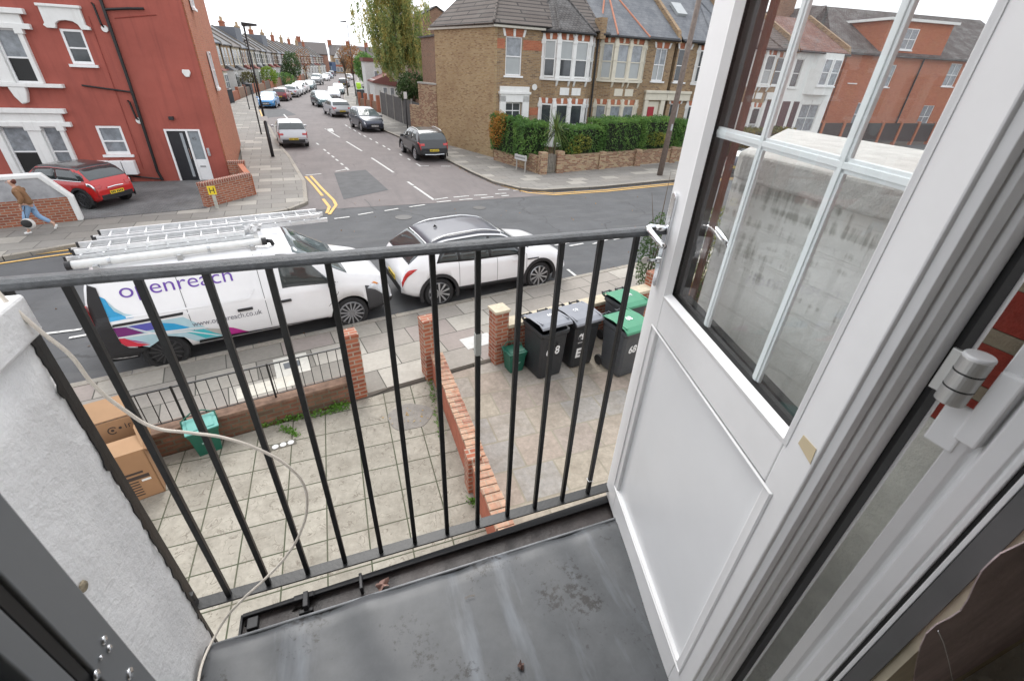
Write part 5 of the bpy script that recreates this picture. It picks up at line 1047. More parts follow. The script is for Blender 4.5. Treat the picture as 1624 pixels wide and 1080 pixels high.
MB().tube([(-2.70, .0, 3.02), (-2.63, -.09, 2.98), (-2.60, -.09, 2.45), (-2.56, 0, 2.36)], .035, 8).build('waste_pipe', sp_, rh)
m = MB(); m.tube([(-3.6, -.07, .45), (-3.4, -.07, .32), (-2.5, -.07, .2)], .03, 6); m.tube([(-3.55, -.05, .1), (-3.55, -.05, .42)], .02, 6); m.build('meter_pipe', sp_, rh)
for (x_, z_) in ((-2.60, 5.27), (-2.56, 2.35)): MB().lathe([(.11, -.02), (.10, -.05)], 14, 'y', (x_, 0, z_)).build('pipe_collar', white_paint, rh)
m = MB(); m.tube([(-2.2, -.02, 5.6), (-.9, -.02, 5.78)], .012, 5); m.tube([(-2.95, -.02, 5.6), (-3.0, -.02, .6)], .010, 5); tag(m.build('cables', plain('cable_red', (.26, .045, .03), .6), rh), kind='stuff')
# low brick walls by the driveway
t = thing('low_brick_wall', 'low red brick wall at the pavement corner beside the red house', 'wall', (-4.40, 18.32, .1))
d_ = Vector((1.30, 1.55)); a_ = math.atan2(d_.y, d_.x)
m = MB(); m.box((0, 0, 0), (d_.length, .22, .70)); m.rot(Matrix.Rotation(a_, 4, 'Z')); m.build('wall_brickwork', brick_red, t)
m = MB(); m.box((-.02, -.015, .70), (d_.length + .02, .235, .81)); m.rot(Matrix.Rotation(a_, 4, 'Z')); m.build('coping', bricks('brick_on_edge', [(.30, .085, .05), (.24, .07, .045)], (.42, .34, .27), .075, .3, .012), t)
m = MB(); m.box((0, 0, 0), (3.1, .2, .72)); m.rot(T3(1.34, 1.62, 0, math.atan2(3.0, -.75))); m.build('return_wall', brick_orange, t)
t = thing('low_brick_wall', 'short red brick wall stub against the corner of the red house', 'wall', (-4.22, 22.35, .1)); MB().box((0, 0, 0), (.62, .2, .72)).build('wall_brickwork', brick_red, t); MB().box((-.02, -.02, .72), (.64, .22, .82)).build('coping', MATS['brick_on_edge'], t)
t = thing('hydrant_sign', 'small yellow H hydrant sign on a stubby post in front of the low brick wall', 'sign', (-4.10, 18.12, .1), .05)
MB().box((-.05, -.03, 0), (.05, .02, .55)).build('post', plain('sign_post', (.42, .41, .36), .9, var=.3), t); MB().box((-.12, -.05, .48), (.12, -.031, .76)).build('sign_plate', plain('sign_yellow', (.78, .58, .03), .5), t)
m = MB(); m.box((-.07, -.053, .53), (-.045, -.0505, .71)); m.box((.045, -.053, .53), (.07, -.0505, .71)); m.box((-.045, -.053, .605), (.045, -.0505, .635)); m.build('letter_h', ink, t)
t = thing('rendered_garden_wall', 'grey rendered wall with white coping on a red brick base, behind the pedestrian', 'wall', (-7.75, 17.45, .1), math.atan2(-.62, -2.2))
m = MB(); m.box((0, -.2, 0), (8, .0, .72)); m.build('brick_base', brick_red, t)
m = MB(); m.slab([(.0, .72), (8, .72), (8, 1.30), (.42, 1.30)], 'y', -.19, -.01); m.build('rendered_panel', plain('grey_render', (.36, .36, .37), .9, var=.3, scale=2), t)
m = MB(); m.slab([(-.12, 0), (.02, 0), (.02, .7), (.45, 1.30), (8, 1.30), (8, 1.42), (.36, 1.42), (-.12, .72)], 'y', -.24, .04); m.build('white_coping', white_paint, t, bevel=.03)
o = MB().box((-.35, -.3, 0), (.35, .3, 1.06)).build('wheelie_bin', plain('bin_teal_far', (.04, .32, .22), .6), None, bevel=.04); o.location = (-9.6, 17.8, .1); o.rotation_euler = (0, 0, .25); tag(o, 'green bin top showing above the rendered garden wall at the left edge', 'wheelie bin')

# ================================================================== VEHICLES (local x: 0 rear bumper -> L front, y across, z up)
def smooth_interp(pts, xs_, k):
    a = np.interp(xs_, [p[0] for p in pts], [p[1] for p in pts])
    if k > 1:
        pad = np.concatenate([2 * a[0] - a[1:k][::-1], a, 2 * a[-1] - a[-k:-1][::-1]]); ker = np.hanning(2 * k + 1)[1:-1]; ker /= ker.sum()
        a = np.convolve(pad, ker[:2 * k - 1] / ker[:2 * k - 1].sum(), 'valid')
    return a
class Pair:
    def __init__(s, l): s.l = l
    def build(s, *a, **k): return [m.build(*a, **k) for m in s.l][0]
class Car:
    def __init__(s, L, W, H, top, belt, sill, plan, inset, wheels, wr, k=3, n=72, x0=0.):
        s.L, s.W, s.H, s.wheels, s.wr = L, W, H, wheels, wr
        s.x = np.linspace(x0, L, n); s.T = smooth_interp(top, s.x, k); s.B = np.minimum(smooth_interp(belt, s.x, k), s.T - .025)
        s.S = smooth_interp(sill, s.x, 2); s.Wd = smooth_interp(plan, s.x, 4) * W / 2; s.inset = inset; s.n = n
    def rows(s, x):
        T, B, S, w = (np.interp(x, s.x, a) for a in (s.T, s.B, s.S, s.Wd))
        mb = max(s.H - 1.0, .35); f = min(1, max(0, (T - B) / mb)); yi = .955 * w - s.inset * f - .02
        h = T - B
        return [(0, S), (.84 * w, S), (.955 * w, S + .07), (.99 * w, S + .16), (w, (S + B) * .5), (.992 * w, B - .13), (.975 * w, B - .04), (.945 * w, B + min(.01, h * .3)), (yi + .03 * f, B + h * .84), (yi - .02, B + h * .93), (yi * .86, B + h * .985), (yi * .5, T - .0), (0, T + .012 * f)]
    def pt(s, x, j, sd=1, off=0.):
        r = s.rows(x); j = min(max(j, 0), len(r) - 1.0001); i = int(j); f = j - i
        y = r[i][0] * (1 - f) + r[i + 1][0] * f; z = r[i][1] * (1 - f) + r[i + 1][1] * f
        return Vector((x, sd * y, z))
    def shell(s):
        m = MB(); R_ = [s.rows(x) for x in s.x]; k = len(R_[0]); ring = 2 * (k - 1); vs = []
        for x, r in zip(s.x, R_):
            for (y, z) in r: vs.append((x, y, z))
            for (y, z) in r[-2:0:-1]: vs.append((x, -y, z))
        fs = [(a * ring + b, a * ring + (b + 1) % ring, (a + 1) * ring + (b + 1) % ring, (a + 1) * ring + b) for a in range(s.n - 1) for b in range(ring)]
        fs += [tuple(range(ring)), tuple(range((s.n - 1) * ring, s.n * ring))]
        return m.add(vs, fs)
    def patch(s, c, n=10, m_=3, off=.008, both=True):
        """glass or trim lying on the skin: c = [(x,j) x4] corners in order; mirrored"""
        out = []
        for sd in ((1, -1) if both else (1,)):
            mb = MB(); P = []
            for a in range(n + 1):
                for b in range(m_ + 1):
                    u, v = a / n, b / m_
                    x = (c[0][0] * (1 - u) + c[1][0] * u) * (1 - v) + (c[3][0] * (1 - u) + c[2][0] * u) * v
                    j = (c[0][1] * (1 - u) + c[1][1] * u) * (1 - v) + (c[3][1] * (1 - u) + c[2][1] * u) * v
                    P.append(s.pt(x, j, sd))
            N = []
            for a in range(n + 1):
                for b in range(m_ + 1):
                    i = a * (m_ + 1) + b
                    du = P[min(a + 1, n) * (m_ + 1) + b] - P[max(a - 1, 0) * (m_ + 1) + b]; dv = P[a * (m_ + 1) + min(b + 1, m_)] - P[a * (m_ + 1) + max(b - 1, 0)]
                    q = du.cross(dv); q = q.normalized() if q.length > 1e-9 else Vector((0, 0, 1))
                    if q.dot(Vector((0, P[i].y, .6 * (P[i].z - .8)))) < 0: q = -q
                    N.append(q)
            k = len(P); vs = [p + q * off for p, q in zip(P, N)] + [p - q * .004 for p, q in zip(P, N)]
            fs = []
            for a in range(n):
                for b in range(m_):
                    i = a * (m_ + 1) + b; fs.append((i, i + 1, i + m_ + 2, i + m_ + 1))
            bd = [(a * (m_ + 1), (a + 1) * (m_ + 1)) for a in range(n)] + [(a * (m_ + 1) + m_, (a + 1) * (m_ + 1) + m_) for a in range(n)] + [(b, b + 1) for b in range(m_)] + [(n * (m_ + 1) + b, n * (m_ + 1) + b + 1) for b in range(m_)]
            fs += [(a, b, b + k, a + k) for a, b in bd]; mb.add(vs, fs); out.append(mb)
        return Pair(out)
    def top(s, x0, x1, f0, f1=None, off=.008, j0=8.3, n=8):
        """windscreen or rear window: across the car between stations; f = how far down the sides it wraps"""
        mb = MB(); P = []; nn = 12
        f1 = f1 if f1 is not None else f0
        for a in range(n + 1):
            u = a / n; x = x0 + (x1 - x0) * u; jj = f0 + (f1 - f0) * u
            for b in range(nn + 1):
                v = -1 + 2 * b / nn; j = 12 - abs(v) * (12 - jj); P.append(s.pt(x, j, 1 if v >= 0 else -1))
        up = Vector((0, 0, 1)); vs = []; k = len(P)
        for i, p in enumerate(P):
            a, b = divmod(i, nn + 1); du = P[min(a + 1, n) * (nn + 1) + b] - P[max(a - 1, 0) * (nn + 1) + b]; dv = P[a * (nn + 1) + min(b + 1, nn)] - P[a * (nn + 1) + max(b - 1, 0)]
            q = du.cross(dv).normalized(); q = -q if q.z < 0 else q; vs.append(p + q * off)
        vs += [p - up * .01 for p in P]
        fs = [(a * (nn + 1) + b, a * (nn + 1) + b + 1, (a + 1) * (nn + 1) + b + 1, (a + 1) * (nn + 1) + b) for a in range(n) for b in range(nn)]
        bd = [(a * (nn + 1), (a + 1) * (nn + 1)) for a in range(n)] + [(a * (nn + 1) + nn, (a + 1) * (nn + 1) + nn) for a in range(n)] + [(b, b + 1) for b in range(nn)] + [(n * (nn + 1) + b, n * (nn + 1) + b + 1) for b in range(nn)]
        fs += [(a, b, b + k, a + k) for a, b in bd]
        return mb.add(vs, fs)
def cut_arches(o, car, dark, extra=.055):
    m = MB()
    for wx in car.wheels:
        for sd in (1, -1):
            m.lathe([(car.wr + extra, sd * (car.W / 2 - .30)), (car.wr + extra, sd * (car.W / 2 + .2))], 30, 'y', (wx, 0, car.wr + .01))
    c = m.build('tmp_cut', dark, o.parent)
    bo = o.modifiers.new('b', 'BOOLEAN'); bo.object = c; bo.operation = 'DIFFERENCE'; bo.solver = 'EXACT'
    try: bo.material_mode = 'TRANSFER'
    except Exception: pass
    bpy.context.view_layer.update()
    me = bpy.data.meshes.new_from_object(o.evaluated_get(bpy.context.evaluated_depsgraph_get()))
    o.modifiers.clear(); o.data = me; bpy.data.objects.remove(c); me.name = o.name
def wheel(par, car, x, sd, rim, spokes=10, detail=True, inner=alloy_dark, w=.215):
    r = car.wr; y = sd * (car.W / 2 - .035 - w / 2)
    t = MB().lathe([(r * .70, -w / 2 + .01), (r * .93, -w / 2), (r, -w / 2 + .03), (r, w / 2 - .03), (r * .93, w / 2), (r * .70, w / 2 - .01)], 32, 'y', (x, y, r)).build('wheel', tyre, par, smooth=False, bevel=.006)
    m = MB(); f = y + sd * (w / 2 - .006)
    m.lathe([(r * .71, -.015), (r * .74, .0), (r * .70, .010), (r * .66, -.01)], 32, 'y', (x, f, r)); m.f = m.f[:-2]; m.m = m.m[:-2]
    if detail:
        for k in range(spokes):
            a = 2 * math.pi * k / spokes; b = MB(); b.slab([(-.012, .03), (.012, .03), (.022 if spokes < 12 else .013, r * .70), (-.022 if spokes < 12 else -.013, r * .70)], 'y', f - .012, f + .004)
            b.v = [(p[0] * math.cos(a) - p[2] * math.sin(a) + x, p[1], p[0] * math.sin(a) + p[2] * math.cos(a) + r) for p in b.v]; m.add(b.v, b.f)
        m.lathe([(r * .17, -.012), (r * .15, .006)], 16, 'y', (x, f, r))
    tag(m.build('rim', rim, t, smooth=False), kind=None)
    MB().lathe([(r * .69, -.005), (r * .69, .005)], 24, 'y', (x, f - sd * .05, r)).build('brake_disc', inner, t)
    return t
def plate(par, name, loc, yellow, sd=-1, w=.52, tilt=0.):
    """number plate with small dark unreadable marks; sd -1 faces the rear, +1 the front"""
    b = MB(); b.box((-.006, -w / 2, -.056), (.006, w / 2, .056)); T = Matrix.Translation(loc) @ Matrix.Rotation(tilt, 4, 'Y'); b.rot(T)
    p = b.build(name, plate_y if yellow else plate_w, par); m = MB()
    for i, c in enumerate([-.20, -.135, -.07, -.005, .09, .15, .21]): m.box((sd * .0062, c - .022, -.034), (sd * .008, c + .018, .034))
    m.rot(T); tag(m.build('plate_marks', ink, p), kind='stuff')
def rails(car, x0, x1, j, mat, r=.016, par=None, lift=.035, n=12):
    for sd in (1, -1):
        m = MB(); P = [car.pt(x0 + (x1 - x0) * i / n, j, sd) + Vector((0, 0, lift * min(1, 4 * min(i, n - i) / n) + .005)) for i in range(n + 1)]; m.tube(P, r, 8); m.build('roof_rail', mat, par, smooth=True)
def mirrors(par, car, x, z, mat, s=1.):
    for sd in (1, -1):
        m = MB(); y = sd * (car.W / 2 - .04); m.slab([(x - .02, z), (x + .03, z), (x + .07, z + .03), (x + .05, z + .12), (x - .03, z + .13), (x - .045, z + .04)], 'y', y + sd * .03, y + sd * .03 + sd * .19 * s); m.box((x - .0, y - sd * .05, z + .01), (x + .04, y + sd * .05, z + .04)); m.build('wing_mirror', mat, par, bevel=.02)
MODELS = dict(
 hatch=dict(L=4.05, W=1.72, H=1.45, top=[(0, .62), (.03, .86), (.12, .98), (.42, 1.33), (.75, 1.42), (1.7, 1.45), (2.35, 1.36), (3.05, .98), (3.6, .88), (3.93, .74), (4.05, .56)], belt=[(0, .70), (.12, .93), (1.5, .92), (3.0, .88), (3.6, .80), (4.05, .50)], sill=[(0, .34), (.3, .24), (3.6, .20), (4.05, .26)], plan=[(0, .80), (.2, .94), (.7, 1), (3.2, 1), (3.75, .92), (4.05, .70)], inset=.17, wheels=(.68, 3.22), wr=.30, ws=(2.33, 3.02), rw=(.15, .52), sg=(.55, 2.85), bp=(1.72,)),
 old_hatch=dict(L=4.15, W=1.74, H=1.44, top=[(0, .60), (.05, .92), (.14, .99), (.50, 1.36), (.8, 1.42), (1.8, 1.44), (2.35, 1.37), (3.05, .97), (3.75, .86), (4.08, .72), (4.15, .55)], belt=[(0, .70), (.12, .93), (1.5, .92), (3.0, .88), (3.7, .80), (4.15, .50)], sill=[(0, .34), (.3, .22), (3.7, .20), (4.15, .26)], plan=[(0, .86), (.2, .95), (.7, 1), (3.3, 1), (3.85, .94), (4.15, .80)], inset=.16, wheels=(.78, 3.30), wr=.31, ws=(2.33, 3.02), rw=(.17, .55), sg=(.60, 2.85), bp=(1.80,)),
 suv=dict(L=4.45, W=1.84, H=1.60, top=[(0, .72), (.05, 1.0), (.14, 1.10), (.42, 1.46), (.75, 1.56), (1.9, 1.60), (2.55, 1.50), (3.2, 1.10), (3.95, .99), (4.33, .84), (4.45, .62)], belt=[(0, .85), (.12, 1.05), (1.5, 1.03), (3.1, 1.0), (3.95, .90), (4.45, .56)], sill=[(0, .42), (.3, .32), (3.9, .28), (4.45, .32)], plan=[(0, .82), (.2, .95), (.7, 1), (3.4, 1), (4.05, .94), (4.45, .74)], inset=.18, wheels=(.86, 3.53), wr=.35, ws=(2.5, 3.15), rw=(.16, .46), sg=(.5, 3.0), bp=(1.35, 2.15)),
 estate=dict(L=4.75, W=1.84, H=1.46, top=[(0, .66), (.05, .92), (.14, 1.0), (.55, 1.34), (.9, 1.41), (2.2, 1.46), (2.85, 1.36), (3.5, .98), (4.2, .88), (4.6, .74), (4.75, .56)], belt=[(0, .76), (.12, .95), (1.5, .93), (3.4, .90), (4.2, .80), (4.75, .5)], sill=[(0, .36), (.3, .24), (4.2, .22), (4.75, .28)], plan=[(0, .82), (.2, .95), (.7, 1), (3.6, 1), (4.3, .93), (4.75, .72)], inset=.18, wheels=(.95, 3.83), wr=.33, ws=(2.8, 3.45), rw=(.18, .58), sg=(.6, 3.3), bp=(1.45, 2.4)),
 mpv=dict(L=4.35, W=1.80, H=1.58, top=[(0, .70), (.05, 1.0), (.14, 1.08), (.38, 1.44), (.75, 1.54), (1.7, 1.58), (2.4, 1.50), (3.35, 1.02), (3.85, .93), (4.23, .78), (4.35, .58)], belt=[(0, .80), (.12, 1.0), (1.5, .98), (3.2, .94), (3.85, .85), (4.35, .5)], sill=[(0, .38), (.3, .27), (3.8, .23), (4.35, .28)], plan=[(0, .82), (.2, .95), (.7, 1), (3.3, 1), (3.95, .93), (4.35, .72)], inset=.19, wheels=(.82, 3.49), wr=.32, ws=(2.35, 3.28), rw=(.16, .42), sg=(.48, 3.0), bp=(1.3, 2.1)),
 mini=dict(L=3.72, W=1.68, H=1.41, top=[(0, .62), (.04, .86), (.12, .96), (.42, 1.30), (.66, 1.385), (1.6, 1.41), (2.2, 1.36), (2.72, .98), (3.3, .90), (3.62, .76), (3.72, .56)], belt=[(0, .70), (.12, .93), (1.5, .93), (2.6, .92), (3.3, .84), (3.72, .5)], sill=[(0, .32), (.3, .22), (3.3, .20), (3.72, .24)], plan=[(0, .80), (.2, .94), (.6, 1), (3.0, 1), (3.45, .93), (3.72, .72)], inset=.12, wheels=(.60, 3.07), wr=.31, ws=(2.17, 2.70), rw=(.15, .48), sg=(.42, 2.62), bp=(1.42,)),
 troc=dict(L=4.23, W=1.82, H=1.57, top=[(0, .72), (.04, .94), (.14, 1.06), (.62, 1.42), (1.0, 1.53), (1.9, 1.57), (2.45, 1.50), (3.12, 1.07), (3.75, .97), (4.12, .82), (4.23, .60)], belt=[(0, .82), (.14, 1.02), (.9, 1.03), (1.5, .99), (3.0, .96), (3.75, .87), (4.23, .54)], sill=[(0, .40), (.3, .28), (3.7, .26), (4.23, .30)], plan=[(0, .86), (.15, .95), (.5, 1), (3.5, 1), (4.0, .95), (4.23, .80)], inset=.20, wheels=(.80, 3.39), wr=.345, ws=(2.42, 3.08), rw=(.18, .64), sg=(.80, 2.92), bp=(1.3, 2.05)))
CARS_N = {}
def make_car(kind, lab, loc, rz, paint, detail=1, group=None, rim=alloy, plate_rear=True, glass=None, roof=None, cat='car', cladding=False, name='parked_car'):
    M_ = MODELS[kind]; car = Car(*[M_[k] for k in ('L', 'W', 'H', 'top', 'belt', 'sill', 'plan', 'inset', 'wheels', 'wr')]); glass = glass or car_glass; L = M_['L']; W_ = M_['W']
    t = thing(name, lab, cat, loc, rz, group)
    b = car.shell().build('body', [paint, dark_trim], t, smooth=True); cut_arches(b, car, dark_trim)
    for p in b.data.polygons: p.use_smooth = abs(p.normal.x) < .985 or len(p.vertices) < 6
    a, z = M_['sg']; ws = M_['ws']; rw = M_['rw']
    if roof is not None: car.top(rw[1] + .02, ws[0] - .02, 8.75, 8.75, off=.006, n=12).build('roof_panel', roof, t, smooth=True)
    cuts = [a] + list(M_['bp']) + [z]
    for i, (x0, x1) in enumerate(zip(cuts, cuts[1:])):
        x0_, x1_ = x0 + .03, x1 - .03; tl = x0_ + (.26 if i == 0 else 0); tr_ = x1_ - (.42 if i == len(cuts) - 2 else 0)
        car.patch([(x0_, 7.08), (x1_, 7.08), (tr_, 7.95), (tl, 7.95)], n=8).build('side_window', glass, t, smooth=True)
    if detail > 1:
        car.patch([(a - .03, 7.0), (z + .06, 7.0), (z - .34, 8.1), (a + .2, 8.1)], n=14, off=.004).build('window_trim', dark_trim, t, smooth=True)
    car.top(ws[1], ws[0], 8.05, 8.9, off=.008).build('windscreen', glass, t, smooth=True)
    car.top(rw[0], rw[1], 8.1, 8.9, off=.008).build('rear_window', glass, t, smooth=True)
    for wx in M_['wheels']:
        for sd in (1, -1): wheel(t, car, wx, sd, rim, detail=detail > 0, spokes=10 if kind != 'mini' else 7)
    for sd in (1, -1):
        zz = car.B[2] - .04
        yb = np.interp(.06, car.x, car.Wd); m = MB(); m.slab([(.012, zz - .12), (.04, zz - .01), (.10, zz - .0), (.10, zz - .12)], 'y', sd * (yb - .26), sd * (yb - .02)); q_ = m.build('tail_light', red_lens, t, bevel=.012) if kind != 'troc' else None
        zf = np.interp(L - .25, car.x, car.B); m = car.patch([(L - .52, 5.1), (L - .10, 4.9), (L - .10, 6.6), (L - .48, 6.7)], n=6, both=False, off=.012) if sd == 1 else None
    car.patch([(.015, 5.1), (.26, 5.6), (.30, 6.3), (.015, 6.4)] if kind != 'troc' else [(.01, 4.75), (.20, 5.0), (.34, 6.0), (.01, 6.2)], n=8, off=.012).build('tail_light', red_lens, t, smooth=True)
    car.patch([(L - .50, 5.2), (L - .09, 5.0), (L - .09, 7.2), (L - .44, 6.9)], n=6, off=.012).build('headlight', clear_lens, t, smooth=True) if detail < 0 else None
    for sd in (1, -1):
        x0 = L - .34; q = MB(); y1 = np.interp(L - .2, car.x, car.Wd) ; y0 = y1 - .36; zf = np.interp(L - .15, car.x, car.T) - .03
        q.add([(L + .005, sd * (y0 - .02), zf - .18), (L - .13, sd * (y1 - .01), zf - .16), (L - .26, sd * (y1 + .01), zf - .00), (L - .12, sd * (y0), zf - .02), (L - .3, sd * (y0 - .02), zf - .2), (L - .4, sd * (y1 - .08), zf - .18), (L - .45, sd * (y1 - .06), zf - .02), (L - .35, sd * y0, zf - .03)], [(0, 1, 2, 3), (4, 7, 6, 5), (0, 4, 5, 1), (1, 5, 6, 2), (2, 6, 7, 3), (3, 7, 4, 0)])
        q.build('headlight', clear_lens, t, bevel=.01)
    zb_ = car.S[0]; zt_ = car.T[0]
    m = MB(); m.box((L - .06, -.34, .50), (L + .012, .34, .60)); m.box((L - .06, -.45, .30), (L + .006, .45, .44)); m.build('grille', dark_trim, t, bevel=.01)
    m = MB(); m.box((-.012, -W_ * .36, zb_ - .02), (.10, W_ * .36, zb_ + .16)); m.build('rear_bumper', dark_trim, t, bevel=.02)
    plate(t, 'number_plate', (-.012 if kind != 'suv' else -.012, 0, zt_ - .10 if kind not in ('old_hatch',) else .52), plate_rear, -1); plate(t, 'number_plate', (L + .018, 0, .46), False, 1)
    mirrors(t, car, ws[1] - .32, np.interp(ws[1] - .3, car.x, car.B) + .0, paint if not cladding else dark_trim)
    if cladding:
        for wx in M_['wheels']:
            for sd in (1, -1):
                m = MB(); r0, r1 = car.wr + .045, car.wr + .115; n = 20
                P = []
                for i in range(n + 1):
                    a_ = R(-18) + (math.pi + R(36)) * i / n; P += [(wx + r0 * math.cos(a_), car.wr + .01 + r0 * math.sin(a_)), (wx + r1 * math.cos(a_), car.wr + .01 + r1 * math.sin(a_))]
                y0, y1 = sd * (W_ / 2 - .035), sd * (W_ / 2 + .008)
                vs = [(p[0], y, p[1]) for y in (y0, y1) for p in P]; k = len(P)
                m.add(vs, [(k + 2 * i, k + 2 * i + 1, k + 2 * i + 3, k + 2 * i + 2) for i in range(n)] + [(2 * i, 2 * i + 2, k + 2 * i + 2, k + 2 * i) for i in range(n)] + [(2 * i + 1, 2 * i + 3, k + 2 * i + 3, k + 2 * i + 1) for i in range(n)])
                m.build('arch_trim', dark_trim, t)
        w0, w1 = M_['wheels']; car.patch([(w0 + car.wr + .08, 1.0), (w1 - car.wr - .08, 1.0), (w1 - car.wr - .08, 3.0), (w0 + car.wr + .08, 3.0)], n=8, off=.012).build('sill_cladding', dark_trim, t, smooth=True)
    return t, car
def paintm(name, col, coat=.8, metal=0., rough=.35): return plain(name, col, rough, metal=metal, var=.04, scale=2, coat=coat)
p_white = paintm('paint_white', (.78, .78, .79)); p_silver = paintm('paint_silver', (.50, .51, .53), metal=.45); p_black = paintm('paint_black', (.012, .013, .016)); p_red = paintm('paint_red', (.50, .012, .012))
p_navy = paintm('paint_navy', (.025, .032, .055), metal=.3); p_blue = paintm('paint_blue', (.03, .22, .50)); p_maroon = paintm('paint_maroon', (.16, .015, .025)); p_grey = paintm('paint_grey', (.20, .205, .21), metal=.3); p_teal = paintm('paint_teal', (.08, .13, .14), metal=.3); p_roof = paintm('roof_black', (.03, .032, .036))
p_roofm = plain('roof_slate_blue', (.075, .078, .095), .45, var=.05, coat=.25)
# white crossover parked in front
ax, ay = 1.75, 8.96 + .12; ang = math.atan2(.36, 2.6)
def carloc(cx, cy, ang, xoff, W_): # put the near-side (right, -y) wheel at xoff on the measured ground point
    c, s = math.cos(ang), math.sin(ang); return (cx - xoff * c - (W_ / 2 - .03) * s * 1., cy - xoff * s + (W_ / 2 - .03) * c, 0)
t, car = make_car('troc', 'white compact crossover with black roof parked in front of the van', carloc(1.75, 8.96, ang, .80, 1.82), ang, p_white, detail=2, roof=p_roofm, cladding=True, rim=alloy)
rails(car, .75, 2.5, 9.6, alu, par=t)
MB().slab([(1.02, 1.56), (1.12, 1.56), (1.06, 1.62)], 'y', -.008, .008).build('roof_aerial', dark_trim, t)
for x in (1.72, 2.72): 
    for sd in (1, -1): MB().box((x - .09, sd * .905, .86), (x + .09, sd * .935, .885)).build('door_handle', p_white, t, bevel=.008)
m = MB()
for x in (1.28, 2.22, 3.0):
    for i in range(10):
        a, b = car.pt(x, 3 + i * .4, -1), car.pt(x, 3.4 + i * .4, -1); m.add([a + Vector((-.004, -.003, 0)), a + Vector((.004, -.003, 0)), b + Vector((.004, -.003, 0)), b + Vector((-.004, -.003, 0))], [(0, 1, 2, 3)])
tag(m.build('door_gaps', dark_trim, t, fix=False), kind='stuff')
MB().box((3.02, -.925, .83), (3.32, -.905, .855)).build('wing_badge', dark_trim, t, bevel=.004)
# red small car on the drive
ang = math.atan2(.95, .62) + math.pi
ang = math.atan2(-(19.75 - 18.85) * -1, -7.35 + 7.9); rear_n = Vector((-7.98, 18.85)); dirv = Vector((-1.0, .10)).normalized()
t, car = make_car('mini', 'red hatchback with black roof and white stripes parked on the driveway', (-7.0, 19.25, .1), math.atan2(.5, -.86), p_red, detail=2, rim=alloy_dark, roof=p_roof, cladding=True)
t.scale = (.93, .93, .93); t.location = (-7.12, 19.15, .1)
car.patch([(.30, 7.1), (2.75, 7.1), (2.25, 9.2), (.42, 9.2)], n=14, off=.004).build('pillar_trim', car_glass, t, smooth=True)
car.patch([(.40, 6.85), (2.75, 6.85), (2.75, 7.05), (.40, 7.05)], n=12, m_=1, off=.01).build('belt_strip', chrome, t, smooth=True)
car.patch([(.05, 5.0), (.24, 5.0), (.24, 6.3), (.05, 6.3)], n=4, off=.02).build('lamp_surround', chrome, t, smooth=True)
MB().tube([(-.02, -.3, .70), (-.03, 0, .72), (-.02, .3, .70)], .018, 6).build('boot_handle', chrome, t)
# side street cars (rear or front towards us)
def park(kind, lab, u, v, ang_deg, paint, front=False, **k):
    """u,v: pixel of the middle of the near bumper at ground level"""
    q = gp(u, v, 0.); a = R(90 + ang_deg); L = MODELS[kind]['L']
    if front: loc = (q[0] + L * math.cos(a), q[1] + L * math.sin(a), .006); rz = a + math.pi
    else: loc = (q[0], q[1], .006); rz = a
    return make_car(kind, lab, loc, rz, paint, group='cars parked along the side street', **k)
park('old_hatch', 'silver hatchback parked alone on the left kerb, rear towards us', 469, 236, 7, p_silver, detail=1, cladding=False)
t, car = park('suv', 'black sport utility car with roof rails and yellow plate at the right kerb', 690, 258, 7, p_black, detail=1, cladding=True); rails(car, .6, 2.4, 9.6, alu, par=t)
m = MB(); m.tube([(-.03, -.55, .42), (-.045, 0, .40), (-.03, .55, .42)], .03, 6); m.build('bumper_trim', steel, t)
park('mpv', 'dark navy people carrier facing us in front of the grey fence', 596, 211, 12, p_navy, front=True, detail=1, glass=car_glass_l)
park('estate', 'silver estate car with wide rear, next beyond the dark navy car', 545, 187.5, 12, p_silver, detail=1)
park('mpv', 'dark grey car facing us behind the silver estate', 519, 171.5, 12, p_teal, front=True, detail=0, glass=car_glass_l)
park('hatch', 'pale silver saloon parked further up the right kerb', 531, 159, -1, p_silver, front=True, detail=0, glass=car_glass_l)
park('estate', 'dark teal car on the right kerb, beyond the pale silver saloon', 537.5, 150.5, -3, p_teal, front=True, detail=0, glass=car_glass_l)
park('suv', 'black people carrier far up the right kerb', 545, 139.5, -8, p_black, detail=0)
park('hatch', 'white car far up the right kerb beside the bare tree', 553, 127.5, -10, p_white, detail=0)
park('hatch', 'bright blue hatchback facing us on the left kerb', 423.5, 173, -4, p_blue, front=True, detail=1, glass=car_glass_l)
park('hatch', 'dark red hatchback with yellow plate on the left kerb', 445, 161.5, -6, p_maroon, detail=1)
park('hatch', 'small silver hatchback between the dark red one and the white car', 462, 155.5, -6, p_silver, detail=0, glass=car_glass_l)
park('hatch', 'white car facing us on the left kerb before the white van', 470, 151.5, -7, p_white, front=True, detail=0, glass=car_glass_l)
park('mpv', 'tall white small van among the parked cars on the left kerb', 477, 148, -8, p_white, detail=0)
park('hatch', 'dark green car on the left kerb just beyond the white small van', 489, 144, -9, p_teal, front=True, detail=0, glass=car_glass_l)
t, _ = park('suv', 'big grey people carrier facing us on the left kerb', 500.5, 135.5, -11, p_grey, front=True, detail=0, glass=car_glass_l); t.scale = (1, 1.05, 1.25)
park('hatch', 'white hatchback behind the big grey people carrier', 514, 129, -12, p_white, front=True, detail=0, glass=car_glass_l)
park('hatch', 'pale blue car far up the left kerb', 520, 125.5, -13, paintm('paint_pale_blue', (.33, .40, .47)), detail=0)
park('hatch', 'dark blue car far up the left kerb before the blue lorry', 525, 121.5, -13, p_navy, detail=0)
park('hatch', 'red car at the far bend of the side street', 534, 115.5, -14, p_red, detail=0)
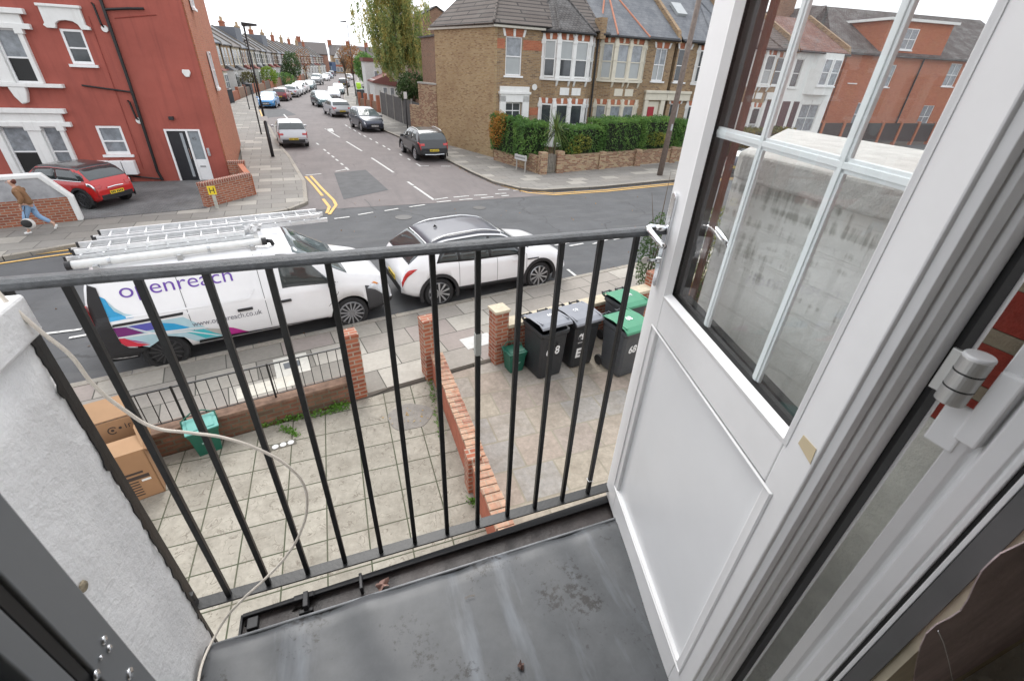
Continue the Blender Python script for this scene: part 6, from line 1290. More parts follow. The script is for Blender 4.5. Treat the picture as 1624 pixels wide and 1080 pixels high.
# blue box lorry far away
q = gp(523.5, 117.5); t = thing('lorry', 'blue box lorry standing at the far end of the side street', 'lorry', (q[0], q[1], 0), R(-14))
MB().box((-1.15, 0, .8), (1.15, 6, 3.7)).build('box_body', plain('lorry_blue', (.06, .11, .2), .5), t); MB().box((-1.05, -1.9, .6), (1.05, -.02, 2.5)).build('cab', plain('cab_blue', (.16, .24, .32), .4), t); MB().box((-.95, -1.93, 1.45), (.95, -1.905, 2.2)).build('windscreen', car_glass_l, t)
for x in (-.95, .95):
    for y in (-1.1, 4.6): MB().lathe([(.48, -.15), (.48, .15)], 16, 'x', (x, y, .48)).build('wheel', tyre, t)

# ------------------------------------------------------------------ the white van
VA = .1967
MODELS['van'] = dict(L=4.88, W=1.95, H=1.86, top=[(.1, 1.10), (.16, 1.5), (.24, 1.74), (.40, 1.82), (.9, 1.85), (2.6, 1.86), (3.02, 1.82), (3.2, 1.75), (4.02, 1.20), (4.60, 1.05), (4.80, .86), (4.88, .58)], belt=[(.1, 1.0), (.2, 1.10), (3.0, 1.10), (4.0, 1.02), (4.5, .91), (4.88, .50)], sill=[(0, .36), (.3, .30), (4.5, .27), (4.88, .30)], plan=[(0, .95), (.15, .985), (.6, 1), (4.0, 1), (4.50, .95), (4.76, .86), (4.88, .72)], inset=.11, wheels=(.87, 3.97), wr=.335, ws=(3.14, 4.0), rw=(0, 0), sg=(3.1, 4.0), bp=())
M_ = MODELS['van']; c, s = math.cos(VA), math.sin(VA)
vl = (-4.212, 8.678, 0)
van = thing('van', 'white telecom van with purple lettering and ladders, a worker in the cab', 'van', vl, VA)
car = Car(*[M_[k] for k in ('L', 'W', 'H', 'top', 'belt', 'sill', 'plan', 'inset', 'wheels', 'wr')], k=2, n=90, x0=.10)
b = car.shell().build('body', [p_white, dark_trim], van, smooth=True); cut_arches(b, car, dark_trim, .05)
for p in b.data.polygons: p.use_smooth = abs(p.normal.x) < .97 or len(p.vertices) < 6
for wx in M_['wheels']:
    for sd in (1, -1):
        w_ = wheel(van, car, wx, sd, plain('steel_wheel', (.30, .30, .31), .45, metal=.3) if wx > 2 else plain('steel_wheel_dark', (.035, .035, .036), .6), spokes=14, w=.22)
car.top(M_['ws'][1], M_['ws'][0], 8.1, 8.9, off=.008).build('windscreen', car_glass_l, van, smooth=True)
cabg = clearglass('cab_glass', (.35, .38, .38), 1.)
car.patch([(2.84, 7.0), (3.78, 6.9), (3.30, 8.1), (2.86, 8.1)], n=10, off=.006).build('side_window', car_glass, van, smooth=True)
m = MB(); ck = M_['wheels']
YS = -.975
def flat_side(poly, off): # shape on the near flank following its slight lean
    k = []
    for (x, z) in poly: k.append((x, side_y(x, z) - off, z))
    return k
def side_y(x, z):
    r = car.rows(x); ys = [p[0] for p in r]; zs_ = [p[1] for p in r]
    i = 1
    while i < len(zs_) - 2 and zs_[i + 1] < z: i += 1
    f = (z - zs_[i]) / max(1e-6, zs_[i + 1] - zs_[i]); f = min(max(f, 0), 1); return -(ys[i] * (1 - f) + ys[i + 1] * f)
def decal(name, poly, mat, off=.004, par=van):
    """thin vinyl on the flank, cut into strips so that it follows the panel"""
    bm = bmesh.new(); vs = [bm.verts.new((x, 0, z)) for x, z in poly]; bm.faces.new(vs)
    x0, x1 = min(p[0] for p in poly), max(p[0] for p in poly); z0, z1 = min(p[1] for p in poly), max(p[1] for p in poly)
    for ax_, lo, hi, st in (((1, 0, 0), x0, x1, .08), ((0, 0, 1), z0, z1, .06)):
        v = lo + st
        while v < hi:
            bmesh.ops.bisect_plane(bm, geom=bm.verts[:] + bm.edges[:] + bm.faces[:], plane_co=tuple(a * v for a in ax_), plane_no=ax_); v += st
    for v in bm.verts: v.co.y = side_y(v.co.x, v.co.z) - off
    me = bpy.data.meshes.new(name); bm.to_mesh(me); bm.free(); me.materials.append(mat); return link(bpy.data.objects.new(name, me), par)
def vinyl(n_, c_): return plain('vinyl_' + n_, c_, .4, var=.05, coat=.3)
v_pur = vinyl('purple', (.14, .05, .38)); v_grey = vinyl('grey', (.16, .16, .19)); v_blue = vinyl('blue', (.02, .33, .62)); v_teal = vinyl('teal', (.05, .45, .50)); v_plum = vinyl('plum', (.17, .02, .16)); v_mag = vinyl('magenta', (.42, .015, .22)); v_redv = vinyl('red', (.60, .03, .06)); v_pale = vinyl('pale', (.42, .60, .66)); v_ind = vinyl('indigo', (.10, .10, .42)); v_beige = vinyl('beige', (.42, .41, .38))
def vxz(u, v, off=.0):
    """flank coordinates of a pixel"""
    d = ray(u, v); o = np.array([0, 0, CH]); n_ = np.array([s, -c, 0]); P0 = np.array([vl[0] - .965 * -s * 1., 0, 0])
    # near flank plane passes through local y=-.965
    base = np.array([vl[0] + .965 * s, vl[1] - .965 * c, 0]); t_ = ((base - o) @ n_) / (d @ n_); p = o + d * t_ - base
    return (float(p[0] * c + p[1] * s), float(p[2]))
Q = lambda x, y: vxz(150 + x / 4.921, 410 + y / 4.921)
def qpoly(pts): return [Q(*p) for p in pts]
decal('panel_black', qpoly([(138, 520), (690, 418), (690, 438), (138, 540)]), dark_trim, .006)
decal('blue_flash', qpoly([(20, 312), (75, 335), (110, 385), (170, 430), (240, 452), (310, 462), (118, 500)]), v_blue, .004)
decal('teal_flash', qpoly([(80, 340), (150, 400), (230, 440), (330, 455), (240, 460), (150, 425), (105, 375)]), v_pale, .006)
decal('pale_flash', qpoly([(150, 545), (690, 455), (1020, 600), (830, 655), (700, 610), (560, 600), (430, 690), (235, 660)]), v_pale, .003)
decal('plum_flash', qpoly([(140, 545), (240, 535), (390, 578), (185, 615)]), v_plum, .005)
decal('indigo_flash', qpoly([(245, 533), (480, 490), (500, 545), (380, 568)]), v_ind, .005)
decal('blue_flash', qpoly([(520, 500), (620, 505), (745, 535), (600, 565), (490, 555)]), v_blue, .005)
decal('red_flash', qpoly([(188, 625), (235, 622), (330, 655), (440, 670), (350, 685), (250, 685), (205, 660)]), v_redv, .005)
decal('magenta_flash', qpoly([(1045, 535), (1085, 538), (1225, 575), (1060, 605)]), v_mag, .005)
decal('magenta_flash', qpoly([(250, 628), (330, 640), (440, 662), (330, 650)]), v_mag, .006)
decal('teal_flash', qpoly([(700, 570), (850, 548), (1015, 600), (900, 632), (780, 590)]), v_teal, .006)
decal('beige_flash', qpoly([(860, 545), (1000, 545), (1015, 598), (930, 575)]), v_beige, .007)
decal('white_swoosh', qpoly([(250, 532), (262, 530), (480, 580), (740, 560), (1010, 600), (1000, 604), (740, 570), (480, 592)]), p_white, .008)
decal('white_swoosh', qpoly([(185, 615), (400, 580), (740, 540), (990, 520), (990, 528), (740, 550), (400, 592), (188, 624)]), p_white, .009)
decal('side_moulding', qpoly([(240, 458), (1150, 318), (1200, 300), (1245, 240), (1252, 246), (1208, 310), (1155, 330), (245, 468)]), p_white, .014)
# text
o_a, o_b = Q(200, 322), Q(1085, 190)
tmat = lambda x, z, off: Matrix.Translation((x, side_y(x, z) - off, z)) @ Matrix.Rotation(R(90), 4, 'X')
def flank_text(name, body, x0, x1, z0, h, mat, bold, off=.006):
    ob = text_mesh(name, body, 1., mat, van, Matrix.Identity(4), .0005, bold=bold)
    co = np.array([v.co[:] for v in ob.data.vertices]); xa, xb = co[:, 0].min(), co[:, 0].max(); xh = h
    for v in ob.data.vertices:
        X = x0 + (v.co.x - xa) / (xb - xa) * (x1 - x0); Z = z0 + v.co.y * xh; lift = v.co.z; v.co = (X, side_y(X, Z) - off - lift, Z)
    return ob
(xa, za), (xb, zb2) = Q(198, 318), Q(1085, 190)
zc_ = (za + zb2) / 2 
flank_text('lettering', 'openreach', .60, 2.13, 1.385, .335, v_pur, -.004)
(xa, za), (xb, zb2) = Q(770, 533), Q(1305, 425)
flank_text('web_address', 'www.openreach.co.uk', 1.36, 2.42, .72, .135, v_grey, 0.)
# gaps, sills, bumper, lights, handles
gm = MB()
def gap(pts, w=.008):
    P = [Vector((x, side_y(x, z) - .003, z)) for x, z in pts]
    for a, b2 in zip(P, P[1:]):
        d_ = (b2 - a).normalized(); n_ = Vector((d_.z, 0, -d_.x)) * w / 2; gm.add([a - n_, b2 - n_, b2 + n_, a + n_], [(0, 1, 2, 3)])
for xg in (1.36, 2.52, 2.66): gap([(xg, .45 + .12 * k) for k in range(12)])
gap([(3.80, 1.05), (3.78, .85), (3.66, .70), (3.56, .60)]); tag(gm.build('door_gaps', dark_trim, van, fix=False), kind='stuff')
decal('sill_cladding', [(1.33, .27), (3.52, .27), (3.52, .36), (1.75, .43), (1.38, .45)], dark_trim, .012)
decal('rear_cladding', [(.13, .29), (.50, .29), (.53, .42), (.68, .50), (.44, .57), (.37, .66), (.35, 1.05), (.36, 1.6), (.27, 1.66), (.19, 1.4), (.13, 1.05)], dark_trim, .012)
MB().box((.04, -.90, .32), (.14, .90, .58)).build('rear_bumper', dark_trim, van, bevel=.03)
for sd in (1, -1): MB().box((.095, sd * .84, .80), (.16, sd * .945, 1.34)).build('tail_light', red_lens, van, bevel=.015)
MB().box((.075, -.83, .60), (.10, .83, 1.05)).build('rear_doors', p_white, van, bevel=.02)
plate(van, 'number_plate', (.06, .3, .75), True, -1)
m = car.patch([(4.32, 1.0), (4.87, 1.0), (4.87, 5.2), (4.30, 5.6)], n=8, m_=5, off=.015); m.build('front_bumper', plain('bumper_grey', (.045, .045, .048), .55), van, smooth=True)
MB().box((4.80, -.60, .32), (4.90, .60, .62)).build('front_grille', dark_trim, van, bevel=.03)
car.patch([(4.34, 5.0), (4.82, 4.6), (4.80, 6.8), (4.52, 7.0)], n=6, m_=4, off=.016).build('headlight', clear_lens, van, smooth=True)
car.patch([(4.44, 6.2), (4.54, 6.2), (4.58, 6.9), (4.50, 6.9)], n=2, m_=2, off=.02).build('indicator', amber_lens, van, smooth=True)
for x, z in ((2.18, .86), (2.82, .88)): MB().box((x - .12, side_y(x, z) - .035, z - .02), (x + .12, side_y(x, z) + .01, z + .025)).build('door_handle', dark_trim, van, bevel=.012)
for sd in (1, -1):
    m = MB(); m.slab([(3.93, 1.10), (4.02, 1.08), (4.05, 1.2), (4.02, 1.36), (3.93, 1.36)], 'y', sd * 1.02, sd * 1.18); m.v = [(p[0] - .33, p[1], p[2] - .10) for p in m.v]; m.box((3.62, sd * .86, 1.08), (3.68, sd * 1.05, 1.14)); m.build('wing_mirror', dark_trim, van, bevel=.03)
# driver: orange jacket glimpsed behind the side glass
tag(MB().box((3.30, -.9, .60), (3.34, -.89, .61)).build('inner_trim', dark_trim, van), None)
# roof rack, ladders, pipe
rk = MB()
for x in (.45, 1.5, 2.55): rk.box((x - .03, -.78, 1.885), (x + .03, .78, 1.915))
for x in (.45, 1.5, 2.55):
    for sd in (1, -1): rk.box((x - .04, sd * .74 - .03, 1.77), (x + .04, sd * .74 + .03, 1.89))
rk.build('roof_rack', steel, van, bevel=.005)
MB().box((.45, -.55, 1.868), (2.7, .1, 1.876)).build('rack_deck', plain('rack_mesh', (.42, .42, .41), .7, var=.35, scale=30), van)
def ladder(lab, lx0, lx1, y0, w, z, n, tiers=2):
    t = thing('ladder', lab, 'ladder', (vl[0], vl[1], 0), VA, 'ladders on the van roof')
    for k in range(tiers):
        zz = z + k * .085; ww = w - k * .05; xo = k * .12
        for sd in (-1, 1):
            yc = y0 + sd * ww / 2; m = MB(); m.box((lx0 + xo, yc - .014, zz), (lx1 - xo, yc + .014, zz + .075)); m.build('side_rail', alu, t, bevel=.003)
            cp = MB(); cp.box((lx0 + xo - .03, yc - .018, zz - .004), (lx0 + xo + .0, yc + .018, zz + .079)); cp.build('end_cap', dark_trim, t)
        for i in range(n):
            x = lx0 + xo + .15 + i * (lx1 - lx0 - 2 * xo - .3) / (n - 1); MB().tube([(x, y0 - ww / 2 - .018, zz + .04), (x, y0 + ww / 2 + .018, zz + .04)], .016, 8).build('rung', alu, t, smooth=True)
    return t
ladder('longer aluminium ladder lying on the far side of the van roof', .30, 3.98, .30, .44, 1.925, 14)
ladder('shorter aluminium ladder lying on the near side of the van roof beside the white tube', .10, 2.62, -.26, .42, 1.925, 9)
t = thing('roof_tube', 'white plastic storage tube with black end cap on the near edge of the van roof', 'tube', (vl[0], vl[1], 0), VA)
MB().tube([(.16, -.68, 1.93), (2.72, -.68, 1.93)], .062, 18).build('tube', plain('tube_white', (.72, .73, .72), .4), t, smooth=True, bevel=0)
for x0, x1 in ((.11, .18), (2.71, 2.79)): MB().lathe([(.066, x0), (.066, x1)], 18, 'x', (0, -.68, 1.93)).build('end_cap', dark_trim, t)
MB().tube([(2.80, -.68, 1.93), (2.86, -.62, 1.9), (2.88, -.66, 1.84)], .035, 8).build('clamp', dark_trim, t, smooth=True)
for x in (.6, 1.9): MB().lathe([(.067, x), (.067, x + .04)], 18, 'x', (0, -.68, 1.93)).build('strap', steel, t)
t = thing('plastic_wrap', 'crumpled clear plastic wrap bundled on the shorter ladder end', 'wrap', (vl[0], vl[1], 0), VA)
tag(cards('wrap_film', blobs([(2.66, -.26, 2.06, .14, .12, .07)], 60), .05, plain('film', (.7, .7, .7), .15, var=.1), t, asp=.9), kind='stuff')

# ================================================================== DOWN THE SIDE STREET
def pl(line, t):
    L_ = [0]
    for a, b in zip(line, line[1:]): L_.append(L_[-1] + math.dist(a, b))
    t = min(max(t, 0), L_[-1] - 1e-6)
    for i in range(len(line) - 1):
        if L_[i + 1] >= t:
            f = (t - L_[i]) / (L_[i + 1] - L_[i]); return line[i][0] + (line[i + 1][0] - line[i][0]) * f, line[i][1] + (line[i + 1][1] - line[i][1]) * f
row = [(-14.6, 50), (-14.4, 60), (-13.8, 70), (-12.8, 79), (-11.7, 90), (-9.9, 112), (-6.9, 140), (-3.4, 168), (1.0, 196)]
grey_roof = [tile_far, plain('roof_far_brown', (.125, .11, .105), .85, var=.2), plain('roof_far_blue', (.13, .14, .16), .8, var=.15)]
brick_far = [plain('far_stock_brick', (.36, .26, .16), .9, var=.2, scale=3), plain('far_cream', (.52, .47, .36), .9, var=.12), plain('far_pink_brick', (.34, .19, .14), .9, var=.2), plain('far_white', (.60, .60, .58), .8, var=.08), plain('far_red_brick', (.32, .12, .07), .9, var=.2)]
ORD = ['first', 'second', 'third', 'fourth', 'fifth', 'sixth', 'seventh', 'eighth', 'ninth', 'tenth', 'eleventh', 'twelfth', 'thirteenth', 'fourteenth', 'fifteenth', 'sixteenth', 'seventeenth', 'eighteenth', 'nineteenth', 'twentieth', 'twenty-first', 'twenty-second', 'twenty-third', 'twenty-fourth', 'twenty-fifth', 'twenty-sixth', 'twenty-seventh', 'twenty-eighth', 'twenty-ninth', 'thirtieth']
t0, k = 0, 0
labs = ['first visible house of the far terrace, stock brick with a red bay roof', 'second house of the far terrace, stock brick behind the lamp post']
adj = ['stock brick', 'cream fronted', 'pinkish brick', 'white painted', 'red brick']
while t0 < 148:
    a = pl(row, t0); b = pl(row, t0 + 5.3); ang = math.atan2(b[1] - a[1], b[0] - a[0]); y = a[1]
    ez = float(np.interp(y, [50, 74, 86, 112, 140, 170, 200], [6.1, 6.0, 5.7, 5.35, 5.2, 5.1, 5.1])); ci = [0, 0, 0, 0, 0, 0, 0, 1, 0, 1, 3, 1, 3, 0, 3, 4, 3, 1, 2, 0, 4, 0, 2, 3, 4, 1, 0, 2, 4, 0][k % 30]
    lab = '%s far terrace house, %s after the red house' % (adj[ci], ORD[k])
    h = thing('terraced_house', lab, 'house', (a[0], a[1], 0), ang, 'far terrace on the left of the side street')
    # local x along the street, local -y faces the road
    br = brick_far[ci]; bayc = brick_far[3] if (k % 5) else brick_far[1]
    MB().box((0, 0, 0), (5.28, 8, ez)).build('house_walls', br, h)
    m = MB(); m.prism([(.3, 0.02), (.8, -.8), (2.6, -.8), (3.1, .02)], 0, 2.75); m.build('bay_front', bayc, h)
    m = MB(); m.add([(.15, 0, 2.75), (.7, -.98, 2.75), (2.7, -.98, 2.75), (3.25, 0, 2.75), (2.6, 0, 3.35), (.8, 0, 3.35)], [(0, 1, 5), (1, 2, 4, 5), (2, 3, 4), (0, 5, 4, 3, 2, 1)]); m.box((3.3, -.5, 2.75), (5.1, 0, 2.9)); m.build('bay_roof', plain('far_red_tile', (.19, .06, .045), .8) if k % 4 < 2 else tile_far, h)
    w = MB(); w.box((1.0, -.83, .75), (1.6, -.79, 2.3)); w.box((1.8, -.83, .75), (2.4, -.79, 2.3)); 
    for (x0, x1, z0, z1, yy) in [(1.0, 1.6, .75, 2.3, -.81), (1.8, 2.4, .75, 2.3, -.81), (.55, 1.25, 3.45, ez - .55, 0), (1.95, 2.65, 3.45, ez - .55, 0), (3.8, 4.5, 3.45, ez - .55, 0)]:
        f = MB(); f.box((x0 - .12, yy - .04, z0 - .12), (x1 + .12, yy + .0, z1 + .16)); fr_ = f.build('window', white_paint, h)
        g = MB(); g.box((x0, yy - .055, z0), (x1, yy - .041, (z0 + z1) / 2 - .03)); g.box((x0, yy - .055, (z0 + z1) / 2 + .03), (x1, yy - .041, z1)); g.build('pane', pane_curtain if (k + int(x0 * 3)) % 3 else pane, fr_)
    MB().box((3.9, -.06, .1), (4.7, 0, 2.3)).build('front_door', [plain('far_door_%d' % i, c_, .5) for i, c_ in enumerate([(.03, .05, .1), (.25, .02, .02), (.02, .02, .02), (.05, .12, .08)])][k % 4], h)
    r = MB(); r.slab([(-.35, ez), (4.2, ez + 2.7), (8.4, ez), (8.4, ez - .12), (-.35, ez - .12)], 'x', 0, 5.28); rf = r.build('roof', grey_roof[(k * 7) % 3], h)
    p = MB(); p.slab([(-.45, ez - .15), (-.3, ez + .35), (4.2, ez + 3.0), (8.4, ez + .2), (8.4, ez - .1)], 'x', -.14, .14); p.build('party_parapet', plain('parapet_grey', (.20, .18, .155), .9, var=.2), h)
    if k in (3, 9, 13): d = MB().box((.5, 1.2, ez + .6), (4.9, 4.4, ez + 2.9)); d.build('dormer', plain('dormer_slate', (.15, .16, .18), .8), h)
    if k % 2 == 0: chimney(h, .1, 4.0, ez + 1.6, ez + 3.9, w=1.5 if k < 16 else 1.2, d=.6, n=5, brick=[brick_far[0], brick_far[4]][(k // 2) % 2], pot=plain('pot_buff', (.45, .33, .2), .8))
    MB().tube([(5.2, -.08, 0), (5.2, -.08, ez)], .06, 6).build('downpipe', black_pl, h)
    t0 += 5.3; k += 1
gwr = [(-9.9, 50), (-10.2, 60), (-9.9, 68), (-9.5, 80), (-8.1, 98), (-6.0, 118), (-3.3, 142)]
t0 = 0; i = 0
while t0 < 86:
    a = pl(gwr, t0); b = pl(gwr, t0 + 5.0)
    t = thing('front_garden_wall', 'low %s front garden wall, %s along the left pavement' % (['orange brick', 'brown brick', 'dark brick'][i % 3], ['first', 'second', 'third', 'fourth', 'fifth', 'sixth', 'seventh', 'eighth', 'ninth', 'tenth', 'eleventh', 'twelfth', 'thirteenth', 'fourteenth', 'fifteenth', 'sixteenth', 'seventeenth', 'eighteenth'][i]), 'wall', (a[0], a[1], 0), math.atan2(b[1] - a[1], b[0] - a[0]), 'front garden walls on the left of the side street')
    MB().box((0, 0, 0), (4.4, .22, 1.0 if i % 2 else 1.2)).build('wall_brickwork', [brick_far[4], brick_brown, plain('far_dark_brick', (.13, .10, .08), .9, var=.3)][i % 3], t)
    MB().box((4.4, -.05, 0), (4.7, .27, 1.35)).build('pier', brick_far[4], t)
    t0 += 5.0; i += 1
# bins in the front gardens
for i, (u, v) in enumerate([(352, 162), (368, 156), (372, 160), (397, 145), (402, 147)]):
    q = gp(u, v, .3); t = thing('wheelie_bin', ['dark wheelie bin', 'grey wheelie bin', 'black wheelie bin', 'small dark wheelie bin', 'faded wheelie bin'][i] + ' in a front garden on the left, ' + ['beside the red house corner', 'behind the thin black post', 'right of the thin black post', 'behind the blue hatchback roof', 'furthest up the left gardens'][i], 'wheelie bin', (q[0] - .4, q[1], 0), .3 * i, 'bins in the far front gardens')
    MB().box((-.28, -.35, 0), (.28, .35, 1.3)).build('bin_body', bin_charcoal, t, bevel=.03); MB().box((-.31, -.38, 1.3), (.31, .38, 1.38)).build('lid', [bin_black, bin_grey, bin_charcoal][i % 3], t)
# houses closing the street
for i, (x, y, w, c_, lab) in enumerate([(-6, 196, 9, 2, 'brown brick house at the bend where the far terrace ends'), (4.4, 214, 6.5, 0, 'white gabled house at the end of the street, left of the two'), (11.2, 216, 6.5, 4, 'red brick house with white gable closing the end of the street'), (18.2, 217, 9, 4, 'red brick house partly behind the rust coloured tree')]):
    h = thing('end_house', lab, 'house', (x, y, -.2), .05)
    MB().box((0, 0, 0), (w - .1, 9, 6.2)).build('house_walls', brick_far[c_], h); m = MB(); m.slab([(-.4, 6.2), (4.5, 9.6), (9.4, 6.2), (9.4, 6.0), (-.4, 6.0)], 'x', -.05, w - .05); m.build('roof', grey_roof[1], h)
    if i: m = MB(); m.slab([(.6, 5.2), (w / 2 - .2, 8.6), (w - 1.0, 5.2)], 'y', -.7, .3); m.build('white_gable', brick_far[3], h); MB().box((.9, -.6, 0), (w - 1.3, 0, 5.2)).build('front_bay', brick_far[0 if i == 1 else 4], h); MB().box((.9, -.66, 2.5), (w - 1.3, -.6, 2.9)).build('string_course', plain('far_red_band', (.42, .10, .06), .8), h)
    for (x0, z0) in ((1.3, 3.3), (2.6, 3.3), (1.3, .8), (2.6, .8)):
        f = MB().box((x0 - .1, -.74 if i else -.05, z0 - .1), (x0 + 1.0, -.66 if i else 0, z0 + 1.5)).build('window', white_paint, h); MB().box((x0, -.77 if i else -.08, z0), (x0 + .9, -.742 if i else -.051, z0 + 1.4)).build('pane', pane_curtain, f)
    chimney(h, .3, 4.5, 8.5, 11, w=1.4, n=3, brick=brick_far[4])
# right hand side beyond the grey fence
t = thing('panel_fence', 'weathered grey board fence with concrete posts along the side street', 'fence', (0, 0, 0)); fp = [(6.55, 38.2), (6.45, 41.2), (6.05, 44.2), (5.7, 47.2), (5.4, 50.2), (5.2, 53.2)]
fp = [(6.75, 38.3), (6.5, 41.2), (6.15, 44.1), (5.8, 47.0), (5.5, 49.9), (5.25, 52.8)]
for i, (a, b) in enumerate(zip(fp, fp[1:])):
    ln = math.dist(a, b); an = math.atan2(b[1] - a[1], b[0] - a[0]); m = MB()
    for k in range(14): m.box((.05 + (ln - .1) * k / 14, -.02 - .008 * (k % 2), .1), (.05 + (ln - .1) * (k + 1) / 14 - .01, .02, 2.05 + .01 * math.sin(k * 3 + i)))
    m.rot(T3(a[0], a[1], 0, an)); tag(m.build('board_panel', fence_grey, t), kind='stuff')
for a in fp: MB().box((a[0] - .06, a[1] - .06, 0), (a[0] + .06, a[1] + .06, 2.2)).build('concrete_post', concrete, t)
t = thing('brick_wall', 'short orange brick wall and piers where the grey fence ends', 'wall', (5.2, 55.5, 0), math.atan2(6, -1.9))
for k in range(4): MB().box((k * 1.7 - .16, -.16, 0), (k * 1.7 + .16, .16, 1.6)).build('pier', brick_far[4], t)
MB().box((0, -.08, 0), (5.1, .08, 1.0)).build('wall_brickwork', brick_brown, t)
t = thing('white_house', 'small white gabled house behind the grey fence and the birch', 'house', (6.0, 60, 0), .05)
MB().box((-.6, 0, 0), (2.2, 4, 2.9)).build('house_walls', brick_far[3], t); m = MB(); m.slab([(-.8, 2.75), (1.1, 3.5), (2.4, 2.3), (2.4, 2.2), (-.8, 2.6)], 'y', -.2, 4); m.build('roof', plain('roof_maroon', (.17, .07, .06), .85), t)
MB().box((-.8, 5, 0), (1.4, 8, 4.6)).build('rear_wing', brick_far[3], t); MB().box((-.95, 4.9, 4.6), (1.2, 8, 5.0)).build('rear_roof', MATS['roof_maroon'], t); MB().box((1.41, 5, 0), (6, 8, 6.0)).build('cream_wing', brick_far[1], t); MB().box((1.2, 4.9, 0), (1.5, 5.2, 5.5)).build('brick_flue', brick_far[4], t)
for x0, z0 in ((.3, 1.2), (1.1, 1.2)): f = MB().box((x0, -.05, z0), (x0 + .5, 0, z0 + 1)).build('window', upvc, t); MB().box((x0 + .06, -.07, z0 + .06), (x0 + .44, -.051, z0 + .94)).build('pane', pane_curtain, f)
f = MB().box((.2, 4.93, 2.9), (.7, 5, 3.7)).build('window', upvc, t); MB().box((.26, 4.91, 2.96), (.64, 4.929, 3.64)).build('pane', pane_curtain, f)
for i, (u, v) in enumerate([(570, 152), (577, 151), (584, 150), (581, 146)]):
    q = gp(u, v, .8); t = thing('wheelie_bin', ['leftmost dark bin in the cluster beyond the orange brick wall', 'middle dark bin in the cluster beyond the orange brick wall', 'rightmost dark bin in the cluster beyond the orange brick wall', 'bin at the back of the cluster beyond the orange brick wall'][i], 'wheelie bin', (q[0], q[1], 0), .2 * i, 'bins beyond the orange brick wall')
    MB().box((-.3, -.38, 0), (.3, .38, 1.4)).build('bin_body', bin_charcoal, t, bevel=.04); MB().box((-.33, -.4, 1.4), (.33, .4, 1.48)).build('lid', [bin_black, plain('bin_lid_blue', (.28, .33, .4), .5), bin_green][i % 3], t)
q = gp(564, 137, 0); t = thing('hi_vis_sack', 'fluorescent yellow green sack stack standing on the right pavement far up the street', 'sack', (4.9, 78, 0))
m = MB(); m.box((-.4, -.3, 0), (.5, .3, 1.2)); m.box((-.45, -.3, 1.2), (.2, .3, 1.9)); m.build('sack', plain('hi_vis', (.45, .75, .06), .7, var=.1), t, bevel=.12)
# trees
def tree(name, lab, base, crown, n, sz, leafm, trunk, h, r, droop=0., limbs=7, grp=None, asp=.6):
    t = thing(name, lab, 'tree', (base[0], base[1], 0), 0, grp)
    m = MB(); m.tube([(0, 0, 0), (.05, .03, h * .35), (-.06, .05, h * .7), (.03, 0, h)], [r, r * .8, r * .55, r * .2], 9)
    ends = []
    for i in range(limbs):
        a = i * 2.4; z0 = h * random.uniform(.35, .75); l = random.uniform(.5, 1) * crown[0][3]; e_ = (l * math.cos(a), l * math.sin(a), z0 + random.uniform(.8, 2.2))
        m.tube([(0, 0, z0), (e_[0] * .5, e_[1] * .5, z0 + .7 * (e_[2] - z0)), e_], [r * .45, r * .3, r * .1], 6)
    m.build('trunk', trunk, t, smooth=True)
    cards('crown', blobs([(c_[0], c_[1], c_[2], c_[3], c_[4], c_[5]) for c_ in crown], n), sz, leafm, t, droop=droop, asp=asp); return t
# weeping birch: hanging strands of small leaves
t = thing('birch', 'tall weeping birch with green and yellow autumn leaves beside the side street', 'tree', (6.35, 46, 0))
m = MB(); m.tube([(0, 0, 0), (-.1, 0, 2.5), (.1, 0, 5), (-.2, 0, 8), (.1, 0, 12)], [.22, .2, .17, .12, .04], 10)
st = []
for i in range(44):
    a = i * 2.399; z0 = random.uniform(3.6, 10.5); l = random.uniform(1.3, 3.4) * (1 - max(0, z0 - 9) / 12); e_ = Vector((l * math.cos(a) * .92, l * math.sin(a), z0 + random.uniform(.8, 1.8)))
    m.tube([(0, 0, z0), (e_.x * .5, e_.y * .5, z0 + (e_.z - z0) * .75), e_], [.075, .05, .02], 6)
    for j in range(11):
        f = random.uniform(.25, 1.08); st.append((e_.x * f + random.gauss(0, .28), e_.y * f + random.gauss(0, .28), z0 + (e_.z - z0) * min(1, f ** .6) + random.gauss(0, .2)))
m.build('trunk', bark_birch, t, smooth=True)
P_ = []
for (x, y, z) in st:
    ln = random.uniform(1.0, 3.2); ln = min(ln, z - 3.9 - .7 * math.sin(x * 1.7 + y)) if z > 4.9 else .8; k_ = int(100 * ln / 2)
    tt = rng.uniform(0, 1, k_); sw = random.gauss(0, .12); P_.append(np.stack([x + sw * tt + rng.normal(0, .075, k_), y + rng.normal(0, .075, k_), z - ln * tt], 1))
cards('crown', np.concatenate(P_), .085, L_birch, t, droop=1., asp=.55)
tree('bush', 'dark green bushy tree overhanging the grey fence below the birch', (7.0, 43.5), [(0, 0, 3.1, 1.25, 1.0, 1.0), (-.6, 0, 2.7, .8, .8, .8), (.8, 0, 2.8, .8, .8, .9)], 4200, .075, L_bush, bark, 2.6, .1)
tree('small_tree', 'round green tree further along the right side of the street', (6.2, 82), [(0, 0, 3.8, 1.6, 1.6, 2.0)], 2600, .14, L_hedge, bark, 3.2, .14)
tree('rust_tree', 'thin rust coloured autumn tree at the far right of the street', (6.0, 112), [(0, 0, 5.2, 2.6, 2.2, 2.2), (-1, 0, 4.2, 1.4, 1.2, 1.2)], 1500, .17, L_rust, bark, 4.6, .14)
tree('bare_tree', 'slim dark street tree with few leaves beside the parked cars on the right', (3.2, 80), [(0, 0, 6.2, 1.3, 1.3, 1.2)], 50, .10, L_bush, bark, 6.0, .11, limbs=12)
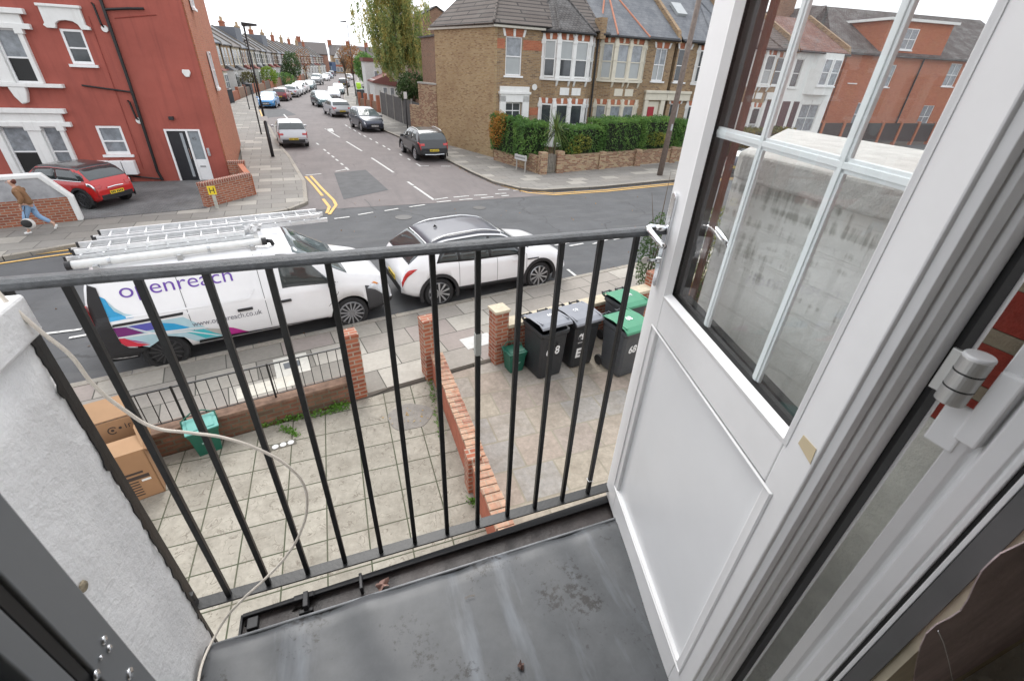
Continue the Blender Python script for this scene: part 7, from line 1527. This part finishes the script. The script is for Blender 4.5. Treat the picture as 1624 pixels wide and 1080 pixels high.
tree('garden_shrub', 'bright yellow green shrub in a front garden on the left of the street', (-8.6, 98), [(0, 0, 1.7, 1.3, 1.2, 1.6)], 1400, .13, L_lime, bark, 1.2, .08)
tree('garden_shrub', 'dull green shrub in a front garden above the dark red hatchback', (-10.2, 84), [(0, 0, 1.5, 1.2, 1.2, 1.2)], 1000, .12, leafmat('leaves_olive', [(.08, .08, .03), (.18, .16, .06)]), bark, 1.2, .08)
tree('garden_tree', 'dark green garden tree beside the far terrace on the left', (-5.8, 122), [(0, 0, 3.2, 1.8, 1.8, 2.6), (-1, 0, 2.2, 1.6, 1.2, 1.6)], 2200, .17, L_bush, bark, 3, .14)
tree('garden_tree', 'thin brownish tree in front of the brown house at the bend', (-3.6, 134), [(0, 0, 4.2, 1.8, 1.6, 2.6)], 500, .15, L_rust, bark, 4.2, .12)
tree('garden_hedge', 'low dark green hedge between the yellow green shrub and the grey people carrier', (-7.0, 107), [(0, 0, 1.1, 2.2, 1.2, 1.1)], 1300, .13, L_hedge, bark, .8, .06)
# street furniture
def lamp(lab, x, y, h, arm, r=.05):
    t = thing('street_lamp', lab, 'street lamp', (x, y, .1)); MB().tube([(0, 0, 0), (0, 0, 1.7)], .085, 12).build('base', black_pl, t, smooth=True); MB().tube([(0, 0, 1.7), (0, 0, h)], [r, r * .8], 10).build('pole', black_pl, t, smooth=True)
    m = MB(); m.slab([(-.08, h - .02), (arm, h + .02), (arm + .02, h + .10), (-.08, h + .14)], 'y', -.13, .13); m.build('lamp_head', black_pl, t, bevel=.02); MB().box((.05, -.09, h - .035), (arm - .05, .09, h - .021)).build('lamp_glass', clear_lens, t) ; return t
t = lamp('tall black street lamp with flat head and white notice, beside the silver hatchback', -3.12, 28.3, 5.75, .55)
MB().box((-.16, -.1, 1.75), (.16, -.085, 1.95)).build('notice', white_paint, t)
lamp('second street lamp far up the left pavement, seen behind the first pole', -8.2, 72, 6.0, .5, .05); lamp('thin street lamp on the right of the side street near the green tree', 4.3, 79, 9.0, -.9, .05)
for i, (x, y, h_, lb) in enumerate([(-4.5, 37.2, 2.6, 'black thin sign post on the left kerb, in front of the blue hatchback'), (-7.25, 55.5, 2.65, 'black thin sign post further up the left pavement by the garden walls'), (5.5, 37.6, 2.75, 'black sign post with small white plate by the grey fence')]):
    t = thing('sign_post', lb, 'post', (x, y, .1)); MB().tube([(0, 0, 0), (0, 0, h_)], .045, 10).build('post', black_pl, t, smooth=True); MB().lathe([(.055, h_), (.05, h_ + .04)], 10).build('cap', black_pl, t)
    if i == 2: MB().box((-.12, -.06, h_ - .42), (.12, -.046, h_ + .02)).build('plate', white_paint, t)
t = thing('utility_pole', 'weathered wooden telegraph pole on the far pavement beside the door edge', 'pole', (16.28, 20.75, .1)); MB().tube([(0, 0, 0), (.10, 0, 4), (.22, 0, 9)], [.15, .13, .11], 12).build('pole', wood_post, t, smooth=True)
m = MB(); m.box((-.03, -.19, 2.2), (.05, -.12, 2.5)); m.build('pole_plate', steel, t)
# ------------------------------------------------------------------ beyond the glass: brick building, fence, parked car
t = thing('brick_building', 'large orange brick three storey building seen through the upper door panes', 'building', (45, 34.5, 0), R(-8))
m = MB(); holes = [(3.2, 4.9, 1.2, 3.2), (4.3, 5.9, 4.6, 6.4), (5.2, 6.7, 7.6, 9.2), (11.2, 12.6, 1.2, 3.2), (12.2, 13.6, 4.9, 6.8)]
wall_holes(m, 0, 22, 0, 7.2, [h for h in holes if h[3] < 7.2], dep=.15); m.box((0, .16, 0), (22, 14, 7.2)); m.box((3.2, .0, 7.2), (10.4, 8, 9.7)); m.build('building_walls', brick_orange, t)
for h_ in holes: win(t, *h_, vbars=(.5,), y=.10 if h_[3] < 7.2 else -.02, pm=pane_curtain)
m = MB(); m.slab([(-.4, 7.15), (7, 11.2), (14.4, 7.15), (14.4, 7.0), (-.4, 7.0)], 'x', -.3, 22.3); m.build('roof', tile_dark, t); MB().box((2.9, -.3, 9.7), (10.7, 8, 9.9)).build('flat_top', white_paint, t)
win(t, 1.2, 2.0, 4.8, 6.2, pm=pane); MB().tube([(8.6, -.1, 0), (8.6, -.1, 7.2)], .07, 6).build('downpipe', black_pl, t)
t = thing('grey_side_building', 'dark roofed brick side wing between the white house and the orange brick building', 'building', (38.5, 36, 0), 0); MB().box((0, 0, 0), (6.2, 9, 6.3)).build('building_walls', brick_orange, t); m = MB(); m.slab([(-.3, 6.3), (3.2, 10.4), (6.6, 6.3)], 'y', -.4, 9.2); m.build('roof', tile_dark, t); win(t, 3.8, 4.8, 4.4, 5.6, y=-.02); win(t, 3.6, 4.6, 1.4, 2.6, y=-.02)
chimney(t, 2.2, 3, 9.3, 12.4, w=1.5, d=.7, n=4, brick=brick_brown)
t = thing('board_fence', 'dark board fence with orange posts in front of the orange brick building', 'fence', (36, 29.5, 0), R(2))
for i in range(10): MB().box((i * 2.6 - .13, -.13, 0), (i * 2.6 + .13, .13, 2.0)).build('post', brick_orange, t); MB().box((i * 2.6 + .13, -.04, .3), (i * 2.6 + 2.47, .04, 1.85)).build('board_panel', plain('fence_dark', (.045, .045, .045), .85, var=.3), t)
make_car('estate', 'dark estate car seen through the door glass just above the white parapet', (20.5, 19.8, 0), R(8), p_navy, detail=0, glass=car_glass_l)
hedge('hedge', 'rough autumn hedge in front of the terrace, seen through the door glass', 'hedge', [(27, 25.6, .2, 8, 1.3, .3, 1.8)], 5000, .08, L_hedge2)
# potted climber at the right end of the yard, seen just left of the door handle
tree('shrub', 'tall narrow green shrub seen between the railing and the door handle', (6.35, 7.75), [(0, 0, 1.25, .34, .34, .95)], 2600, .028, L_bush, bark, 1.3, .03, limbs=4)
tree('shrub', 'autumn tinted shrub behind the lower left panes of the door', (7.5, 7.3), [(0, 0, 1.3, .6, .5, 1.1)], 2600, .032, L_hedge2, bark, 1.3, .03, limbs=4)

# ================================================================== THE PEDESTRIAN
def skin(name, nodes, edges, mat, par, root=0, sub=2):
    me = bpy.data.meshes.new(name); bm = bmesh.new(); lay = bm.verts.layers.skin.verify()
    vs = []
    for i, (p, r) in enumerate(nodes):
        v = bm.verts.new(p); v[lay].radius = (r, r) if not isinstance(r, tuple) else r; v[lay].use_root = (i == root); vs.append(v)
    for a, b in edges: bm.edges.new((vs[a], vs[b]))
    bm.to_mesh(me); bm.free(); o = bpy.data.objects.new(name, me); S.collection.objects.link(o)
    q = o.modifiers.new('k', 'SKIN'); q.use_smooth_shade = True; s_2 = o.modifiers.new('s', 'SUBSURF'); s_2.levels = s_2.render_levels = sub
    bpy.context.view_layer.update(); m2 = bpy.data.meshes.new_from_object(o.evaluated_get(bpy.context.evaluated_depsgraph_get())); bpy.data.objects.remove(o)
    m2.name = name; m2.materials.clear(); m2.materials.append(mat); boxuv(m2); return link(bpy.data.objects.new(name, m2), par)
skin_m = plain('skin', (.50, .30, .22), .5, var=.05); hair_m = plain('hair_auburn', (.10, .025, .015), .6, var=.3, scale=40)
pd = thing('person', 'person in a brown jacket and light blue jeans walking left along the far pavement', 'person', (-8.24, 16.38, .1), R(188)); pd.scale = (.88,) * 3
# local: x forward, y left, z up (metres for a 1.7 m figure)
hip = (0, 0, .90)
N = [(hip, .115), ((.02, 0, 1.05), .105), ((.04, 0, 1.22), .12), ((.06, 0, 1.37), .11), ((.09, 0, 1.46), .05), ((.10, 0, 1.51), .06), ((.12, 0, 1.59), .088), ((.11, 0, 1.65), .078),
     ((.05, .17, 1.38), .055), ((-.02, .23, 1.14), .042), ((.10, .22, .94), .032), ((.12, .21, .88), .03), ((.05, -.17, 1.38), .055), ((.04, -.23, 1.13), .042), ((.16, -.2, .92), .032), ((.19, -.19, .86), .03),
     ((.02, .09, .86), .085), ((.20, .09, .50), .058), ((.24, .09, .12), .042), ((.30, .09, .04), .036), ((.38, .09, .03), .028), ((-.02, -.09, .86), .085), ((-.08, -.09, .48), .058), ((-.36, -.09, .24), .042), ((-.37, -.09, .16), .036), ((-.33, -.09, .08), .026)]
E_ = [(0, 1), (1, 2), (2, 3), (3, 4), (4, 5), (5, 6), (6, 7), (3, 8), (8, 9), (9, 10), (10, 11), (3, 12), (12, 13), (13, 14), (14, 15), (0, 16), (16, 17), (17, 18), (18, 19), (19, 20), (0, 21), (21, 22), (22, 23), (23, 24), (24, 25)]
skin('body', N, E_, skin_m, pd)
jm = plain('jacket_brown', (.22, .115, .055), .85, var=.15, scale=8, bump=.3); dnm = plain('denim_pale', (.22, .34, .50), .85, var=.12, scale=10)
J = [((-.01, 0, .86), (.17, .20)), ((.01, 0, 1.05), (.145, .165)), ((.04, 0, 1.22), (.15, .17)), ((.05, 0, 1.37), (.13, .15)), ((.08, 0, 1.44), (.07, .08)), ((.05, .18, 1.37), .078), ((-.02, .245, 1.14), .066), ((.09, .235, .97), .058), ((.05, -.18, 1.37), .078), ((.03, -.245, 1.13), .066), ((.14, -.22, .96), .058)]
skin('jacket', J, [(0, 1), (1, 2), (2, 3), (3, 4), (3, 5), (5, 6), (6, 7), (3, 8), (8, 9), (9, 10)], jm, pd)
skin('jeans', [((0, 0, .92), (.12, .15)), ((.02, .09, .82), .105), ((.19, .09, .50), .08), ((.23, .09, .17), .068), ((-.02, -.09, .82), .105), ((-.08, -.09, .50), .08), ((-.31, -.09, .28), .066)], [(0, 1), (1, 2), (2, 3), (0, 4), (4, 5), (5, 6)], dnm, pd)
skin('hair', [((.09, 0, 1.645), .105), ((.05, 0, 1.60), .085), ((.05, 0, 1.52), .055)], [(0, 1), (1, 2)], hair_m, pd)
for yy, nodes in ((.09, [((.20, .09, .06), .045), ((.30, .09, .045), .042), ((.40, .09, .035), .034)]), (-.09, [((-.41, -.09, .20), .045), ((-.37, -.09, .11), .042), ((-.32, -.09, .045), .034)])): skin('trainer', nodes, [(0, 1), (1, 2)], white_paint, pd)
for sy, (hx_, hy_, hz_) in ((1, (.12, .21, .87)), (-1, (.19, -.19, .85))):
    nd_ = [((hx_, hy_, hz_), .022), ((hx_ + .02, hy_, hz_ - .05), .022)]; ed = [(0, 1)]
    for k in range(4): nd_ += [((hx_ + .03 - .014 * k + .01, hy_ - .004 * sy, hz_ - .09), .0085), ((hx_ + .022 - .013 * k, hy_ - .02 * sy, hz_ - .125 + .006 * abs(k - 1)), .007)]; ed += [(1, 2 + 2 * k), (2 + 2 * k, 3 + 2 * k)]
    nd_ += [((hx_ + .045, hy_ - .015 * sy, hz_ - .03), .009), ((hx_ + .055, hy_ - .025 * sy, hz_ - .07), .007)]; ed += [(0, 10), (10, 11)]
    skin('hand', nd_, ed, skin_m, pd, sub=1)
nf = MB(); nf.lathe([(.014, 0), (.012, .02), (.004, .032)], 8, 'x', (.218, 0, 1.59)); nf.build('nose', skin_m, pd, smooth=True)
for yy in (-.03, .03): MB().lathe([(.009, .0), (.006, .006)], 8, 'x', (.222, yy, 1.615)).build('eye', ink, pd)
MB().box((.215, -.022, 1.555), (.222, .022, 1.562)).build('mouth', plain('lips', (.35, .12, .10), .5), pd)
t = thing('shoulder_bag', 'small black and white bag swinging at the pedestrian knees', 'bag', (-8.32, 16.16, .42), R(188))
MB().lathe([(.02, -.06), (.13, -.05), (.15, 0), (.13, .05), (.02, .06)], 20, 'y', (0, 0, 0)).build('bag_body', plain('bag_white', (.6, .58, .55), .7), t, smooth=True); MB().lathe([(.10, .055), (.115, .065), (.10, .075)], 20, 'y', (.02, 0, .02)).build('bag_flap', ink, t, smooth=True)
MB().tube([(0, 0, .13), (-.04, -.02, .35), (-.1, -.05, .48)], .008, 5).build('bag_strap', ink, t)
# ---- driver of the van, orange work jacket, seen through the side glass
dv = thing('person', 'worker in an orange jacket sitting at the wheel of the white van', 'person', (vl[0], vl[1], 0), VA)
dN = [((3.05, -.42, .80), .13), ((3.02, -.42, 1.0), .13), ((3.04, -.42, 1.22), .14), ((3.06, -.42, 1.36), .05), ((3.10, -.42, 1.47), .09), ((3.08, -.42, 1.55), .08), ((3.05, -.60, 1.24), .06), ((3.22, -.66, 1.05), .05), ((3.42, -.60, 1.12), .04), ((3.05, -.24, 1.24), .06), ((3.25, -.2, 1.05), .05), ((3.45, -.28, 1.12), .04), ((3.38, -.5, .80), .09), ((3.52, -.5, .45), .06), ((3.38, -.32, .80), .09), ((3.52, -.32, .45), .06)]
skin('body', dN, [(0, 1), (1, 2), (2, 3), (3, 4), (4, 5), (2, 6), (6, 7), (7, 8), (2, 9), (9, 10), (10, 11), (0, 12), (12, 13), (0, 14), (14, 15)], skin_m, dv)
skin('jacket', [((3.03, -.42, .85), .15), ((3.02, -.42, 1.05), .15), ((3.04, -.42, 1.24), .155), ((3.05, -.62, 1.24), .08), ((3.22, -.68, 1.05), .068), ((3.38, -.62, 1.11), .058), ((3.05, -.22, 1.24), .08), ((3.24, -.18, 1.05), .068), ((3.4, -.26, 1.11), .058)], [(0, 1), (1, 2), (2, 3), (3, 4), (4, 5), (2, 6), (6, 7), (7, 8)], plain('hi_vis_orange', (.75, .16, .02), .7, var=.08), dv)
MB().tube([(3.55 + .0 * math.cos(a), -.42 + .19 * math.cos(a), 1.08 + .19 * math.sin(a)) for a in np.linspace(0, 6.283, 20)], .014, 6).build('steering_wheel', dark_trim, van, smooth=True)
